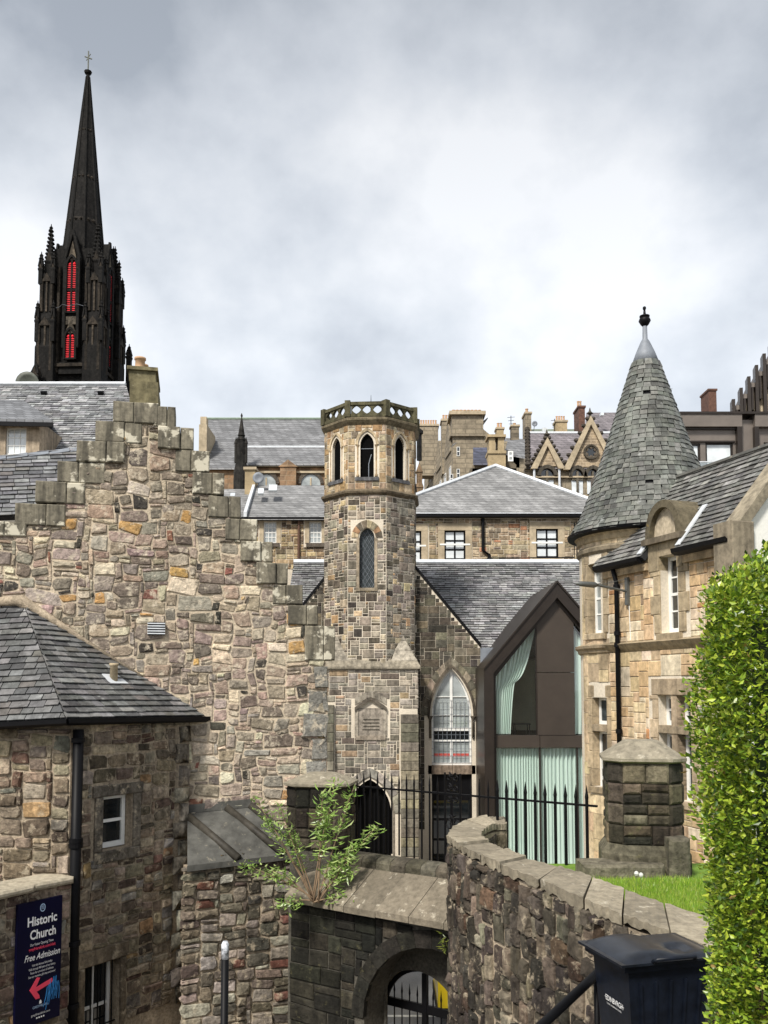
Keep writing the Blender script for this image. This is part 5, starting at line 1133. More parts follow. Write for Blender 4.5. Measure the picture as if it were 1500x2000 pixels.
m, t, n, l, b = newmat('green_tinted_glass'); n.remove(b); tr = n.new('ShaderNodeBsdfTransparent'); tr.inputs[0].default_value = (.93, .99, .965, 1); gs = n.new('ShaderNodeBsdfGlossy'); gs.inputs['Roughness'].default_value = .02; lw_ = n.new('ShaderNodeLayerWeight'); lw_.inputs[0].default_value = .5; pw_ = n.new('ShaderNodeMath'); pw_.operation = 'POWER'; pw_.inputs[1].default_value = 3.0; l.new(lw_.outputs['Facing'], pw_.inputs[0]); fr_ = n.new('ShaderNodeMath'); fr_.operation = 'MULTIPLY_ADD'; fr_.inputs[1].default_value = .7; fr_.inputs[2].default_value = .11; l.new(pw_.outputs[0], fr_.inputs[0]); ms = n.new('ShaderNodeMixShader'); l.new(fr_.outputs[0], ms.inputs[0]); l.new(tr.outputs[0], ms.inputs[1]); l.new(gs.outputs[0], ms.inputs[2]); l.new(ms.outputs[0], n['Material Output'].inputs[0]); M['green_glass'] = m
def pane(pts): return MB().add([FM(a_, b_, -.41) for a_, b_ in pts], [tuple(range(len(pts)))]).build('glass_pane', M['green_glass'], mg)
pane([(x0, zb1), (pl, zb1), (pl, ip(pl)), (x0, ip(x0))]); pane([(pr_, zb1), (x1, zb1), (x1, ip(x1)), (pr_, ip(pr_))]); pane([(x0, .2), (mull - .02, .2), (mull - .02, zb0), (x0, zb0)]); pane([(mull + .02, .2), (mu2 - .02, .2), (mu2 - .02, zb0), (mull + .02, zb0)]); pane([(mu2 + .02, .2), (x1, .2), (x1, zb0), (mu2 + .02, zb0)])
for u in (mull, mu2): MB().box(FM, u - .03, u + .03, .12, zb0, -.46, -.36).build('mullion', M['bronze'], mg)
MB().box(FM, pl - .05, pl, zb1, ip(pl - .05), -.46, -.3).build('mullion', M['bronze'], mg)
# curtains
m, t, n, l, b = newmat('mint_curtain'); b.inputs['Base Color'].default_value = (.84, .93, .88, 1); b.inputs['Roughness'].default_value = .9
tl = n.new('ShaderNodeBsdfTranslucent'); tl.inputs[0].default_value = (.84, .93, .88, 1); ms = n.new('ShaderNodeMixShader'); ms.inputs[0].default_value = .3; l.new(b.outputs[0], ms.inputs[1]); l.new(tl.outputs[0], ms.inputs[2]); l.new(ms.outputs[0], n['Material Output'].inputs[0]); M['curtain'] = m
def curtain(fu, fv, nx, ny, amp=.05, freq=40, base=-.62, name='curtain'):
    vs = []; 
    for j in range(ny + 1):
        for i in range(nx + 1):
            s, t_ = i / nx, j / ny; vs.append(FM(fu(s, t_), fv(s, t_), base + amp * math.sin(s * freq + 1.3 * math.sin(s * 9)) + .02 * math.sin(s * freq * 2.3 + t_ * 2)))
    return MB().add(vs, [(j * (nx + 1) + i, j * (nx + 1) + i + 1, (j + 1) * (nx + 1) + i + 1, (j + 1) * (nx + 1) + i) for j in range(ny) for i in range(nx)]).build(name, M['curtain'], mg, True)
curtain(lambda s, t_: x0 + (mull - x0) * s, lambda s, t_: .2 + (zb0 - .25) * t_, 160, 8, .06, 95); curtain(lambda s, t_: mull + (x1 - mull) * s, lambda s, t_: .2 + (zb0 - .25) * t_, 200, 8, .06, 130)
# tied-back curtain of the upper left pane
tie = q(1012, 1348); bot_ = q(995, 1437)
def fuv(s, t_):
    top = (x0 + (pl - x0) * s, 0); top = (top[0], ip(top[0]) - .03); mid = (x0 + .02 + s * (tie[0] - x0) * .95, tie[1] + (.35 * s)); low = (x0 + s * (bot_[0] + .12 - x0), zb1 + .03)
    if t_ > .45:
        k = (t_ - .45) / .55; k2 = k ** .5; return (mid[0] + (top[0] - mid[0]) * k2, mid[1] + (top[1] - mid[1]) * k)
    k = t_ / .45; k2 = (1 - k) ** .6; return (mid[0] + (low[0] - mid[0]) * k2, low[1] + (mid[1] - low[1]) * k)
curtain(lambda s, t_: fuv(s, t_)[0], lambda s, t_: fuv(s, t_)[1], 90, 30, .05, 52)
curtain(lambda s, t_: pr_ - .1 + (x1 - pr_) * s * (.7 + .3 * t_), lambda s, t_: zb1 + .03 + (ip(pr_ + (x1 - pr_) * s) - zb1 - .06) * t_, 60, 8, .05, 45)
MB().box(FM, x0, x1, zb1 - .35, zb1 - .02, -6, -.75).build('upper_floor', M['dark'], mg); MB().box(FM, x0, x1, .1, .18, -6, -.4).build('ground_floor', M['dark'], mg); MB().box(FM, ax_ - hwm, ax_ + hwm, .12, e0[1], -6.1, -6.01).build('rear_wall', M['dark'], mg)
mb = MB(); 
for s in (-1, 1):
    a = [(ax_, apz), (ax_ + s * hwm, e0[1])]; mb.poly(FM, [a[0], a[1], (a[1][0], a[1][1] + .08), (a[0][0], a[0][1] + .09)], -6, .06)
mb.build('roof_cladding', M['bronze'], mg)
# table inside
tb = root('hotel_table', FM(q(1025, 1437)[0], zb1 + .0, -1.2), 'dark table with white items standing behind the upper glass', 'table'); u_ = q(1030, 1437)[0]
mb = MB(); mb.box(FM, u_ - .35, u_ + .3, zb1 + .36, zb1 + .4, -1.6, -1.0); mb.build('table_top', M['black'], tb)
for a in (-.3, .25):
    for d_ in (-1.55, -1.05): MB().box(FM, u_ + a - .02, u_ + a + .02, zb1 - .02, zb1 + .36, d_ - .02, d_ + .02).build('leg', M['black'], tb)
# ================================================================== turret house on the right
rng = random.Random(91)
HO = Vector((5.39, 21.35, 0)); FH = Frame((HO.x, HO.y), math.degrees(math.atan2(-.946, .324)))
TCn = Vector((6.72, 22.5, 0)); TR = 1.74; q = lambda x, y: FH.uv(x, y)
hs_ = root('turret_house', (HO.x + 1.5, HO.y, 0), 'honey sandstone house with conical slated corner turret and arched dormer on the right', 'house')
ev = q(1232, 1096)[1]; uN = q(1450, 1200)[0]
ow1 = (q(1291, 1160)[0], q(1326, 1160)[0], q(1308, 1236)[1], q(1308, 1084)[1])
lwx = [q(x, 1450)[0] for x in (1288, 1313, 1324, 1352)]; lz0, lzt, lz1 = q(1310, 1560)[1], q(1310, 1424)[1], q(1310, 1358)[1]
ow2 = (lwx[0], lwx[1], lz0, lz1); ow3 = (lwx[2], lwx[3], lz0, lz1)
dU0, dU1 = q(1271, 1160)[0], q(1337, 1160)[0]; dz1 = q(1305, 1058)[1]
HST = [(0.58, 0.43, 0.26, 5), (0.65, 0.51, 0.33, 5), (0.54, 0.37, 0.21, 3), (0.43, 0.32, 0.21, 1.5), (0.56, 0.29, 0.14, .7), (0.70, 0.59, 0.43, 3)]
mb = MB(); backing(mb, FH, -.1, uN, 0, ev, [ow1, ow2, ow3], -.45, 0); mb.box(FH, ow1[0] - .3, ow1[0], ev, dz1, -.45, 0); mb.box(FH, ow1[1], ow1[1] + .3, ev, dz1, -.45, 0); mb.box(FH, ow1[0], ow1[1], ow1[3] if ow1[3] > ev else ev, dz1, -.45, 0)
mb.build('wall', M['mortar_pale'], hs_)
zs = q(1250, 1262)[1]; op_all = [(*ow1, .34, .2, 3), (lwx[0], lwx[3], lz0, lz1, .3, .2, .42)]
okf = not_open(op_all); pcs = [block(FH, rc, pick(HST, rng, .1), .007, .02, .014, -.03, rng) for rc in pack(.0, uN - .05, .4, ev - .02, .115, lambda u, v: okf(u, v) and abs(v - zs) > .11, [(3, 2, 5), (4, 2, 5), (2, 2, 3), (5, 3, 1.6), (3, 1, 2.5), (4, 3, 1.6), (2, 1, 2), (6, 4, .7)], rng)]
# turret drum as a cylinder map
def FT(u, v, d=0):
    a = R(-90) + u / TR; return TCn + Vector((math.cos(a) * (TR + d), math.sin(a) * (TR + d), v))
tz1 = zz(1028, 20.8)
def turu(px, D=20.95):     # drum coordinate of a photo column
    lo, hi = -TR * 1.5, TR * .4
    for _ in range(40):
        m_ = (lo + hi) / 2
        if proj(FT(m_, 8))[0] < px: lo = m_
        else: hi = m_
    return lo
def turz(py, u): p = FT(u, 8); return P(750, py, p.y).z
ua, ub_ = turu(1151), turu(1180); tw1 = (ua, ub_, turz(1238, ua), turz(1103, ua)); ua2, ub2 = turu(1156), turu(1184); tw2 = (ua2, ub2, turz(1535, ua2), turz(1362, ua2)); tzt = turz(1420, ua2)
dm = MB(); n_ = 56; per = 2 * math.pi * TR
for i in range(n_):
    a, b = -per / 2 + per * i / n_, -per / 2 + per * (i + 1) / n_; ops = [o for o in (tw1, tw2) if o[0] < (a + b) / 2 < o[1]]; lv = [0] + [x for o in sorted(ops, key=lambda o: o[2]) for x in (o[2], o[3])] + [tz1]
    for j in range(0, len(lv), 2): dm.box(FT, a, b, lv[j], lv[j + 1], -.4, 0)
tur = dm.build('turret', M['mortar_pale'], hs_)
tok = not_open([(*tw1, .24, .16, .3), (*tw2, .24, .16, .36)])
def seg(rc, col):      # curved block on the drum
    u0, v0, u1, v1 = rc; g = .007; pr = .022 * rng.uniform(.7, 1.3); n = max(1, int((u1 - u0) / .25)); vs = []; fs = []
    for i in range(n + 1):
        u = u0 + g + (u1 - u0 - 2 * g) * i / n; vs += [FT(u, v0 + g, -.03), FT(u, v0 + g, pr), FT(u, v1 - g, pr), FT(u, v1 - g, -.03)]
    for i in range(n): fs += [(4 * i + k, 4 * i + 4 + k, 4 * i + 5 + k, 4 * i + 1 + k) for k in range(3)]
    fs += [(0, 1, 2, 3), (4 * n + 3, 4 * n + 2, 4 * n + 1, 4 * n)]; return vs, fs, col
TPAL = [(0.60, 0.47, 0.30, 4), (0.68, 0.55, 0.37, 4), (0.48, 0.38, 0.25, 2), (.38, .31, .22, 1)]
ups = turz(1110, turu(1165))
pcs += [seg(rc, pick(TPAL, rng, .1)) for rc in pack(-2.6, 1.0, .4, tz1 - .03, .15, lambda u, v: tok(u, v) and abs(v - zs) > .12, [(4, 3, 4), (3, 2, 4), (5, 3, 3), (3, 3, 3), (2, 2, 2), (6, 4, 1)], rng)]
emit(pcs, 'block', M['ashlar'], hs_, 300, rest='rest_of_blocks')
def curved_ring(name, prof, col, mat='ashlar', a0=-3.2, a1=1.2):
    vs = []; fs = []; n = 40; m = len(prof)
    for i in range(n + 1):
        u = a0 + (a1 - a0) * i / n; vs += [FT(u, z, d) for d, z in prof]
    for i in range(n): fs += [(i * m + k, (i + 1) * m + k, (i + 1) * m + k + 1, i * m + k + 1) for k in range(m - 1)]
    return MB().add(vs, fs, col).build(name, M[mat], hs_)
curved_ring('string_course', [(0, zs - .13), (.06, zs - .09), (.07, zs - .03), (.13, zs + .02), (.14, zs + .08), (0, zs + .13)], (.34, .27, .18))
zc = turz(1098, turu(1165)); zc2 = turz(1075, turu(1165)); curved_ring('turret_moulding', [(0, zc2 - .1), (.07, zc2 - .03), (.08, zc2 + .05), (0, zc2 + .14)], (.24, .2, .14))
curved_ring('turret_cornice', [(0, tz1 - .25), (.05, tz1 - .2), (.06, tz1 - .08), (.16, tz1), (.18, tz1 + .08), (0, tz1 + .1)], (.48, .38, .24))
mb = MB(); mb.prism([FH(-.15, zs - .12, .0), FH(uN, zs - .12, .0), FH(uN, zs - .03, .08), FH(-.15, zs - .03, .08)], [FH(-.15, zs + .12, .0), FH(uN, zs + .12, .0), FH(uN, zs + .07, .15), FH(-.15, zs + .07, .15)]); mb.c = [(.33, .265, .175)] * len(mb.v); mb.build('string_course', M['ashlar'], hs_)
# window dressings
def dress(F, o, col=(.50, .39, .26), jw=.2, lh=.3, sh=.16, pr=.035):
    u0, u1, v0, v1 = o; v = v0; k = 0
    while v < v1 - .02:
        h = min(.42, v1 - v); w_ = jw * (1.35 if k % 2 else .9)
        for rc in ((u0 - w_, v, u0, v + h), (u1, v, u1 + w_, v + h)):
            vs, fs, c = block(F, rc, shade(col, .8, 1.12), .004, pr, .012, -.3); mesh_obj('jamb_stone', vs, fs, [c] * len(vs), M['ashlar'], hs_)
        v += h; k += 1
    for nm, rc, d_ in (('lintel', (u0 - jw, v1, u1 + jw, v1 + lh), pr), ('sill', (u0 - .1, v0 - sh, u1 + .1, v0), .09)):
        vs, fs, c = block(F, rc, shade(col, .7, 1.0), .004, d_, .012, -.3); mesh_obj(nm, vs, fs, [c] * len(vs), M['ashlar'], hs_)
dress(FH, ow1, (.40, .32, .21), .26, .0 + .02, .2); dress(FH, (lwx[0], lwx[3], lz0, lz1), (.52, .41, .28), .22, .36, .16); dress(FT, tw1, (.46, .37, .25), .16, .22, .16); dress(FT, tw2, (.48, .38, .25), .17, .3, .16)
MB().box(FH, lwx[1], lwx[2], lz0, lz1, -.35, .01, (.42, .33, .23)).build('mullion', M['ashlar'], hs_)
for F, o, zt_ in ((FH, (lwx[0], lwx[3], lz0, lz1), lzt), (FT, tw2, tzt)): MB().box(F, o[0], o[1], zt_ - .09, zt_ + .07, -.35, .03, (.36, .29, .2)).build('transom', M['ashlar'], hs_)
window(hs_, FH, *ow1[:2], ow1[2], ow1[3], .2, 2, 4, .09, .035, gm='glass')
for o in (ow2, ow3): window(hs_, FH, o[0], o[1], lzt + .07, lz1, .2, 1, 2, .08, .03); window(hs_, FH, o[0], o[1], lz0, lzt - .09, .2, 1, 2, .08, .03)
window(hs_, FT, *tw1[:2], tw1[2], tw1[3], .18, 2, 4, .07, .03, gm='glass_net'); window(hs_, FT, tw2[0], tw2[1], tzt + .07, tw2[3], .18, 1, 1, .07, .03, gm='glass_blue'); window(hs_, FT, tw2[0], tw2[1], tw2[2], tzt - .09, .18, 1, 2, .07, .03)
# cone roof
ER = 1.99; zE = tz1 + .06; zA = P(1258, 712, 22.5).z; rA_ = 27 / FPX * 22.5; cone = MB()
prof = [(ER, zE), (ER * .86, zE + .42), (ER * .70, zE + 1.25), (ER * .50, zE + (zA - zE) * .54), (rA_, zA)]
def coner(z):
    for (r0, z0), (r1, z1_) in zip(prof, prof[1:]):
        if z <= z1_: return r0 + (r1 - r0) * (z - z0) / (z1_ - z0)
    return prof[-1][0]
cone.lathe(TCn, [(r_ - .03, z_) for r_, z_ in prof], 48); cn_ = cone.build('turret_roof', M['slate_under'], hs_, True)
TSL = [(0.14, 0.147, 0.132, 4), (0.178, 0.185, 0.166, 5), (0.10, 0.104, 0.096, 1.8), (0.225, 0.23, 0.21, 1.2)]
sp = []; z = zE - .03; row = 0; hrow = .128
while z < zA - .05:
    r0 = coner(max(z, zE)); n = max(8, int(2 * math.pi * r0 / .175)); r1 = coner(z + hrow * 1.3)
    for i in range(n):
        if rng.random() < .004: continue
        a0 = 2 * math.pi * (i + .5 * (row % 2) + rng.uniform(-.08, .08)) / n; a1 = a0 + 2 * math.pi / n * rng.uniform(.9, .98); am = (a0 + a1) / 2
        if math.sin(am) > .45: continue
        dz = rng.uniform(-.018, .012); lf = .035 * rng.uniform(.8, 1.3); mk = lambda a, r, zz_: TCn + Vector((math.cos(a) * r, math.sin(a) * r, zz_))
        mb = MB(); mb.prism([mk(a0, r0 + lf, z + dz), mk(a1, r0 + lf, z + dz + rng.uniform(-.006, .006)), mk(a1, r1 + .012, z + hrow * 1.3), mk(a0, r1 + .012, z + hrow * 1.3)], [mk(a0, r0 + lf - .016, z + dz), mk(a1, r0 + lf - .016, z + dz), mk(a1, r1 - .005, z + hrow * 1.3), mk(a0, r1 - .005, z + hrow * 1.3)]); sp.append((mb.v, mb.f, pick(TSL, rng, .08)))
    z += hrow; row += 1
emit(sp, 'slate', M['slate'], cn_, 298, rest='rest_of_slates')
MB().lathe(TCn, [(ER - .15, zE - .1), (ER + .03, zE - .07), (ER + .05, zE), (ER - .02, zE + .02)], 48).build('turret_gutter', M['black'], hs_)
pz_ = lambda y: P(1258, y, 22.5).z; pr2 = lambda p: p / FPX * 22.5
MB().lathe(TCn, [(pr2(28), zA - .03), (pr2(19), pz_(690)), (pr2(9), pz_(668)), (pr2(5), pz_(662)), (pr2(4.5), pz_(636))], 24).build('lead_cap', M['lead'], cn_, True)
MB().lathe(TCn, [(pr2(4), pz_(638)), (pr2(8), pz_(634)), (pr2(12), pz_(627)), (pr2(10), pz_(622)), (pr2(5), pz_(620)), (pr2(10), pz_(619)), (pr2(10), pz_(617)), (pr2(3), pz_(616)), (pr2(2), pz_(606)), (pr2(3.4), pz_(603)), (pr2(3.2), pz_(600)), (pr2(.5), pz_(598))], 16).build('finial', M['black'], cn_, True)
# main roof slope above the facade
rise = R(51); upv = -FH.n * math.cos(rise) + Vector((0, 0, math.sin(rise)))
E_a = FH(-.3, ev - .02, .22); E_b = FH(uN, ev - .02, .22); RH = Plane3(E_a, E_b - E_a, E_a + upv)
vr = RH.uv(1470, 884)[1]; cvx = [RH.loc(E_a), RH.loc(E_b), (RH.loc(E_b)[0], vr), (RH.loc(E_a)[0] - 1.0, vr)]
HSL = [(0.17, 0.168, 0.158, 4), (0.22, 0.218, 0.205, 4), (0.12, 0.12, 0.115, 2), (0.29, 0.288, 0.27, 1.5)]
ra0, ra1 = RH.loc(FH(dU0, ev, .22))[0], RH.loc(FH(dU1, ev, .22))[0]; vdm = (dz1 + .2 - ev) / math.sin(rise); rl_, rr2 = cvx[0][0], cvx[1][0]
polys = [[(rl_, 0), (ra0, 0), (ra0, vdm), (rl_ - vdm * .4, vdm)], [(ra1, 0), (rr2, 0), (rr2, vdm), (ra1, vdm)], [(rl_ - vdm * .4, vdm), (rr2, vdm), (rr2, vr), (rl_ - 1.0, vr)]]
rf = MB(); sp = []
for pl_ in polys: rf.poly(RH, pl_, -.12, -.004)
for pl_ in polys[:2]: sp += slates(RH, pl_, .26, .15, rng, HSL, .014, .035)
sp += slates(RH, polys[2], .26, .15, rng, HSL, .014, .035)
rf = rf.build('roof', M['slate_under'], hs_)
emit(sp, 'slate', M['slate'], rf, 250, rest='rest_of_slates')
MB().box(RH, cvx[3][0], cvx[2][0], vr - .06, vr + .04, .02, .08).build('ridge', M['leadroof'], rf)
for a, b in ((-.18, dU0 - .02), (dU1 + .02, uN)):
    mb = MB(); prf = [(.12, 0), (.34, 0), (.35, .02), (.33, -.07), (.25, -.12), (.14, -.12)]; mb.prism([FH(a, ev - .03 + y, x) for x, y in prf[1:]], [FH(b, ev - .03 + y, x) for x, y in prf[1:]]); mb.build('gutter', M['black'], hs_)
    MB().box(FH, a + .06, b, ev - .3, ev - .14, 0, .1, (.46, .35, .22)).build('eaves_course', M['ashlar'], hs_)
# dormer with barrel head
dzt = dz1; DU = (dU0 + dU1) / 2; dhw = (dU1 - dU0) / 2
dr = MB(); dr.box(FH, dU0, ow1[0] - .0, ev - .35, dzt, -1.4, .05, (.32, .26, .17)); dr.box(FH, ow1[1], dU1, ev - .35, dzt, -1.4, .05, (.32, .26, .17)); dr.box(FH, ow1[0], ow1[1], ow1[3] + .005, dzt, -1.4, .04, (.38, .31, .21)); dr = dr.build('dormer', M['ashlar'], hs_)
MB().box(FH, dU0 - .1, dU1 + .1, dzt, dzt + .13, -1.5, .16, (.17, .14, .10)).build('dormer_cornice', M['ashlar'], dr)
zt_ = q(1296, 978)[1]; hh_ = zt_ - dzt - .13; pa = [(DU - (dhw + .03) * math.cos(math.pi * i / 16), dzt + .13 + hh_ * math.sin(math.pi * i / 16) ** .85) for i in range(17)]; pb = [(DU - (dhw - .13) * math.cos(math.pi * i / 16), dzt + .13 + (hh_ - .16) * math.sin(math.pi * i / 16) ** .85) for i in range(17)]
MB().strip(FH, pb, pa, -1.5, .1, (.13, .11, .072)).build('arched_pediment', stone_mat('lichen_stone', None, 9, .5, 1.4, .6, bump=.5, lichen=(.33, .22, .05)), dr)
MB().poly(FH, pb, -1.4, -.03, (.52, .44, .32)).build('tympanum', M['ashlar'], dr)
for s, c0 in ((1, dU1), (-1, dU0)):
    a = FH(c0, ev, -.0); MB().box(RH, *sorted((RH.loc(FH(c0 + s * .02, ev, .2))[0], RH.loc(FH(c0 + s * .17, ev, .2))[0])), .06, RH.loc(FH(c0, dzt, -1.0))[1] + .25, .045, .07).build('lead_flashing', M['lead_pale'], dr)
# near gable end : skew and white harled wall
FE = Frame(FH(uN, 0, 0)[:2], math.degrees(math.atan2(FH.u.x, -FH.u.y))); FE.n = Vector((FE.u.y, -FE.u.x, 0))
ru = math.cos(rise) * vr; rz = ev + math.sin(rise) * vr; M['harl'] = plain('white_harl', (.80, .79, .74), .95, 0, .04, 20, .4)
MB().poly(FE, [(0, 0), (2 * ru, 0), (2 * ru, ev), (ru, rz - .1), (0, ev)], -.3, .01).build('gable_wall', M['harl'], hs_)
for a, b in (((-.25, ev - .2), (ru, rz)), ((ru, rz), (2 * ru + .2, ev - .2))): MB().poly(FE, [a, b, (b[0], b[1] + .3), (a[0], a[1] + .3)], -.34, .12, (.30, .26, .19)).build('skew', M['ashlar'], hs_)
vs, fs, c = block(FE, (-.3, ev - .75, .22, ev + .28), (.26, .22, .16), .0, .14, .02, -.4); mesh_obj('skew_putt', vs, fs, [c] * len(vs), M['ashlar'], hs_)
MB().poly(FE, [(ru * .35, ev - .3), (ru * .9, ev - .3), (ru * .9, ev - .1), (ru * .35, ev - .1)], .0, .2).build('window_head', M['black'], hs_)
mb = MB(); mb.poly(FE, [(.3, 0), (2 * ru - .3, 0), (2 * ru - .3, ev - .3), (.3, ev - .3)], -6, -.35); mb.build('inner_mass', M['mortar_pale'], hs_)
# downpipe
ut, ubm = q(1207, 1112), q(1222, 1440); du = q(1212, 1200)[0]
dp = MB(); dp.tube([FH(du, ev - .1, .2), FH(du, ev - .45, .1), FH(du, 1.0, .1)], .055, 12); dp = dp.build('downpipe', M['black'], hs_, True)
for z in (ev - .6, ev - 1.7, zs, zs - 2): MB().lathe(FH(du, z, .1), [(.055, 0), (.078, .01), (.078, .1), (.055, .11)], 12).build('pipe_collar', M['black'], dp)
# bracket lamp
lb_ = q(1229, 1155); la = root('bracket_lamp', FH(lb_[0], lb_[1] - .3, .0), 'grey bracket street lamp on a long arm fixed to the turret house', 'street lamp')
M['galv'] = plain('grey_metal', (.12, .125, .12), .5, .3, .15, 8)
MB().box(FH, lb_[0] - .05, lb_[0] + .05, q(1229, 1182)[1], q(1229, 1128)[1], .02, .09).build('back_plate', M['galv'], la)
p0 = FH(lb_[0], lb_[1], .09); p1 = P(1168, 1143, p0.y - .25); p2 = P(1120, 1139, p0.y - .45)
MB().tube([p0, p1], .03, 8).build('arm', M['galv'], la); MB().tube([FH(lb_[0], lb_[1] + .28, .09), p1], .008, 6).build('stay', M['galv'], la)
MB().tube([p1, p1 + (p2 - p1) * .15, p1 + (p2 - p1) * .7, p2], [.03, .07, .06, .015], 10).build('lamp_head', M['galv'], la, True)
MB().tube([FH(lb_[0] + .03, q(1229, 1182)[1], .03), FH(lb_[0] + .06, zs + .15, .03)], .01, 5, ).build('cable', M['white'], la)
# ================================================================== buildings behind
rng = random.Random(101)
M['far_rubble'] = far_wall('tan_rubble', (.40, .31, .20), (.22, .17, .12), (.50, .40, .28), .75, .27, .6)
M['far_tan'] = far_wall('grey_tan_ashlar', (.33, .275, .195), (.24, .20, .145), (.20, .17, .12), 1.6, .55, .6)
M['far_dark'] = far_wall('brown_ashlar', (.23, .19, .135), (.15, .125, .09), (.13, .11, .08), 1.6, .5, .5)
M['far_red'] = far_wall('red_sandstone', (.36, .22, .12), (.20, .13, .08), (.30, .21, .13), 1.3, .45, .5)
M['brick'] = plain('dark_red_brick', (.13, .065, .045), .9, 0, .3, 3)
M['sl_mid'] = far_slate('grey_slate', (.22, .22, .22), .2, .4, .6); M['sl_far'] = far_slate('far_slate', (.17, .172, .178), .34, .6, .6); M['sl_pur'] = far_slate('purple_slate', (.17, .152, .162), .36, .6, .6); M['sl_blue'] = far_slate('blue_slate', (.06, .065, .10), .36, .6, .6)
M['trim'] = stone_mat('pale_trim', (.46, .38, .265), 3, .7, 1.2, .7, bump=.2)
def roofslab(name, pts, mat, parent, th=.15): return MB().prism(pts, [p - Vector((0, .05, th)) for p in pts]).build(name, M[mat] if isinstance(mat, str) else mat, parent)
def pots(parent, F, u0, u1, v, n, d, h=.8, r=.16):
    for k in range(n): MB().lathe(F(u0 + (u1 - u0) * (k + .5) / n, v, d), [(r, 0), (r * .8, h * .85), (r, h * .87), (r, h), (r * .6, h)], 8).build('chimney_pot', M['pot'], parent)
def chimney(parent, F, px0, px1, py0, py1, npot, depth=1.6, mat='far_tan', d=0.0, h=.8, cope=True, sink=4.0):
    (u0, v1), (u1, v0) = F.uv(px0, py0), F.uv(px1, py1); c = MB(); c.box(F, u0, u1, v0 - sink, v1, d - depth, d); c = c.build('chimney', M[mat], parent)
    if cope: MB().box(F, u0 - .12, u1 + .12, v1, v1 + .25, d - depth - .1, d + .12).build('chimney_cope', M['trim'] if mat != 'brick' else M['brick'], c)
    if npot: pots(c, F, u0 + .1, u1 - .1, v1 + .25, npot, d - depth / 2, h, min(.22, (u1 - u0) / npot * .38))
    return c
# ---- hipped rubble building between tower and turret
Fm = Frame((0, 48), 0); q = Fm.uv; hb = root('hipped_rubble_building', (q(970, 1100)[0], 48, 0), 'tan rubble building with grey hipped roof between the tower and the turret', 'building')
x0, x1 = q(725, 1050)[0], q(1215, 1050)[0]; ez = q(900, 1006)[1]
ops = [(*sorted((q(a, 1060)[0], q(b, 1060)[0])), q(900, c)[1], q(900, d_)[1]) for a, b, c, d_ in ((868, 909, 1093, 1036), (1047, 1090, 1089, 1033), (793, 823, 1097, 1037))]
mb = MB(); backing(mb, Fm, x0, x1, 0, ez, ops, -.4, 0); mb.wbox(x0, x1, 48.4, 58, 0, ez); mb.build('wall', M['mortar_pale'], hb)
MR = [(0.40, 0.31, 0.20, 5), (0.30, 0.235, 0.16, 4), (0.47, 0.385, 0.265, 4), (0.19, 0.15, 0.11, 2.5), (0.42, 0.22, 0.13, .6)]
okf = not_open([(*o, .35, .25, .4) for o in ops]); pcs = [block(Fm, rc, pick(MR, rng, .14), .012, .03, .02, -.03, rng, .03, 2) for rc in pack(q(800, 1050)[0], q(1175, 1050)[0], q(900, 1125)[1], ez - .15, .13, okf, [(4, 1, 3), (3, 2, 4), (5, 2, 3), (2, 1, 3), (6, 2, 1.3), (3, 1, 4), (2, 2, 2)], rng)]
emit(pcs, 'stone', M['tower_stone'], hb, 300)
for o in ops:
    w_ = window(hb, Fm, *o, .1, 2, 3, .06, .09, fm='black', gm='glass_pale')
    mb = MB(); mb.box(Fm, o[0] - .35, o[0], o[2], o[3], -.1, .04); mb.box(Fm, o[1], o[1] + .35, o[2], o[3], -.1, .04); mb.box(Fm, o[0] - .35, o[1] + .35, o[3], o[3] + .38, -.1, .05); mb.build('surround', M['trim'], w_); MB().box(Fm, o[0] - .2, o[1] + .2, o[2] - .2, o[2], -.2, .14).build('sill', M['trim'], w_)
    vm_ = (o[2] + o[3]) / 2; MB().box(Fm, o[0] - .25, o[1] + .25, vm_ - .02, vm_ + .07, .0, .06).build('window_rail', M['white'], w_)
apx = P(968, 911, 53.5); e_l, e_r = Vector((x0 - .2, 47.7, ez + .02)), Vector((x1 + .2, 47.7, ez + .02))
sl_ = (apx.z - ez) / (apx.y - 47.7); roofslab('roof', [e_l, e_r, apx], 'sl_mid', hb); roofslab('roof', [e_r, Vector((x1 + .2, 59, ez)), apx], 'sl_mid', hb); roofslab('roof', [Vector((x0 - .2, 59, ez)), e_l, apx], 'sl_mid', hb)
for e_ in (e_l, e_r): MB().tube([e_ + Vector((0, 0, .05)), apx + Vector((0, 0, .05))], .13, 6).build('hip_flashing', M['lead_pale'], hb)
MB().box(Fm, x0 - .2, x1 + .2, ez - .16, ez + .0, .05, .42).build('gutter', M['black'], hb)
MB().box(Fm, x0 - .2, x1 + .2, ez - .0, ez + .05, .2, .45).build('gutter_edge', M['lead_pale'], hb)
u = q(943, 1050)[0]; MB().tube([Fm(u, ez - .2, .12), Fm(u, q(943, 1076)[1], .12), Fm(q(955, 1080)[0], q(955, 1084)[1], .12), Fm(q(958, 1084)[0], 5, .12)], .09, 8).build('downpipe', M['black'], hb)
# handrail on the church roof
mb = MB(); z_ = q(1000, 1091)[1]
Fr_ = Frame((0, 44.2), 0); qa = Fr_.uv
mb.tube([Fr_(*qa(950, 1094)), Fr_(*qa(952, 1090)), Fr_(*qa(1122, 1089)), Fr_(*qa(1122, 1021))], .035, 6); mb.tube([Fr_(*qa(1127, 1021)), Fr_(*qa(1127, 1094))], .035, 6)
mb.build('roof_handrail', M['black'], label='thin black handrail along the nave ridge left of the turret', cat='handrail')
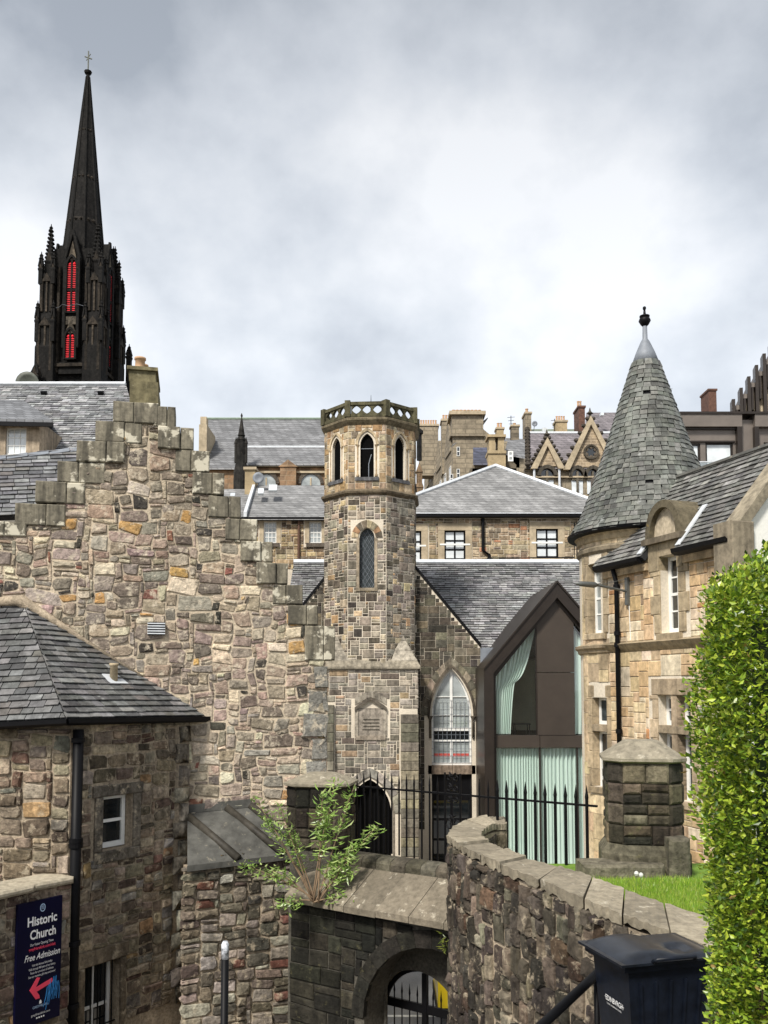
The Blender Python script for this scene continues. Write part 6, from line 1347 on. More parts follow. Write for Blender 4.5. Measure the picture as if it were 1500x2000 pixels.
# ---- rubble range left of the tower
Fl = Frame((0, 46), 0); q = Fl.uv; lb = root('rubble_range', (q(560, 1100)[0], 46, 0), 'tan rubble range with two white small-paned windows left of the tower', 'building')
x0, x1 = q(400, 1050)[0], q(700, 1050)[0]; ez = q(560, 1012)[1]
ops = [(*sorted((q(a, 1040)[0], q(b, 1040)[0])), q(560, 1061)[1], q(560, 1019)[1]) for a, b in ((515, 540), (604, 628))]
mb = MB(); backing(mb, Fl, x0, x1, 0, ez, ops, -.4, 0); mb.wbox(x0, x1, 46.4, 54, 0, ez); mb.build('wall', M['mortar_pale'], lb)
okf = not_open([(*o, .25, .22, .15) for o in ops]); MR2 = [(0.42, 0.31, 0.18, 5), (0.33, 0.24, 0.14, 4), (0.17, 0.125, 0.085, 4), (0.50, 0.40, 0.26, 3)]
pcs = [block(Fl, rc, pick(MR2, rng, .15), .012, .03, .02, -.03, rng, .02, 2) for rc in pack(q(500, 1050)[0], q(648, 1050)[0], q(560, 1112)[1], ez - .1, .13, okf, [(4, 1, 3), (3, 2, 3), (5, 2, 2), (2, 1, 3), (3, 1, 4), (2, 2, 2), (4, 2, 2)], rng)]
emit(pcs, 'stone', M['tower_stone'], lb, 200)
for o in ops: w_ = window(lb, Fl, *o, .08, 3, 4, .06, .035, gm='glass_net'); MB().box(Fl, o[0] - .15, o[1] + .15, o[2] - .2, o[2], -.2, .12, (.12, .1, .08)).build('sill', M['tower_stone'], w_); MB().box(Fl, o[0] - .22, o[0], o[2], o[3] + .1, -.1, .03).build('jamb', M['trim'], w_); MB().box(Fl, o[1], o[1] + .22, o[2], o[3] + .1, -.1, .03).build('jamb', M['trim'], w_)
rz_ = P(560, 948, 50.5)
roofslab('roof', [Vector((q(482, 1010)[0], 45.7, ez)), Vector((x1, 45.7, ez)), Vector((x1, 50.5, rz_.z)), Vector((P(498, 948, 50.5).x, 50.5, rz_.z))], 'sl_mid', lb)
roofslab('roof', [Vector((x0, 46.3, ez + .1)), Vector((q(480, 1010)[0], 46.3, ez + .1)), Vector((P(495, 952, 50.8).x, 50.8, rz_.z - .15)), Vector((x0, 50.8, rz_.z - .15))], 'sl_mid', lb)
MB().prism([Vector((q(478, 1010)[0], 45.6, ez)), Vector((q(484, 1010)[0], 45.6, ez)), Vector((P(500, 948, 50.5).x, 50.5, rz_.z)), Vector((P(495, 948, 50.5).x, 50.5, rz_.z))], [Vector((q(478, 1010)[0], 45.6, ez + .25)), Vector((q(484, 1010)[0], 45.6, ez + .25)), Vector((P(500, 948, 50.5).x, 50.5, rz_.z + .25)), Vector((P(495, 948, 50.5).x, 50.5, rz_.z + .25))]).build('skew', M['lead_pale'], lb)
MB().box(Fl, x0, x1, ez - .14, ez - .0, .02, .34).build('gutter', M['black'], lb)
u = q(584, 1050)[0]; MB().tube([Fl(u, ez - .1, .1), Fl(u, 5, .1)], .07, 8).build('downpipe', plain('rusty_pipe', (.10, .05, .03), .7), lb)
M['ochre'] = stone_mat('ochre_render', (.42, .33, .20), 3, .7, 1.2, .7, bump=.2)
F2 = Frame((0, 50.2), 0); (u0, v1), (u1, v0) = F2.uv(480, 920), F2.uv(499, 1000); c = MB(); c.box(F2, u0, u1, v0, v1, -.9, .3); c = c.build('chimney', M['ochre'], lb); MB().box(F2, u0 - .08, u1 + .08, v1, v1 + .15, -1, .4).build('chimney_cope', M['trim'], c)
for a, b, c_, d_ in ((504, 968, 515, 958), (525, 962, 541, 951), (450, 973, 459, 967)):
    p = [P(a, b, 47.6), P(c_, b, 47.6), P(c_ + 1, d_, 48.3), P(a + 1, d_, 48.3)]; MB().prism([v + Vector((0, -.12, .1)) for v in p], p).build('skylight', M['glass_pale'], lb)
p = P(505, 934, 49.5); mb = MB(); mb.lathe((0, 0, 0), [(.02, 0), (.2, .03), (.32, .1), (.32, .12), (.18, .05), (.02, .02)], 16); mb.v = [tuple(p + Vector((x, -z, y))) for x, y, z in mb.v]; mb.tube([p, p + Vector((0, .1, -.7))], .03)
mb.build('satellite_dish', M['lead'], smooth=True, label='grey satellite dish beside the ochre chimney left of the tower', cat='satellite dish')
# ---- long-roofed church behind
Fc = Frame((0, 78), 0); q = Fc.uv; cb = root('long_roofed_church', (q(520, 1000)[0], 78, 0), 'red sandstone church with long slate roof and dark spirelet behind the crow-stepped gable', 'church')
x0, x1 = q(372, 950)[0], q(760, 950)[0]; ez = q(520, 908)[1]
MB().wbox(x0, x1, 78, 92, 0, ez).build('wall', M['far_red'], cb)
r0_ = P(520, 819, 87); roofslab('roof', [Vector((q(404, 908)[0], 77.6, ez)), Vector((x1, 77.6, ez)), Vector((x1, 87, r0_.z)), Vector((P(396, 819, 87).x, 87, r0_.z))], 'sl_far', cb)
MB().tube([Vector((P(396, 819, 87).x, 87, r0_.z + .05)), Vector((x1, 87, r0_.z + .05))], .14, 6).build('ridge', plain('green_ridge', (.2, .26, .2), .7), cb)
za = P(520, 875, 81); MB().box(Frame((0, 80.9), 0), P(470, 875, 81).x, x1, za.z - .0, za.z + .16, 0, .12).build('gutter_line', M['lead_pale'], cb)
roofslab('aisle_roof', [Vector((x0, 76.5, q(430, 922)[1])), Vector((q(470, 922)[0], 76.5, q(430, 922)[1])), Vector((q(470, 895)[0], 78.5, q(430, 898)[1])), Vector((x0, 78.5, q(430, 898)[1]))], 'sl_far', cb)
MB().wbox(x0, q(462, 922)[0], 76.8, 78, 0, q(430, 922)[1]).build('aisle_wall', M['far_red'], cb)
(u0, v1), (u1, v0) = q(389, 818), q(403, 905); MB().box(Fc, u0, u1, v0 - 1, v1 - .5, -4, 0).build('gable_cope', M['trim'], cb); MB().box(Fc, u0 + .1, u1 - .05, v1 - .5, v1 + .2, -.8, 0).build('gable_finial', M['trim'], cb)
MB().box(Fc, x0, x1, ez - .25, ez - .02, .0, .4).build('eaves_course', M['far_dark'], cb); MB().box(Fc, q(480, 922)[0], x1, q(520, 925)[1], q(520, 921)[1], .0, .25).build('string_course', M['trim'], cb)
for cx in (520, 607):
    uc_ = q(cx, 945)[0]; hw_ = .85; v0 = q(cx, 960)[1]; vs_ = q(cx, 945)[1]; va_ = q(cx, 929)[1]
    w_ = MB().strip(Fc, arch(uc_, hw_, vs_, va_, 6), arch(uc_, hw_ + .3, vs_, va_ + .3, 6), -.05, .15, (.12, .10, .08)).build('pointed_window', M['tower_stone'], cb); MB().poly(Fc, [(uc_ - hw_, v0)] + arch(uc_, hw_, vs_, va_, 6) + [(uc_ + hw_, v0)], .0, .03).build('pane', M['glass_net'], w_); MB().box(Fc, uc_ - .06, uc_ + .06, v0, va_ - .2, .03, .1).build('mullion', M['trim'], w_)
uc_ = q(564, 910)[0]; mb = MB(); mb.box(Fc, uc_ - .7, uc_ + .7, 5, q(564, 915)[1], .0, .55); mb.poly(Fc, [(uc_ - .85, q(564, 915)[1]), (uc_ + .85, q(564, 915)[1]), (uc_, q(564, 901)[1])], 0, .65); mb.build('buttress', M['far_red'], cb)
# spirelet
sp_c = P(471, 905, 76.2); sp_c.z = 0; zf = lambda y: P(471, y, 76.2).z; rr = lambda p: p / FPX * 76.2
MB().lathe(sp_c, [(rr(15), 0), (rr(15), zf(925)), (rr(11), zf(905)), (rr(10), zf(862)), (rr(11), zf(860)), (rr(6), zf(853)), (rr(8), zf(851)), (rr(6.5), zf(848)), (rr(1.2), zf(815)), (rr(2.4), zf(812)), (rr(.5), zf(807))], 8, R(22.5), (.03, .028, .025)).build('spirelet', M['soot'], cb)
for s in (-1, 1): MB().lathe(sp_c + Vector((s * rr(10), -rr(4), 0)), [(rr(3), zf(905)), (rr(3), zf(868)), (rr(4), zf(867)), (rr(.3), zf(855))], 6, 0, (.03, .028, .025)).build('pinnacle', M['soot'], cb)
# ---- tenements right of the tower
def tenement(name, label, D, faces, sink=0): pass
Ft = Frame((0, 98), 0); q = Ft.uv
tn = root('chimneyed_tenement', (q(900, 1000)[0], 98, 0), 'tall grey-tan tenement with massive chimney stack just right of the tower', 'building')
(a0, t0), (a1, _) = q(884, 800), q(944, 950); mb = MB(); mb.box(Ft, a0, a1, 0, q(914, 852)[1], -5, 0); mb.box(Ft, a0 - .1, a1 + .05, q(914, 852)[1], q(914, 811)[1], -4, .05); mb.box(Ft, a0 - .3, a1 + .2, q(914, 853)[1], q(914, 849)[1], -4.2, .3); mb.build('chimney_gable', M['far_tan'], tn)
MB().box(Ft, a0 - .4, a1 + .3, q(914, 811)[1], q(914, 804)[1], -4.2, .4).build('chimney_cope', M['trim'], tn); pots(tn, Ft, a0, a1, q(914, 804)[1], 8, -1.5, .65, .2)
Fside = Frame(Ft(a0, 0, 0)[:2], 60); 
mb = MB(); lp0 = Ft(a0, 0, 0); far = P(826, 1000, 122); F3 = Frame((far.x, far.y), math.degrees(math.atan2(lp0.y - far.y, lp0.x - far.x))); l3 = (Vector((lp0.x, lp0.y)) - Vector((far.x, far.y))).length
zt3 = P(884, 868, 98).z; mb.box(F3, 0, l3, 0, zt3, -6, 0); mb.build('street_front', M['far_tan'], tn)
for i in range(7):
    for j in range(4):
        u = l3 * (i + .5) / 7; v = zt3 - 3.2 - j * 4.0; window(tn, F3, u - .6, u + .6, v - 1.1, v + 1.1, -.06, 1, 2, .07, .06, gm='glass')
for i in (1, 4, 6):
    u = l3 * (i + .0) / 7 + .6; gbm = MB(); gbm.poly(F3, [(u - 1.9, zt3 - .5), (u + 1.9, zt3 - .5), (u + 1.9, zt3 + .8), (u + .5, zt3 + 3.0), (u - .5, zt3 + 3.0), (u - 1.9, zt3 + .8)], -1.5, .12); gbm.build('wallhead_gable', M['far_tan'], tn)
roofslab('roof', [F3(0, zt3, 0), F3(l3, zt3, 0), F3(l3, zt3 + 3.2, -4), F3(0, zt3 + 3.2, -4)], 'sl_far', tn)
F4 = Frame((0, 104), 0); chimney(tn, F4, 863, 887, 822, 860, 4, 2, 'far_tan', 0, .75); chimney(tn, Frame((0, 112), 0), 819, 856, 832, 868, 7, 2, 'far_tan', 0, .8)
MB().prism([P(944, 838, 98), P(958, 850, 98), P(958, 900, 98), P(944, 900, 98)], [P(944, 838, 101), P(958, 850, 101), P(958, 900, 101), P(944, 900, 101)]).build('chimney_buttress', M['far_tan'], tn)
for px, py in ((895, 882), (895, 925), (882, 935)): 
    (u0, v0), (u1, v1) = q(px - 3, py + 9), q(px + 3, py - 9); window(tn, Ft, u0, u1, v0, v1, -.06, 1, 2, .05, .05, gm='glass')
# pinnacled porch bits close right of tower
pn_ = root('gothic_pinnacle', P(819, 985, 70) * 1 - Vector((0, 0, P(819, 985, 70).z)), 'small sandstone pinnacle with gablets close to the right edge of the tower', 'pinnacle')
c = P(819, 980, 70); c.z = 0; zf = lambda y: P(819, y, 70).z; rr = lambda p: p / FPX * 70
MB().lathe(c, [(rr(10), 0), (rr(10), zf(955)), (rr(12), zf(953)), (rr(8), zf(944)), (rr(8), zf(925)), (rr(10), zf(923)), (rr(1), zf(905))], 4, R(45), (.22, .15, .09)).build('shaft', M['tower_stone'], pn_)
MB().lathe(c + Vector((0, -.1, 0)), [(rr(5), zf(900)), (rr(5), zf(850)), (rr(8), zf(848)), (rr(8), zf(842)), (rr(3), zf(838))], 8, 0, (.02, .02, .02)).build('dark_shaft', M['soot'], pn_)
# roofs between
F5 = Frame((0, 74), 0); q = F5.uv
b5 = root('blue_slate_house', (q(950, 1000)[0], 74, 0), 'small house with blue slate roof and twin-flue chimney above the hipped roof', 'house')
mb = MB(); mb.poly(F5, [q(920, 940), q(1010, 940), q(1010, 905), q(985, 880), q(950, 905), q(925, 905)], -6, -.5); mb.wbox(q(920, 940)[0], q(1012, 940)[0], 74.5, 80, 0, q(950, 912)[1]); mb.build('wall', M['far_dark'], b5)
roofslab('roof', [P(924, 905, 74), P(955, 905, 74), P(952, 874, 77), P(924, 874, 77)], 'sl_blue', b5); roofslab('roof', [P(985, 885, 74.2), P(1025, 893, 74.2), P(1025, 858, 78), P(992, 860, 78)], 'sl_far', b5)
(u0, v1), (u1, v0) = q(952, 884), q(986, 930); c = MB(); c.box(F5, u0, u1, v0 - 2, v1, -1.4, .6); c.box(F5, u0 + .1, (u0 + u1) / 2 - .12, v1, q(960, 857)[1], -1, .4); c.box(F5, (u0 + u1) / 2 + .12, u1 - .1, v1, q(960, 857)[1], -1, .4); c.box(F5, u0 - .05, u1 + .05, v1 - .25, v1, -1.5, .7); c.box(F5, u0 - .05, u1 + .05, q(960, 857)[1], q(960, 852)[1], -1.2, .6); c.build('chimney', M['ochre'], b5)
(u0, v0), (u1, v1) = q(990, 905), q(1000, 885); window(b5, F5, u0, u1, v0, v1, -.7, 1, 2, .12, .1, gm='glass_net')
# row of chimneys along the skyline
sk = root('skyline_tenement', P(1000, 1000, 118) - Vector((0, 0, P(1000, 1000, 118).z)), 'distant roof ridge with chimneys on the skyline between tower and turret', 'building')
F6 = Frame((0, 118), 0); q = F6.uv
mb = MB(); mb.wbox(q(940, 900)[0], q(1420, 900)[0], 118, 128, 0, q(1100, 862)[1]); mb.build('wall', M['far_tan'], sk)
roofslab('roof', [P(1033, 868, 117.5), P(1140, 868, 117.5), P(1140, 838, 122), P(1036, 838, 122)], plain('green_copper', (.16, .19, .15), .7, 0, .2, .5), sk); roofslab('roof', [P(1140, 868, 117), P(1440, 868, 117), P(1440, 804, 126), P(1145, 806, 126)], 'sl_pur', sk); roofslab('roof', [P(935, 880, 117), P(1033, 880, 117), P(1033, 858, 122), P(935, 852, 122)], 'sl_far', sk)
chimney(sk, F6, 970, 984, 838, 860, 2, 1.6, 'ochre'); chimney(sk, F6, 999, 1014, 833, 856, 1, 1.4, 'far_dark', h=.4); chimney(sk, F6, 1026, 1038, 808, 848, 1, 2.5, 'far_tan'); chimney(sk, F6, 1086, 1108, 824, 846, 4, 1.8, 'ochre'); chimney(sk, F6, 1130, 1143, 796, 838, 2, 3.0, 'brick', h=1.1); chimney(sk, F6, 1384, 1400, 763, 800, 0, 3.0, 'brick')
MB().box(Frame((0, 121), 0), *sorted((P(1058, 840, 121).x, P(1068, 840, 121).x)), P(1058, 844, 121).z, P(1058, 837, 121).z, .0, .5).build('skylight', M['glass_pale'], sk); MB().box(Frame((0, 121), 0), *sorted((P(1167, 818, 121).x, P(1173, 818, 121).x)), P(1058, 819, 121).z, P(1058, 814, 121).z, 1.2, 1.9).build('skylight', M['glass_pale'], sk)
p = P(1044, 828, 117); mb = MB(); mb.lathe((0, 0, 0), [(.02, 0), (.25, .03), (.38, .1), (.38, .12), (.2, .05), (.02, .02)], 14); mb.v = [tuple(p + Vector((x, -z, y))) for x, y, z in mb.v]; mb.tube([p, p + Vector((-.1, .3, -1.2))], .04); mb.build('satellite_dish', M['lead'], smooth=True, label='pale satellite dish on the skyline beside a tall chimney', cat='satellite dish')
for px, y0, y1, lbl in ((998, 812, 845, 'thin aerial mast right of the chimney pair on the skyline'), (1083, 818, 832, 'small television aerial beside the ochre chimney pots on the skyline'), (1306, 757, 790, 'television aerial behind the right side of the turret cone')):
    mb = MB(); p0, p1 = P(px, y1 + 14, 119), P(px, y0, 119); mb.tube([p0, p1], .05, 5)
    for k in range(3): z_ = p1.z - .25 - k * .45; mb.tube([Vector((p1.x - .5 + .1 * k, p1.y, z_)), Vector((p1.x + .5 - .1 * k, p1.y, z_ + .08))], .03, 4)
    mb.build('television_aerial', M['black'], label=lbl, cat='aerial')
# ---- gothic gabled hall
F7 = Frame((0, 86), 0); q = F7.uv; gh = root('gothic_hall', (q(1110, 950)[0], 86, 0), 'gothic hall with two pointed gables, rose window and purple slate roof left of the turret', 'building')
ez = q(1100, 914)[1]; x0, x1 = q(1026, 950)[0], q(1290, 950)[0]
mb = MB(); mb.wbox(x0, x1, 86, 96, 0, ez); mb.build('wall', M['far_tan'], gh)
roofslab('roof', [Vector((x0, 85.8, ez)), Vector((x1, 85.8, ez)), Vector((x1, 93.5, P(1100, 846, 93.5).z)), Vector((P(1030, 846, 93.5).x, 93.5, P(1100, 846, 93.5).z))], 'sl_pur', gh)
MB().tube([Vector((P(1030, 846, 93.5).x, 93.5, P(1100, 846, 93.5).z)), Vector((x1, 93.5, P(1100, 846, 93.5).z))], .18, 6).build('ridge', M['lead_pale'], gh)
def ggable(cx, yb, ya, hw_px, rose):
    uc_ = q(cx, yb)[0]; hw_ = hw_px / FPX * 86; v0, v1 = q(cx, yb)[1], q(cx, ya)[1]; g_ = MB().poly(F7, [(uc_ - hw_, v0), (uc_ + hw_, v0), (uc_, v1)], -4, .3).build('gable', M['far_rubble'], gh)
    for s in (-1, 1):
        MB().poly(F7, [(uc_ + s * (hw_ + .4), v0 - .3), (uc_ + s * (hw_ - .25), v0 - .3), (uc_, v1 - .1), (uc_, v1 + .75)], -.3, .6).build('gable_cope', M['trim'], g_)
        for k in range(7):
            t_ = (k + .6) / 7.3; MB().lathe(F7(uc_ + s * (hw_ + .4) * (1 - t_), v0 - .3 + (v1 + 1.0 - v0) * t_ + .2, .3), [(.05, -.1), (.26, .1), (.2, .3), (.03, .36)], 6, 0, (.07, .06, .05)).build('crocket', M['tower_stone'], g_)
    MB().lathe(F7(uc_, v1 + .55, .2), [(.16, 0), (.12, .4), (.34, .55), (.12, .75), (.03, 1.1)], 6, 0, (.1, .09, .07)).build('finial', M['tower_stone'], g_)
    if rose:
        vc = q(cx, 885)[1]; rr_ = 15 / FPX * 86; rw = MB()
        cir = lambda r: [(uc_ + math.cos(a * math.pi / 12) * r, vc + math.sin(a * math.pi / 12) * r) for a in range(25)]
        rw.strip(F7, cir(rr_ * .78), cir(rr_), .3, .55, (.1, .085, .065)); rw.strip(F7, cir(rr_ * .62), cir(rr_ * .78), .3, .45, (.2, .17, .13))
        for k in range(6):
            a = k * math.pi / 3 + .52; c_ = (uc_ + math.cos(a) * rr_ * .6, vc + math.sin(a) * rr_ * .6); rw.poly(F7, [(c_[0] + math.cos(b * math.pi / 4) * .13, c_[1] + math.sin(b * math.pi / 4) * .13) for b in range(8)], .3, .47 + .002 * k, (.15, .12, .09))
        rw = rw.build('rose_window', M['tower_stone'], g_); MB().poly(F7, cir(rr_ * .8)[:-1], .3, .33).build('pane', M['glass'], rw)
    return g_
ggable(1068, 912, 872, 26, False); ggable(1153, 914, 830, 48, True)
def gwin(cx, hwp, y0, ys, ya):
    uc_ = q(cx, ys)[0]; hw_ = hwp / FPX * 86; v0, vs_, va_ = q(cx, y0)[1], q(cx, ys)[1], q(cx, ya)[1]; w_ = MB(); w_.strip(F7, arch(uc_, hw_, vs_, va_, 6), arch(uc_, hw_ + .35, vs_, va_ + .35, 6), .0, .4, (.08, .07, .055)); w_.box(F7, uc_ - .1, uc_ + .1, v0, va_ - .2, .05, .25, (.16, .14, .11)); w_.box(F7, uc_ - hw_, uc_ + hw_, vs_ - .4, vs_ - .2, .05, .22, (.1, .09, .07)); w_ = w_.build('arched_window', M['tower_stone'], gh)
    for s in (-1, 1):
        MB().box(F7, *sorted((uc_ + s * .1, uc_ + s * hw_)), v0, vs_ - .4, .02, .08).build('pane', M['glass_pale'], w_)
    MB().poly(F7, [(uc_ - hw_, vs_ - .2)] + arch(uc_, hw_, vs_, va_, 6) + [(uc_ + hw_, vs_ - .2)], .02, .06).build('pane', M['glass'], w_)
gwin(1068, 13, 948, 930, 916); gwin(1127, 11, 965, 931, 917); gwin(1157, 11, 965, 931, 917); gwin(1187, 11, 965, 931, 917)
MB().box(F7, x0, x1, q(1100, 934)[1], q(1100, 931)[1], 0, .3).build('string_course', M['trim'], gh)
mb = MB(); mb.prism([P(1022, 915, 85.6), P(1032, 915, 85.6), P(1031, 838, 94), P(1028, 838, 94)], [P(1022, 915, 87), P(1032, 915, 87), P(1031, 842, 95), P(1028, 842, 95)]); ck = mb.build('gable_cope', M['far_dark'], gh)
for k in range(11): t_ = k / 10; a = P(1031, 910, 85.5); b = P(1030, 842, 94); MB().lathe(a + (b - a) * t_, [(.05, -.2), (.32, .1), (.2, .4), (.03, .5)], 6, 0, (.06, .05, .04)).build('crocket', M['tower_stone'], ck)
for px in (1091, 1042): MB().tube([F7(q(px, 912)[0], q(px, 915)[1], .35), F7(q(px, 912)[0], 8, .35)], .12, 6).build('downpipe', M['lead_pale'], gh)
# ---- bronze hotel block on the right
F8 = Frame((0, 46.5), 0); q = F8.uv; bh = root('bronze_hotel_block', (q(1430, 950)[0], 46.5, 0), 'modern bronze-clad block with wide windows and glass balustrade behind the turret', 'building')
x0, x1 = q(1270, 900)[0], q(1720, 900)[0]; zt8 = q(1400, 812)[1]
wins = [(1345, 1368, 866, 905), (1378, 1432, 864, 905), (1492, 1560, 864, 905)]
ops = [(*sorted((q(a, 880)[0], q(b, 880)[0])), q(1400, 935)[1], q(1400, c)[1]) for a, b, c, d_ in wins]
mb = MB(); backing(mb, F8, x0, x1, 0, q(1400, 820)[1], ops, -.3, 0); mb.wbox(x0, x1, 46.9, 60, 0, q(1400, 822)[1]); mb.build('wall', M['bronze_pale'], bh)
MB().box(F8, x0, q(1445, 820)[0], q(1400, 836)[1], zt8, -1, .3).build('parapet', M['bronze_pale'], bh); MB().box(F8, q(1470, 820)[0], x1, q(1400, 836)[1], zt8, -1, .3).build('parapet', M['bronze_pale'], bh)
mb = MB(); mb.box(F8, x0, x1, zt8, zt8 + .12, -2, .36); mb.build('parapet_cap', M['bronze'], bh)
mb = MB(); mb.box(F8, x0, q(1436, 850)[0], q(1400, 838)[1] - .05, q(1400, 838)[1] + .05, .0, .12); mb.box(F8, q(1436, 850)[0], q(1445, 850)[0], 0, q(1400, 836)[1], 0, .3); mb.box(F8, q(1470, 850)[0], q(1478, 850)[0], 0, q(1400, 836)[1], 0, .3); mb.box(F8, x0, q(1434, 850)[0], q(1400, 863)[1] - .04, q(1400, 863)[1] + .04, 0, .1); mb.build('cladding_rib', M['bronze'], bh)
for o in ops: window(bh, F8, *o, .08, 1, 1, .1, .05, fm='bronze', gm='glass_pale')
m, t, n, l, b = newmat('balustrade_glass'); n.remove(b); tr = n.new('ShaderNodeBsdfTransparent'); tr.inputs[0].default_value = (.86, .95, .91, 1); gs = n.new('ShaderNodeBsdfGlossy'); gs.inputs['Roughness'].default_value = .03; ms = n.new('ShaderNodeMixShader'); ms.inputs[0].default_value = .35; l.new(tr.outputs[0], ms.inputs[1]); l.new(gs.outputs[0], ms.inputs[2]); l.new(ms.outputs[0], n['Material Output'].inputs[0]); M['bal'] = m
F9 = Frame((0, 45.2), 0); q = F9.uv; bl = root('glass_balustrade', F9(q(1390, 945)[0], q(1390, 960)[1], 0), 'pale glass balustrade of the roof terrace behind the turret', 'balustrade')
for a, b in ((1340, 1384), (1385, 1416), (1417, 1450)): MB().box(F9, q(a, 930)[0], q(b, 930)[0] - .03, q(1390, 960)[1], q(1390, 903)[1], -.02, 0).build('glass_panel', M['bal'], bl)
MB().box(F9, q(1338, 900)[0], q(1452, 900)[0], q(1390, 903)[1], q(1390, 901)[1], -.04, .03).build('top_rail', M['lead_pale'], bl)
for px in (1414, 1420, 1426, 1432): MB().box(F9, q(px, 900)[0] - .02, q(px, 900)[0] + .02, q(1390, 960)[1], q(1390, 903)[1], .02, .05).build('baluster', M['black'], bl)
MB().box(F9, q(1330, 960)[0], q(1460, 960)[0], 0, q(1390, 958)[1], -1.3, -.06).build('terrace_slab', M['bronze_pale'], bh)
# ---- ribbed block stepping up at the far right
F10 = Frame((0, 56), -14); q = F10.uv
rbk = root('ribbed_block', F10(q(1440, 900)[0], 0, 0), 'modern block with dark vertical fins and cream panels stepping up at the top right edge', 'building')
M['cream'] = plain('cream_panel', (.60, .50, .36), .8, 0, .08, 1)
for k in range(11):
    x0_, x1_ = 1430 + k * 15.5, 1430 + (k + 1) * 15.5; ut_, uu_ = q(x0_, 780)[0], q(x1_, 780)[0]; zt_ = q(1500, 790 - k * 21)[1]
    MB().box(F10, ut_, uu_, 0, zt_ - .25, -3, 0).build('cream_bay', M['cream'], rbk); MB().box(F10, ut_, uu_, zt_ - .25, zt_, -3.1, .25).build('bay_cap', M['bronze_pale'], rbk)
    MB().box(F10, ut_ - .09, ut_ + .09, 0, zt_ + .3, -.3, .55).build('fin', M['bronze'], rbk); MB().box(F10, ut_ + .16, ut_ + .27, zt_ - 1.6, zt_ - .26, .002, .3).build('fin', M['bronze'], rbk)
# ================================================================== black gothic spire
rng = random.Random(131)
DS = 132.0; SC = P(165, 430, DS); SC.z = 0; sz = lambda y: P(167, y, DS).z; sr = lambda p: p / FPX * DS * 1.03
spi = root('gothic_spire_church', (SC.x, SC.y, 0), 'soot-black gothic church tower with tall crocketed spire and red louvred windows', 'church')
SR = R(-3); ux = Vector((math.cos(SR), math.sin(SR), 0)); uy = Vector((-math.sin(SR), math.cos(SR), 0))
BK = (.012, .011, .010); BR = (.04, .032, .024)
half = sr(44)
class SFr:
    def __init__(s, face): s.face = face
    def __call__(s, u, v, d=0):
        if s.face == 0: return SC + ux * u - uy * (half + d) + Vector((0, 0, v))
        if s.face == 1: return SC + uy * u + ux * (half + d) + Vector((0, 0, v))
        if s.face == 2: return SC - ux * u + uy * (half + d) + Vector((0, 0, v))
        return SC - uy * u - ux * (half + d) + Vector((0, 0, v))
mb = MB(); z0t = 0; c4 = lambda h, z: [SC + ux * a * h + uy * b * h + Vector((0, 0, z)) for a, b in ((-1, -1), (1, -1), (1, 1), (-1, 1))]
mb.prism(c4(half, sz(556)), c4(half, 0), BK); mb.prism(c4(half * .93, sz(505)), c4(half * .93, sz(556)), BK); mb.build('tower_core', M['soot'], spi)
# spire
rs = lambda y: max(.25, (y - 140) / (555 - 140) * sr(42) + sr(3) * 0)
spx = MB(); spx.lathe(SC, [(rs(560) / .97, sz(560)), (rs(146), sz(146)), (.5, sz(144)), (.6, sz(140)), (.1, sz(138))], 8, SR + R(22.5), BK); spx = spx.build('spire', M['soot'], spi)
for y in (437, 350, 255):
    MB().lathe(SC, [(rs(y + 9) * 1.0, sz(y + 10)), (rs(y + 9) * 1.06, sz(y + 8)), (rs(y + 2) * 1.07, sz(y + 1)), (rs(y - 2), sz(y - 2))], 8, SR + R(22.5), (.035, .03, .026)).build('spire_band', M['soot'], spx)
    for k in range(8):
        for j in range(3): a = SR + 2 * math.pi * (k + .22 + .28 * j) / 8; c = SC + Vector((math.cos(a), math.sin(a), 0)) * rs(y + 5) * .99 + Vector((0, 0, sz(y + 5))); MB().lathe(c, [(.02, -.35), (.3, 0), (.02, .35)], 4, a, BR).build('band_boss', M['soot'], spx)
for k in range(8):
    a = SR + R(22.5) + math.pi / 4 * k; d = Vector((math.cos(a), math.sin(a), 0)); MB().tube([SC + d * rs(558) * 1.01 + Vector((0, 0, sz(558))), SC + d * rs(150) * 1.05 + Vector((0, 0, sz(150)))], [.28, .1], 5, BK).build('spire_rib', M['soot'], spx)
    ck_ = MB()
    for j in range(26): y_ = 545 - j * 15; ck_.lathe(SC + d * (rs(y_) * 1.03) + Vector((0, 0, sz(y_))), [(.02, -.25), (.3 - .007 * j, .05), (.05, .3)], 4, a, BK)
    ck_.build('crockets', M['soot'], spx, kind='stuff')
p = SC + Vector((0, 0, sz(141))); M['cross'] = plain('weathered_cross', (.16, .17, .15), .7, .2)
mb = MB(); mb.tube([p, p + Vector((0, 0, sz(100) - sz(141)))], .11, 6); zc = sz(112); mb.tube([SC + ux * -.55 + Vector((0, 0, zc + .15)), SC + ux * .55 + Vector((0, 0, zc - .3))], .1, 6); mb.tube([SC + ux * -.3 + Vector((0, 0, zc - .5)), SC + ux * .35 + Vector((0, 0, zc + .55))], .06, 6); mb.build('spire_cross', M['cross'], spi)
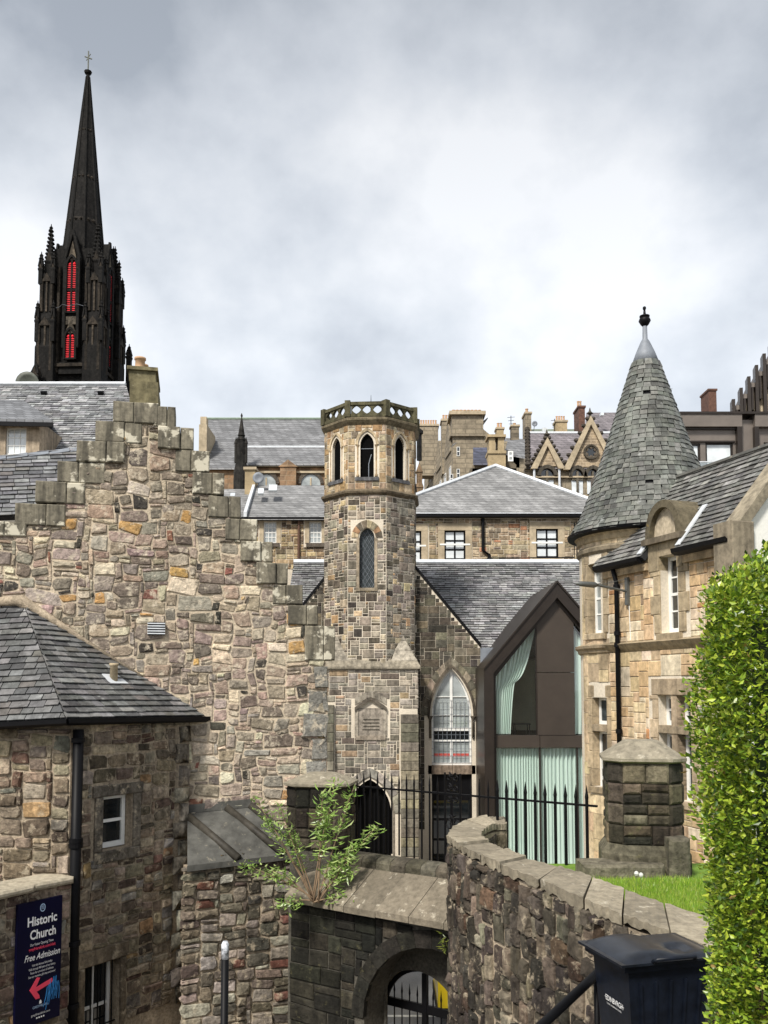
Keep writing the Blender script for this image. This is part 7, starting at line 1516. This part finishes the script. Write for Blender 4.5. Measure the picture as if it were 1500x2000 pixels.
def pinnacle(c, w_, zb, zs, zt, parent=spi):
    pb = MB(); pb.lathe(c, [(w_, zb), (w_, zs - .3), (w_ * 1.25, zs), (w_ * 1.2, zs + .2), (w_ * .85, zs + .3), (w_ * .1, zt - 1.0), (.06, zt)], 4, SR + R(45), BK); n = 8
    for k in range(n):
        t_ = (k + .3) / n; z = zs + .4 + (zt - 1.1 - zs) * t_; r = w_ * (.9 - .72 * t_)
        for j in range(4): a = SR + R(45) + j * math.pi / 2; pb.lathe(c + Vector((math.cos(a) * r, math.sin(a) * r, z)), [(.03, -.2), (w_ * .2 + .08, .05), (.1, .3)], 4, a, BK)
    pb.lathe(c, [(.05, zt - 1.5), (.42, zt - 1.1), (.12, zt - .85), (.3, zt - .6), (.08, zt - .3), (.05, zt)], 6, 0, BK)
    for s in (-1, 1):
        for uu, vv in ((ux, uy), (uy, ux)):
            a = c + vv * s * w_ * .72; pb.prism([a + uu * -w_ * .75 + Vector((0, 0, zs)), a + uu * w_ * .75 + Vector((0, 0, zs)), a + Vector((0, 0, zs + w_ * 2.1))], [q_ + vv * -s * .3 for q_ in (a + uu * -w_ * .75 + Vector((0, 0, zs)), a + uu * w_ * .75 + Vector((0, 0, zs)), a + Vector((0, 0, zs + w_ * 2.1)))], BR)
    return pb.build('pinnacle', M['soot'], parent)
# corner turrets
for i, (a, b) in enumerate(((-1, -1), (1, -1), (1, 1), (-1, 1))):
    c = SC + ux * a * half * 1.04 + uy * b * half * 1.04; w1, w2 = sr(21), sr(16)
    tb = MB(); tb.lathe(c, [(w1 * 1.2, 0), (w1 * 1.2, sz(700)), (w1, sz(690)), (w1, sz(646)), (w1 * .8, sz(633))], 4, SR + R(45), BK); tb.lathe(c, [(w2, sz(640)), (w2, sz(570)), (w2 * 1.15, sz(566)), (w2 * 1.1, sz(560))], 4, SR + R(45), BK); tb = tb.build('corner_turret', M['soot'], spi)
    for uu, vv, sgn in ((ux, uy, b), (uy, ux, a)):
        for wd_, y0, y1, ww in ((w1 * .72, 745, 660, .38), (w2 * .73, 632, 575, .36)):      # shafts and blind panels
            for s in (-1, 0, 1):
                p = c + vv * sgn * wd_ + uu * s * wd_ * .78; MB().tube([p + Vector((0, 0, sz(y0))), p + Vector((0, 0, sz(y1)))], .3 if s else .2, 5, BR if s else (.075, .06, .045)).build('shaft', M['soot'], tb)
            p = c + vv * sgn * wd_; MB().prism([p + uu * -wd_ * .8 + vv * sgn * .25 + Vector((0, 0, sz(y1))), p + uu * wd_ * .8 + vv * sgn * .25 + Vector((0, 0, sz(y1))), p + vv * sgn * .25 + Vector((0, 0, sz(y1 - 16)))], [p + uu * -wd_ * .8 + Vector((0, 0, sz(y1))), p + uu * wd_ * .8 + Vector((0, 0, sz(y1))), p + Vector((0, 0, sz(y1 - 16)))], BR).build('gablet', M['soot'], tb)
    pinnacle(c, w2 * .62, sz(566), sz(535), sz(460))
    for j, (da, db) in enumerate(((-1, -1), (1, -1), (1, 1), (-1, 1))): pinnacle(c + ux * da * w2 * .75 + uy * db * w2 * .75, .42, sz(580), sz(553), sz(518), tb)
    [pinnacle(c + ux * e1 * w1 * .72 + uy * e2 * w1 * .72, .4, sz(690), sz(652), sz(612), tb) for e1, e2 in ((-1, -1), (1, -1), (1, 1), (-1, 1))]
for px, yb, yt in ((113, 520, 470), (219, 520, 462), (231, 560, 490), (204, 520, 460)):
    c = P(px, 600, DS + 3); c.z = 0; pinnacle(c, .5, sz(620), sz(yb), sz(yt))
c = P(70, 745, DS - 6); c.z = 0; pinnacle(c, .75, 0, P(70, 738, DS - 6).z, P(70, 706, DS - 6).z)
c = P(252, 700, DS + 2); c.z = 0; pinnacle(c, .5, 0, sz(690), sz(662))
# lucarnes and red louvred windows on the two visible faces
M['red_louvre'] = plain('red_louvre', (.75, .015, .03), .5, 0, .15, 2)
for face in range(4):
    F = SFr(face)
    lu = MB(); hw_ = sr(14)
    lu.poly(F, [(-hw_, sz(640)), (hw_, sz(640)), (hw_, sz(535)), (0, sz(478)), (-hw_, sz(535))], -3.5, .5, BK)
    for s in (-1, 1):
        lu.tube([F(s * hw_ * .95, sz(700), .7), F(s * hw_ * .95, sz(530), .7)], .33, 5, BK); lu.tube([F(s * hw_ * 1.9, sz(745), .3), F(s * hw_ * 1.9, sz(545), .3)], .3, 5, BR)
        lu.tube([F(s * hw_ * 1.1, sz(534), .6), F(0, sz(476), .6)], .25, 5, BK)
    lu.poly(F, [(-hw_ * .6, sz(533)), (hw_ * .6, sz(533)), (0, sz(497))], .5, .75, (.11, .09, .065)); lu.poly(F, [(-hw_ * .95, sz(655)), (hw_ * .95, sz(655)), (hw_ * .95, sz(640)), (-hw_ * .95, sz(640))], .3, .75, (.10, .085, .065))
    lu.poly(F, [(-hw_ * .8, sz(672)), (hw_ * .8, sz(672)), (0, sz(648))], .3, .85, (.09, .075, .055)); lu.box(F, -hw_ * 3, hw_ * 3, sz(735), sz(729), .0, .9, BR); lu.box(F, -hw_ * 1.6, hw_ * 1.6, sz(748), sz(726), .0, .6, BK)
    lu = lu.build('lucarne', M['soot'], spi)
    for y0, ys, ya in ((634, 545, 528), (722, 682, 665)):
        hw2 = sr(8.6); wn = MB(); wn.strip(F, arch(0, hw2, sz(ys), sz(ya), 6), arch(0, hw2 + .3, sz(ys), sz(ya) + .4, 6), .4, 1.0, BK)
        for s in (-1, 1): wn.box(F, *sorted((s * hw2, s * (hw2 + .3))), sz(y0), sz(ys), .4, 1.0, BK)
        wn.box(F, -.13, .13, sz(y0), sz(ya) - .2, .5, .85, (.015, .01, .01)); wn.box(F, -hw2, hw2, sz(y0), sz(y0) + .3, .5, .9, BK); 
        if y0 < 700: wn.box(F, -hw2, hw2, sz(592), sz(588), .5, .86, (.015, .01, .01))
        wn = wn.build('louvred_window', M['soot'], lu); MB().poly(F, [(-hw2, sz(y0))] + arch(0, hw2, sz(ys), sz(ya), 6) + [(hw2, sz(y0))], .5, .52).build('opening', M['dark'], wn)
        z = sz(y0) + .35
        while z < sz(ys) + .1:
            for s in (-1, 1):
                u0, u1 = sorted((s * .16, s * (hw2 - .02))); A_ = [F(u0, z, .8), F(u1, z, .8), F(u1, z + .2, .58), F(u0, z + .2, .58)]; MB().prism(A_, [q_ + Vector((0, 0, .05)) for q_ in A_]).build('louvre_slat', M['red_louvre'], wn)
            z += .27
        for s in (-1, 1): MB().lathe(F(s * hw2 * .45, sz(ys - 4), .6), [(.03, -.4), (.32, 0), (.03, .4)], 5).build('red_light', M['red_louvre'], wn)
mb = MB(); F = SFr(0); mb.tube([F(sr(a), sz(y), 1.3) for a, y in ((-28, 627), (-20, 625), (-14, 620), (-6, 622), (0, 623), (8, 621), (14, 620), (24, 623), (30, 625))], .035, 4); mb.build('hanging_cable', M['lead'], spi)
# gable backs beside the spire (stepped courses)
for px0, px1, yt in ((112, 131, 484), (208, 216, 482)):
    a, b = P(px0, 600, DS + 2), P(px1, 600, DS + 2)
    for k in range(9): 
        y0, y1 = sz(yt + 9 * (k + 1)), sz(yt + 9 * k); MB().wbox(a.x - .02 * k, b.x + .1 * k, a.y - .2 * (k % 2), a.y + 3, y0, y1 - .08, BR if k % 2 else BK).build('gable_course', M['soot'], spi)
# ================================================================== vehicles in the street
def van(name, cx, y0, col, label, L_=4.4, H=1.9, W_=1.8, facing=1):
    o = root(name, (cx, y0 + W_ / 2, 0.01), label, 'van'); F = Frame((cx, y0), 0); m_ = plain(name + '_paint', col, .3, 0, .03, 3, coat=.6); h = L_ / 2
    prof = [(-h, .35), (h, .35), (h, .85), (h - .15, .98), (h - .75, 1.1), (h - 1.35, H - .08), (h - 1.6, H), (-h + .15, H), (-h, H - .15)]
    MB().poly(F, prof, -W_, 0).build('body', m_, o)
    MB().poly(F, [(h - .85, 1.1), (h - 1.4, H - .15), (h - 2.1, H - .15), (h - 2.1, 1.1)], .0, .012).build('side_window', M['glass'], o)
    mb = MB(); mb.prism([F(h - .74, 1.12, -.1), F(h - .74, 1.12, -W_ + .1), F(h - 1.34, H - .1, -W_ + .18), F(h - 1.34, H - .1, -.18)], [F(h - .72, 1.14, -.1), F(h - .72, 1.14, -W_ + .1), F(h - 1.32, H - .08, -W_ + .18), F(h - 1.32, H - .08, -.18)]); mb.build('windscreen', M['glass'], o)
    for u in (-h + .85, h - .8):
        for d in (-.12, -W_ + .12):
            wh = MB().tube([F(u, .33, d - .11), F(u, .33, d + .13)], .33, 20).build('wheel', M['black'], o); MB().tube([F(u, .33, d - .115), F(u, .33, d + .135)], .19, 12).build('rim', M['lead'], wh)
    for d in (-.25, -W_ + .25): MB().box(F, h - .02, h + .015, .68, .84, d - .16, d + .16).build('headlight', M['glass_pale'], o)
    MB().box(F, -h - .02, h + .03, .32, .5, -W_ - .01, .01).build('bumper', M['black'], o)
    return o
van('white_van', P(692, 1640, 29).x - 2.1, 30.6 - 1.9, (.75, .76, .78), 'white van partly visible behind the railing and shrub, beside the church door', 4.2, 2.35)
van('yellow_van', P(850, 1900, 19.3).x + 2.25, 19.2, (.85, .62, .02), 'bright yellow van glimpsed through the dark arch', 4.4, 2.0)
mb = MB(); mm = plain('silver_paint', (.5, .55, .62), .3, .2, .03, coat=.6)
van('silver_van', P(1340, 1645, 14.9).x + 1.6, 16.8, (.55, .6, .68), 'silver blue van glimpsed between gate pier and hedge', 4.2, 1.8)
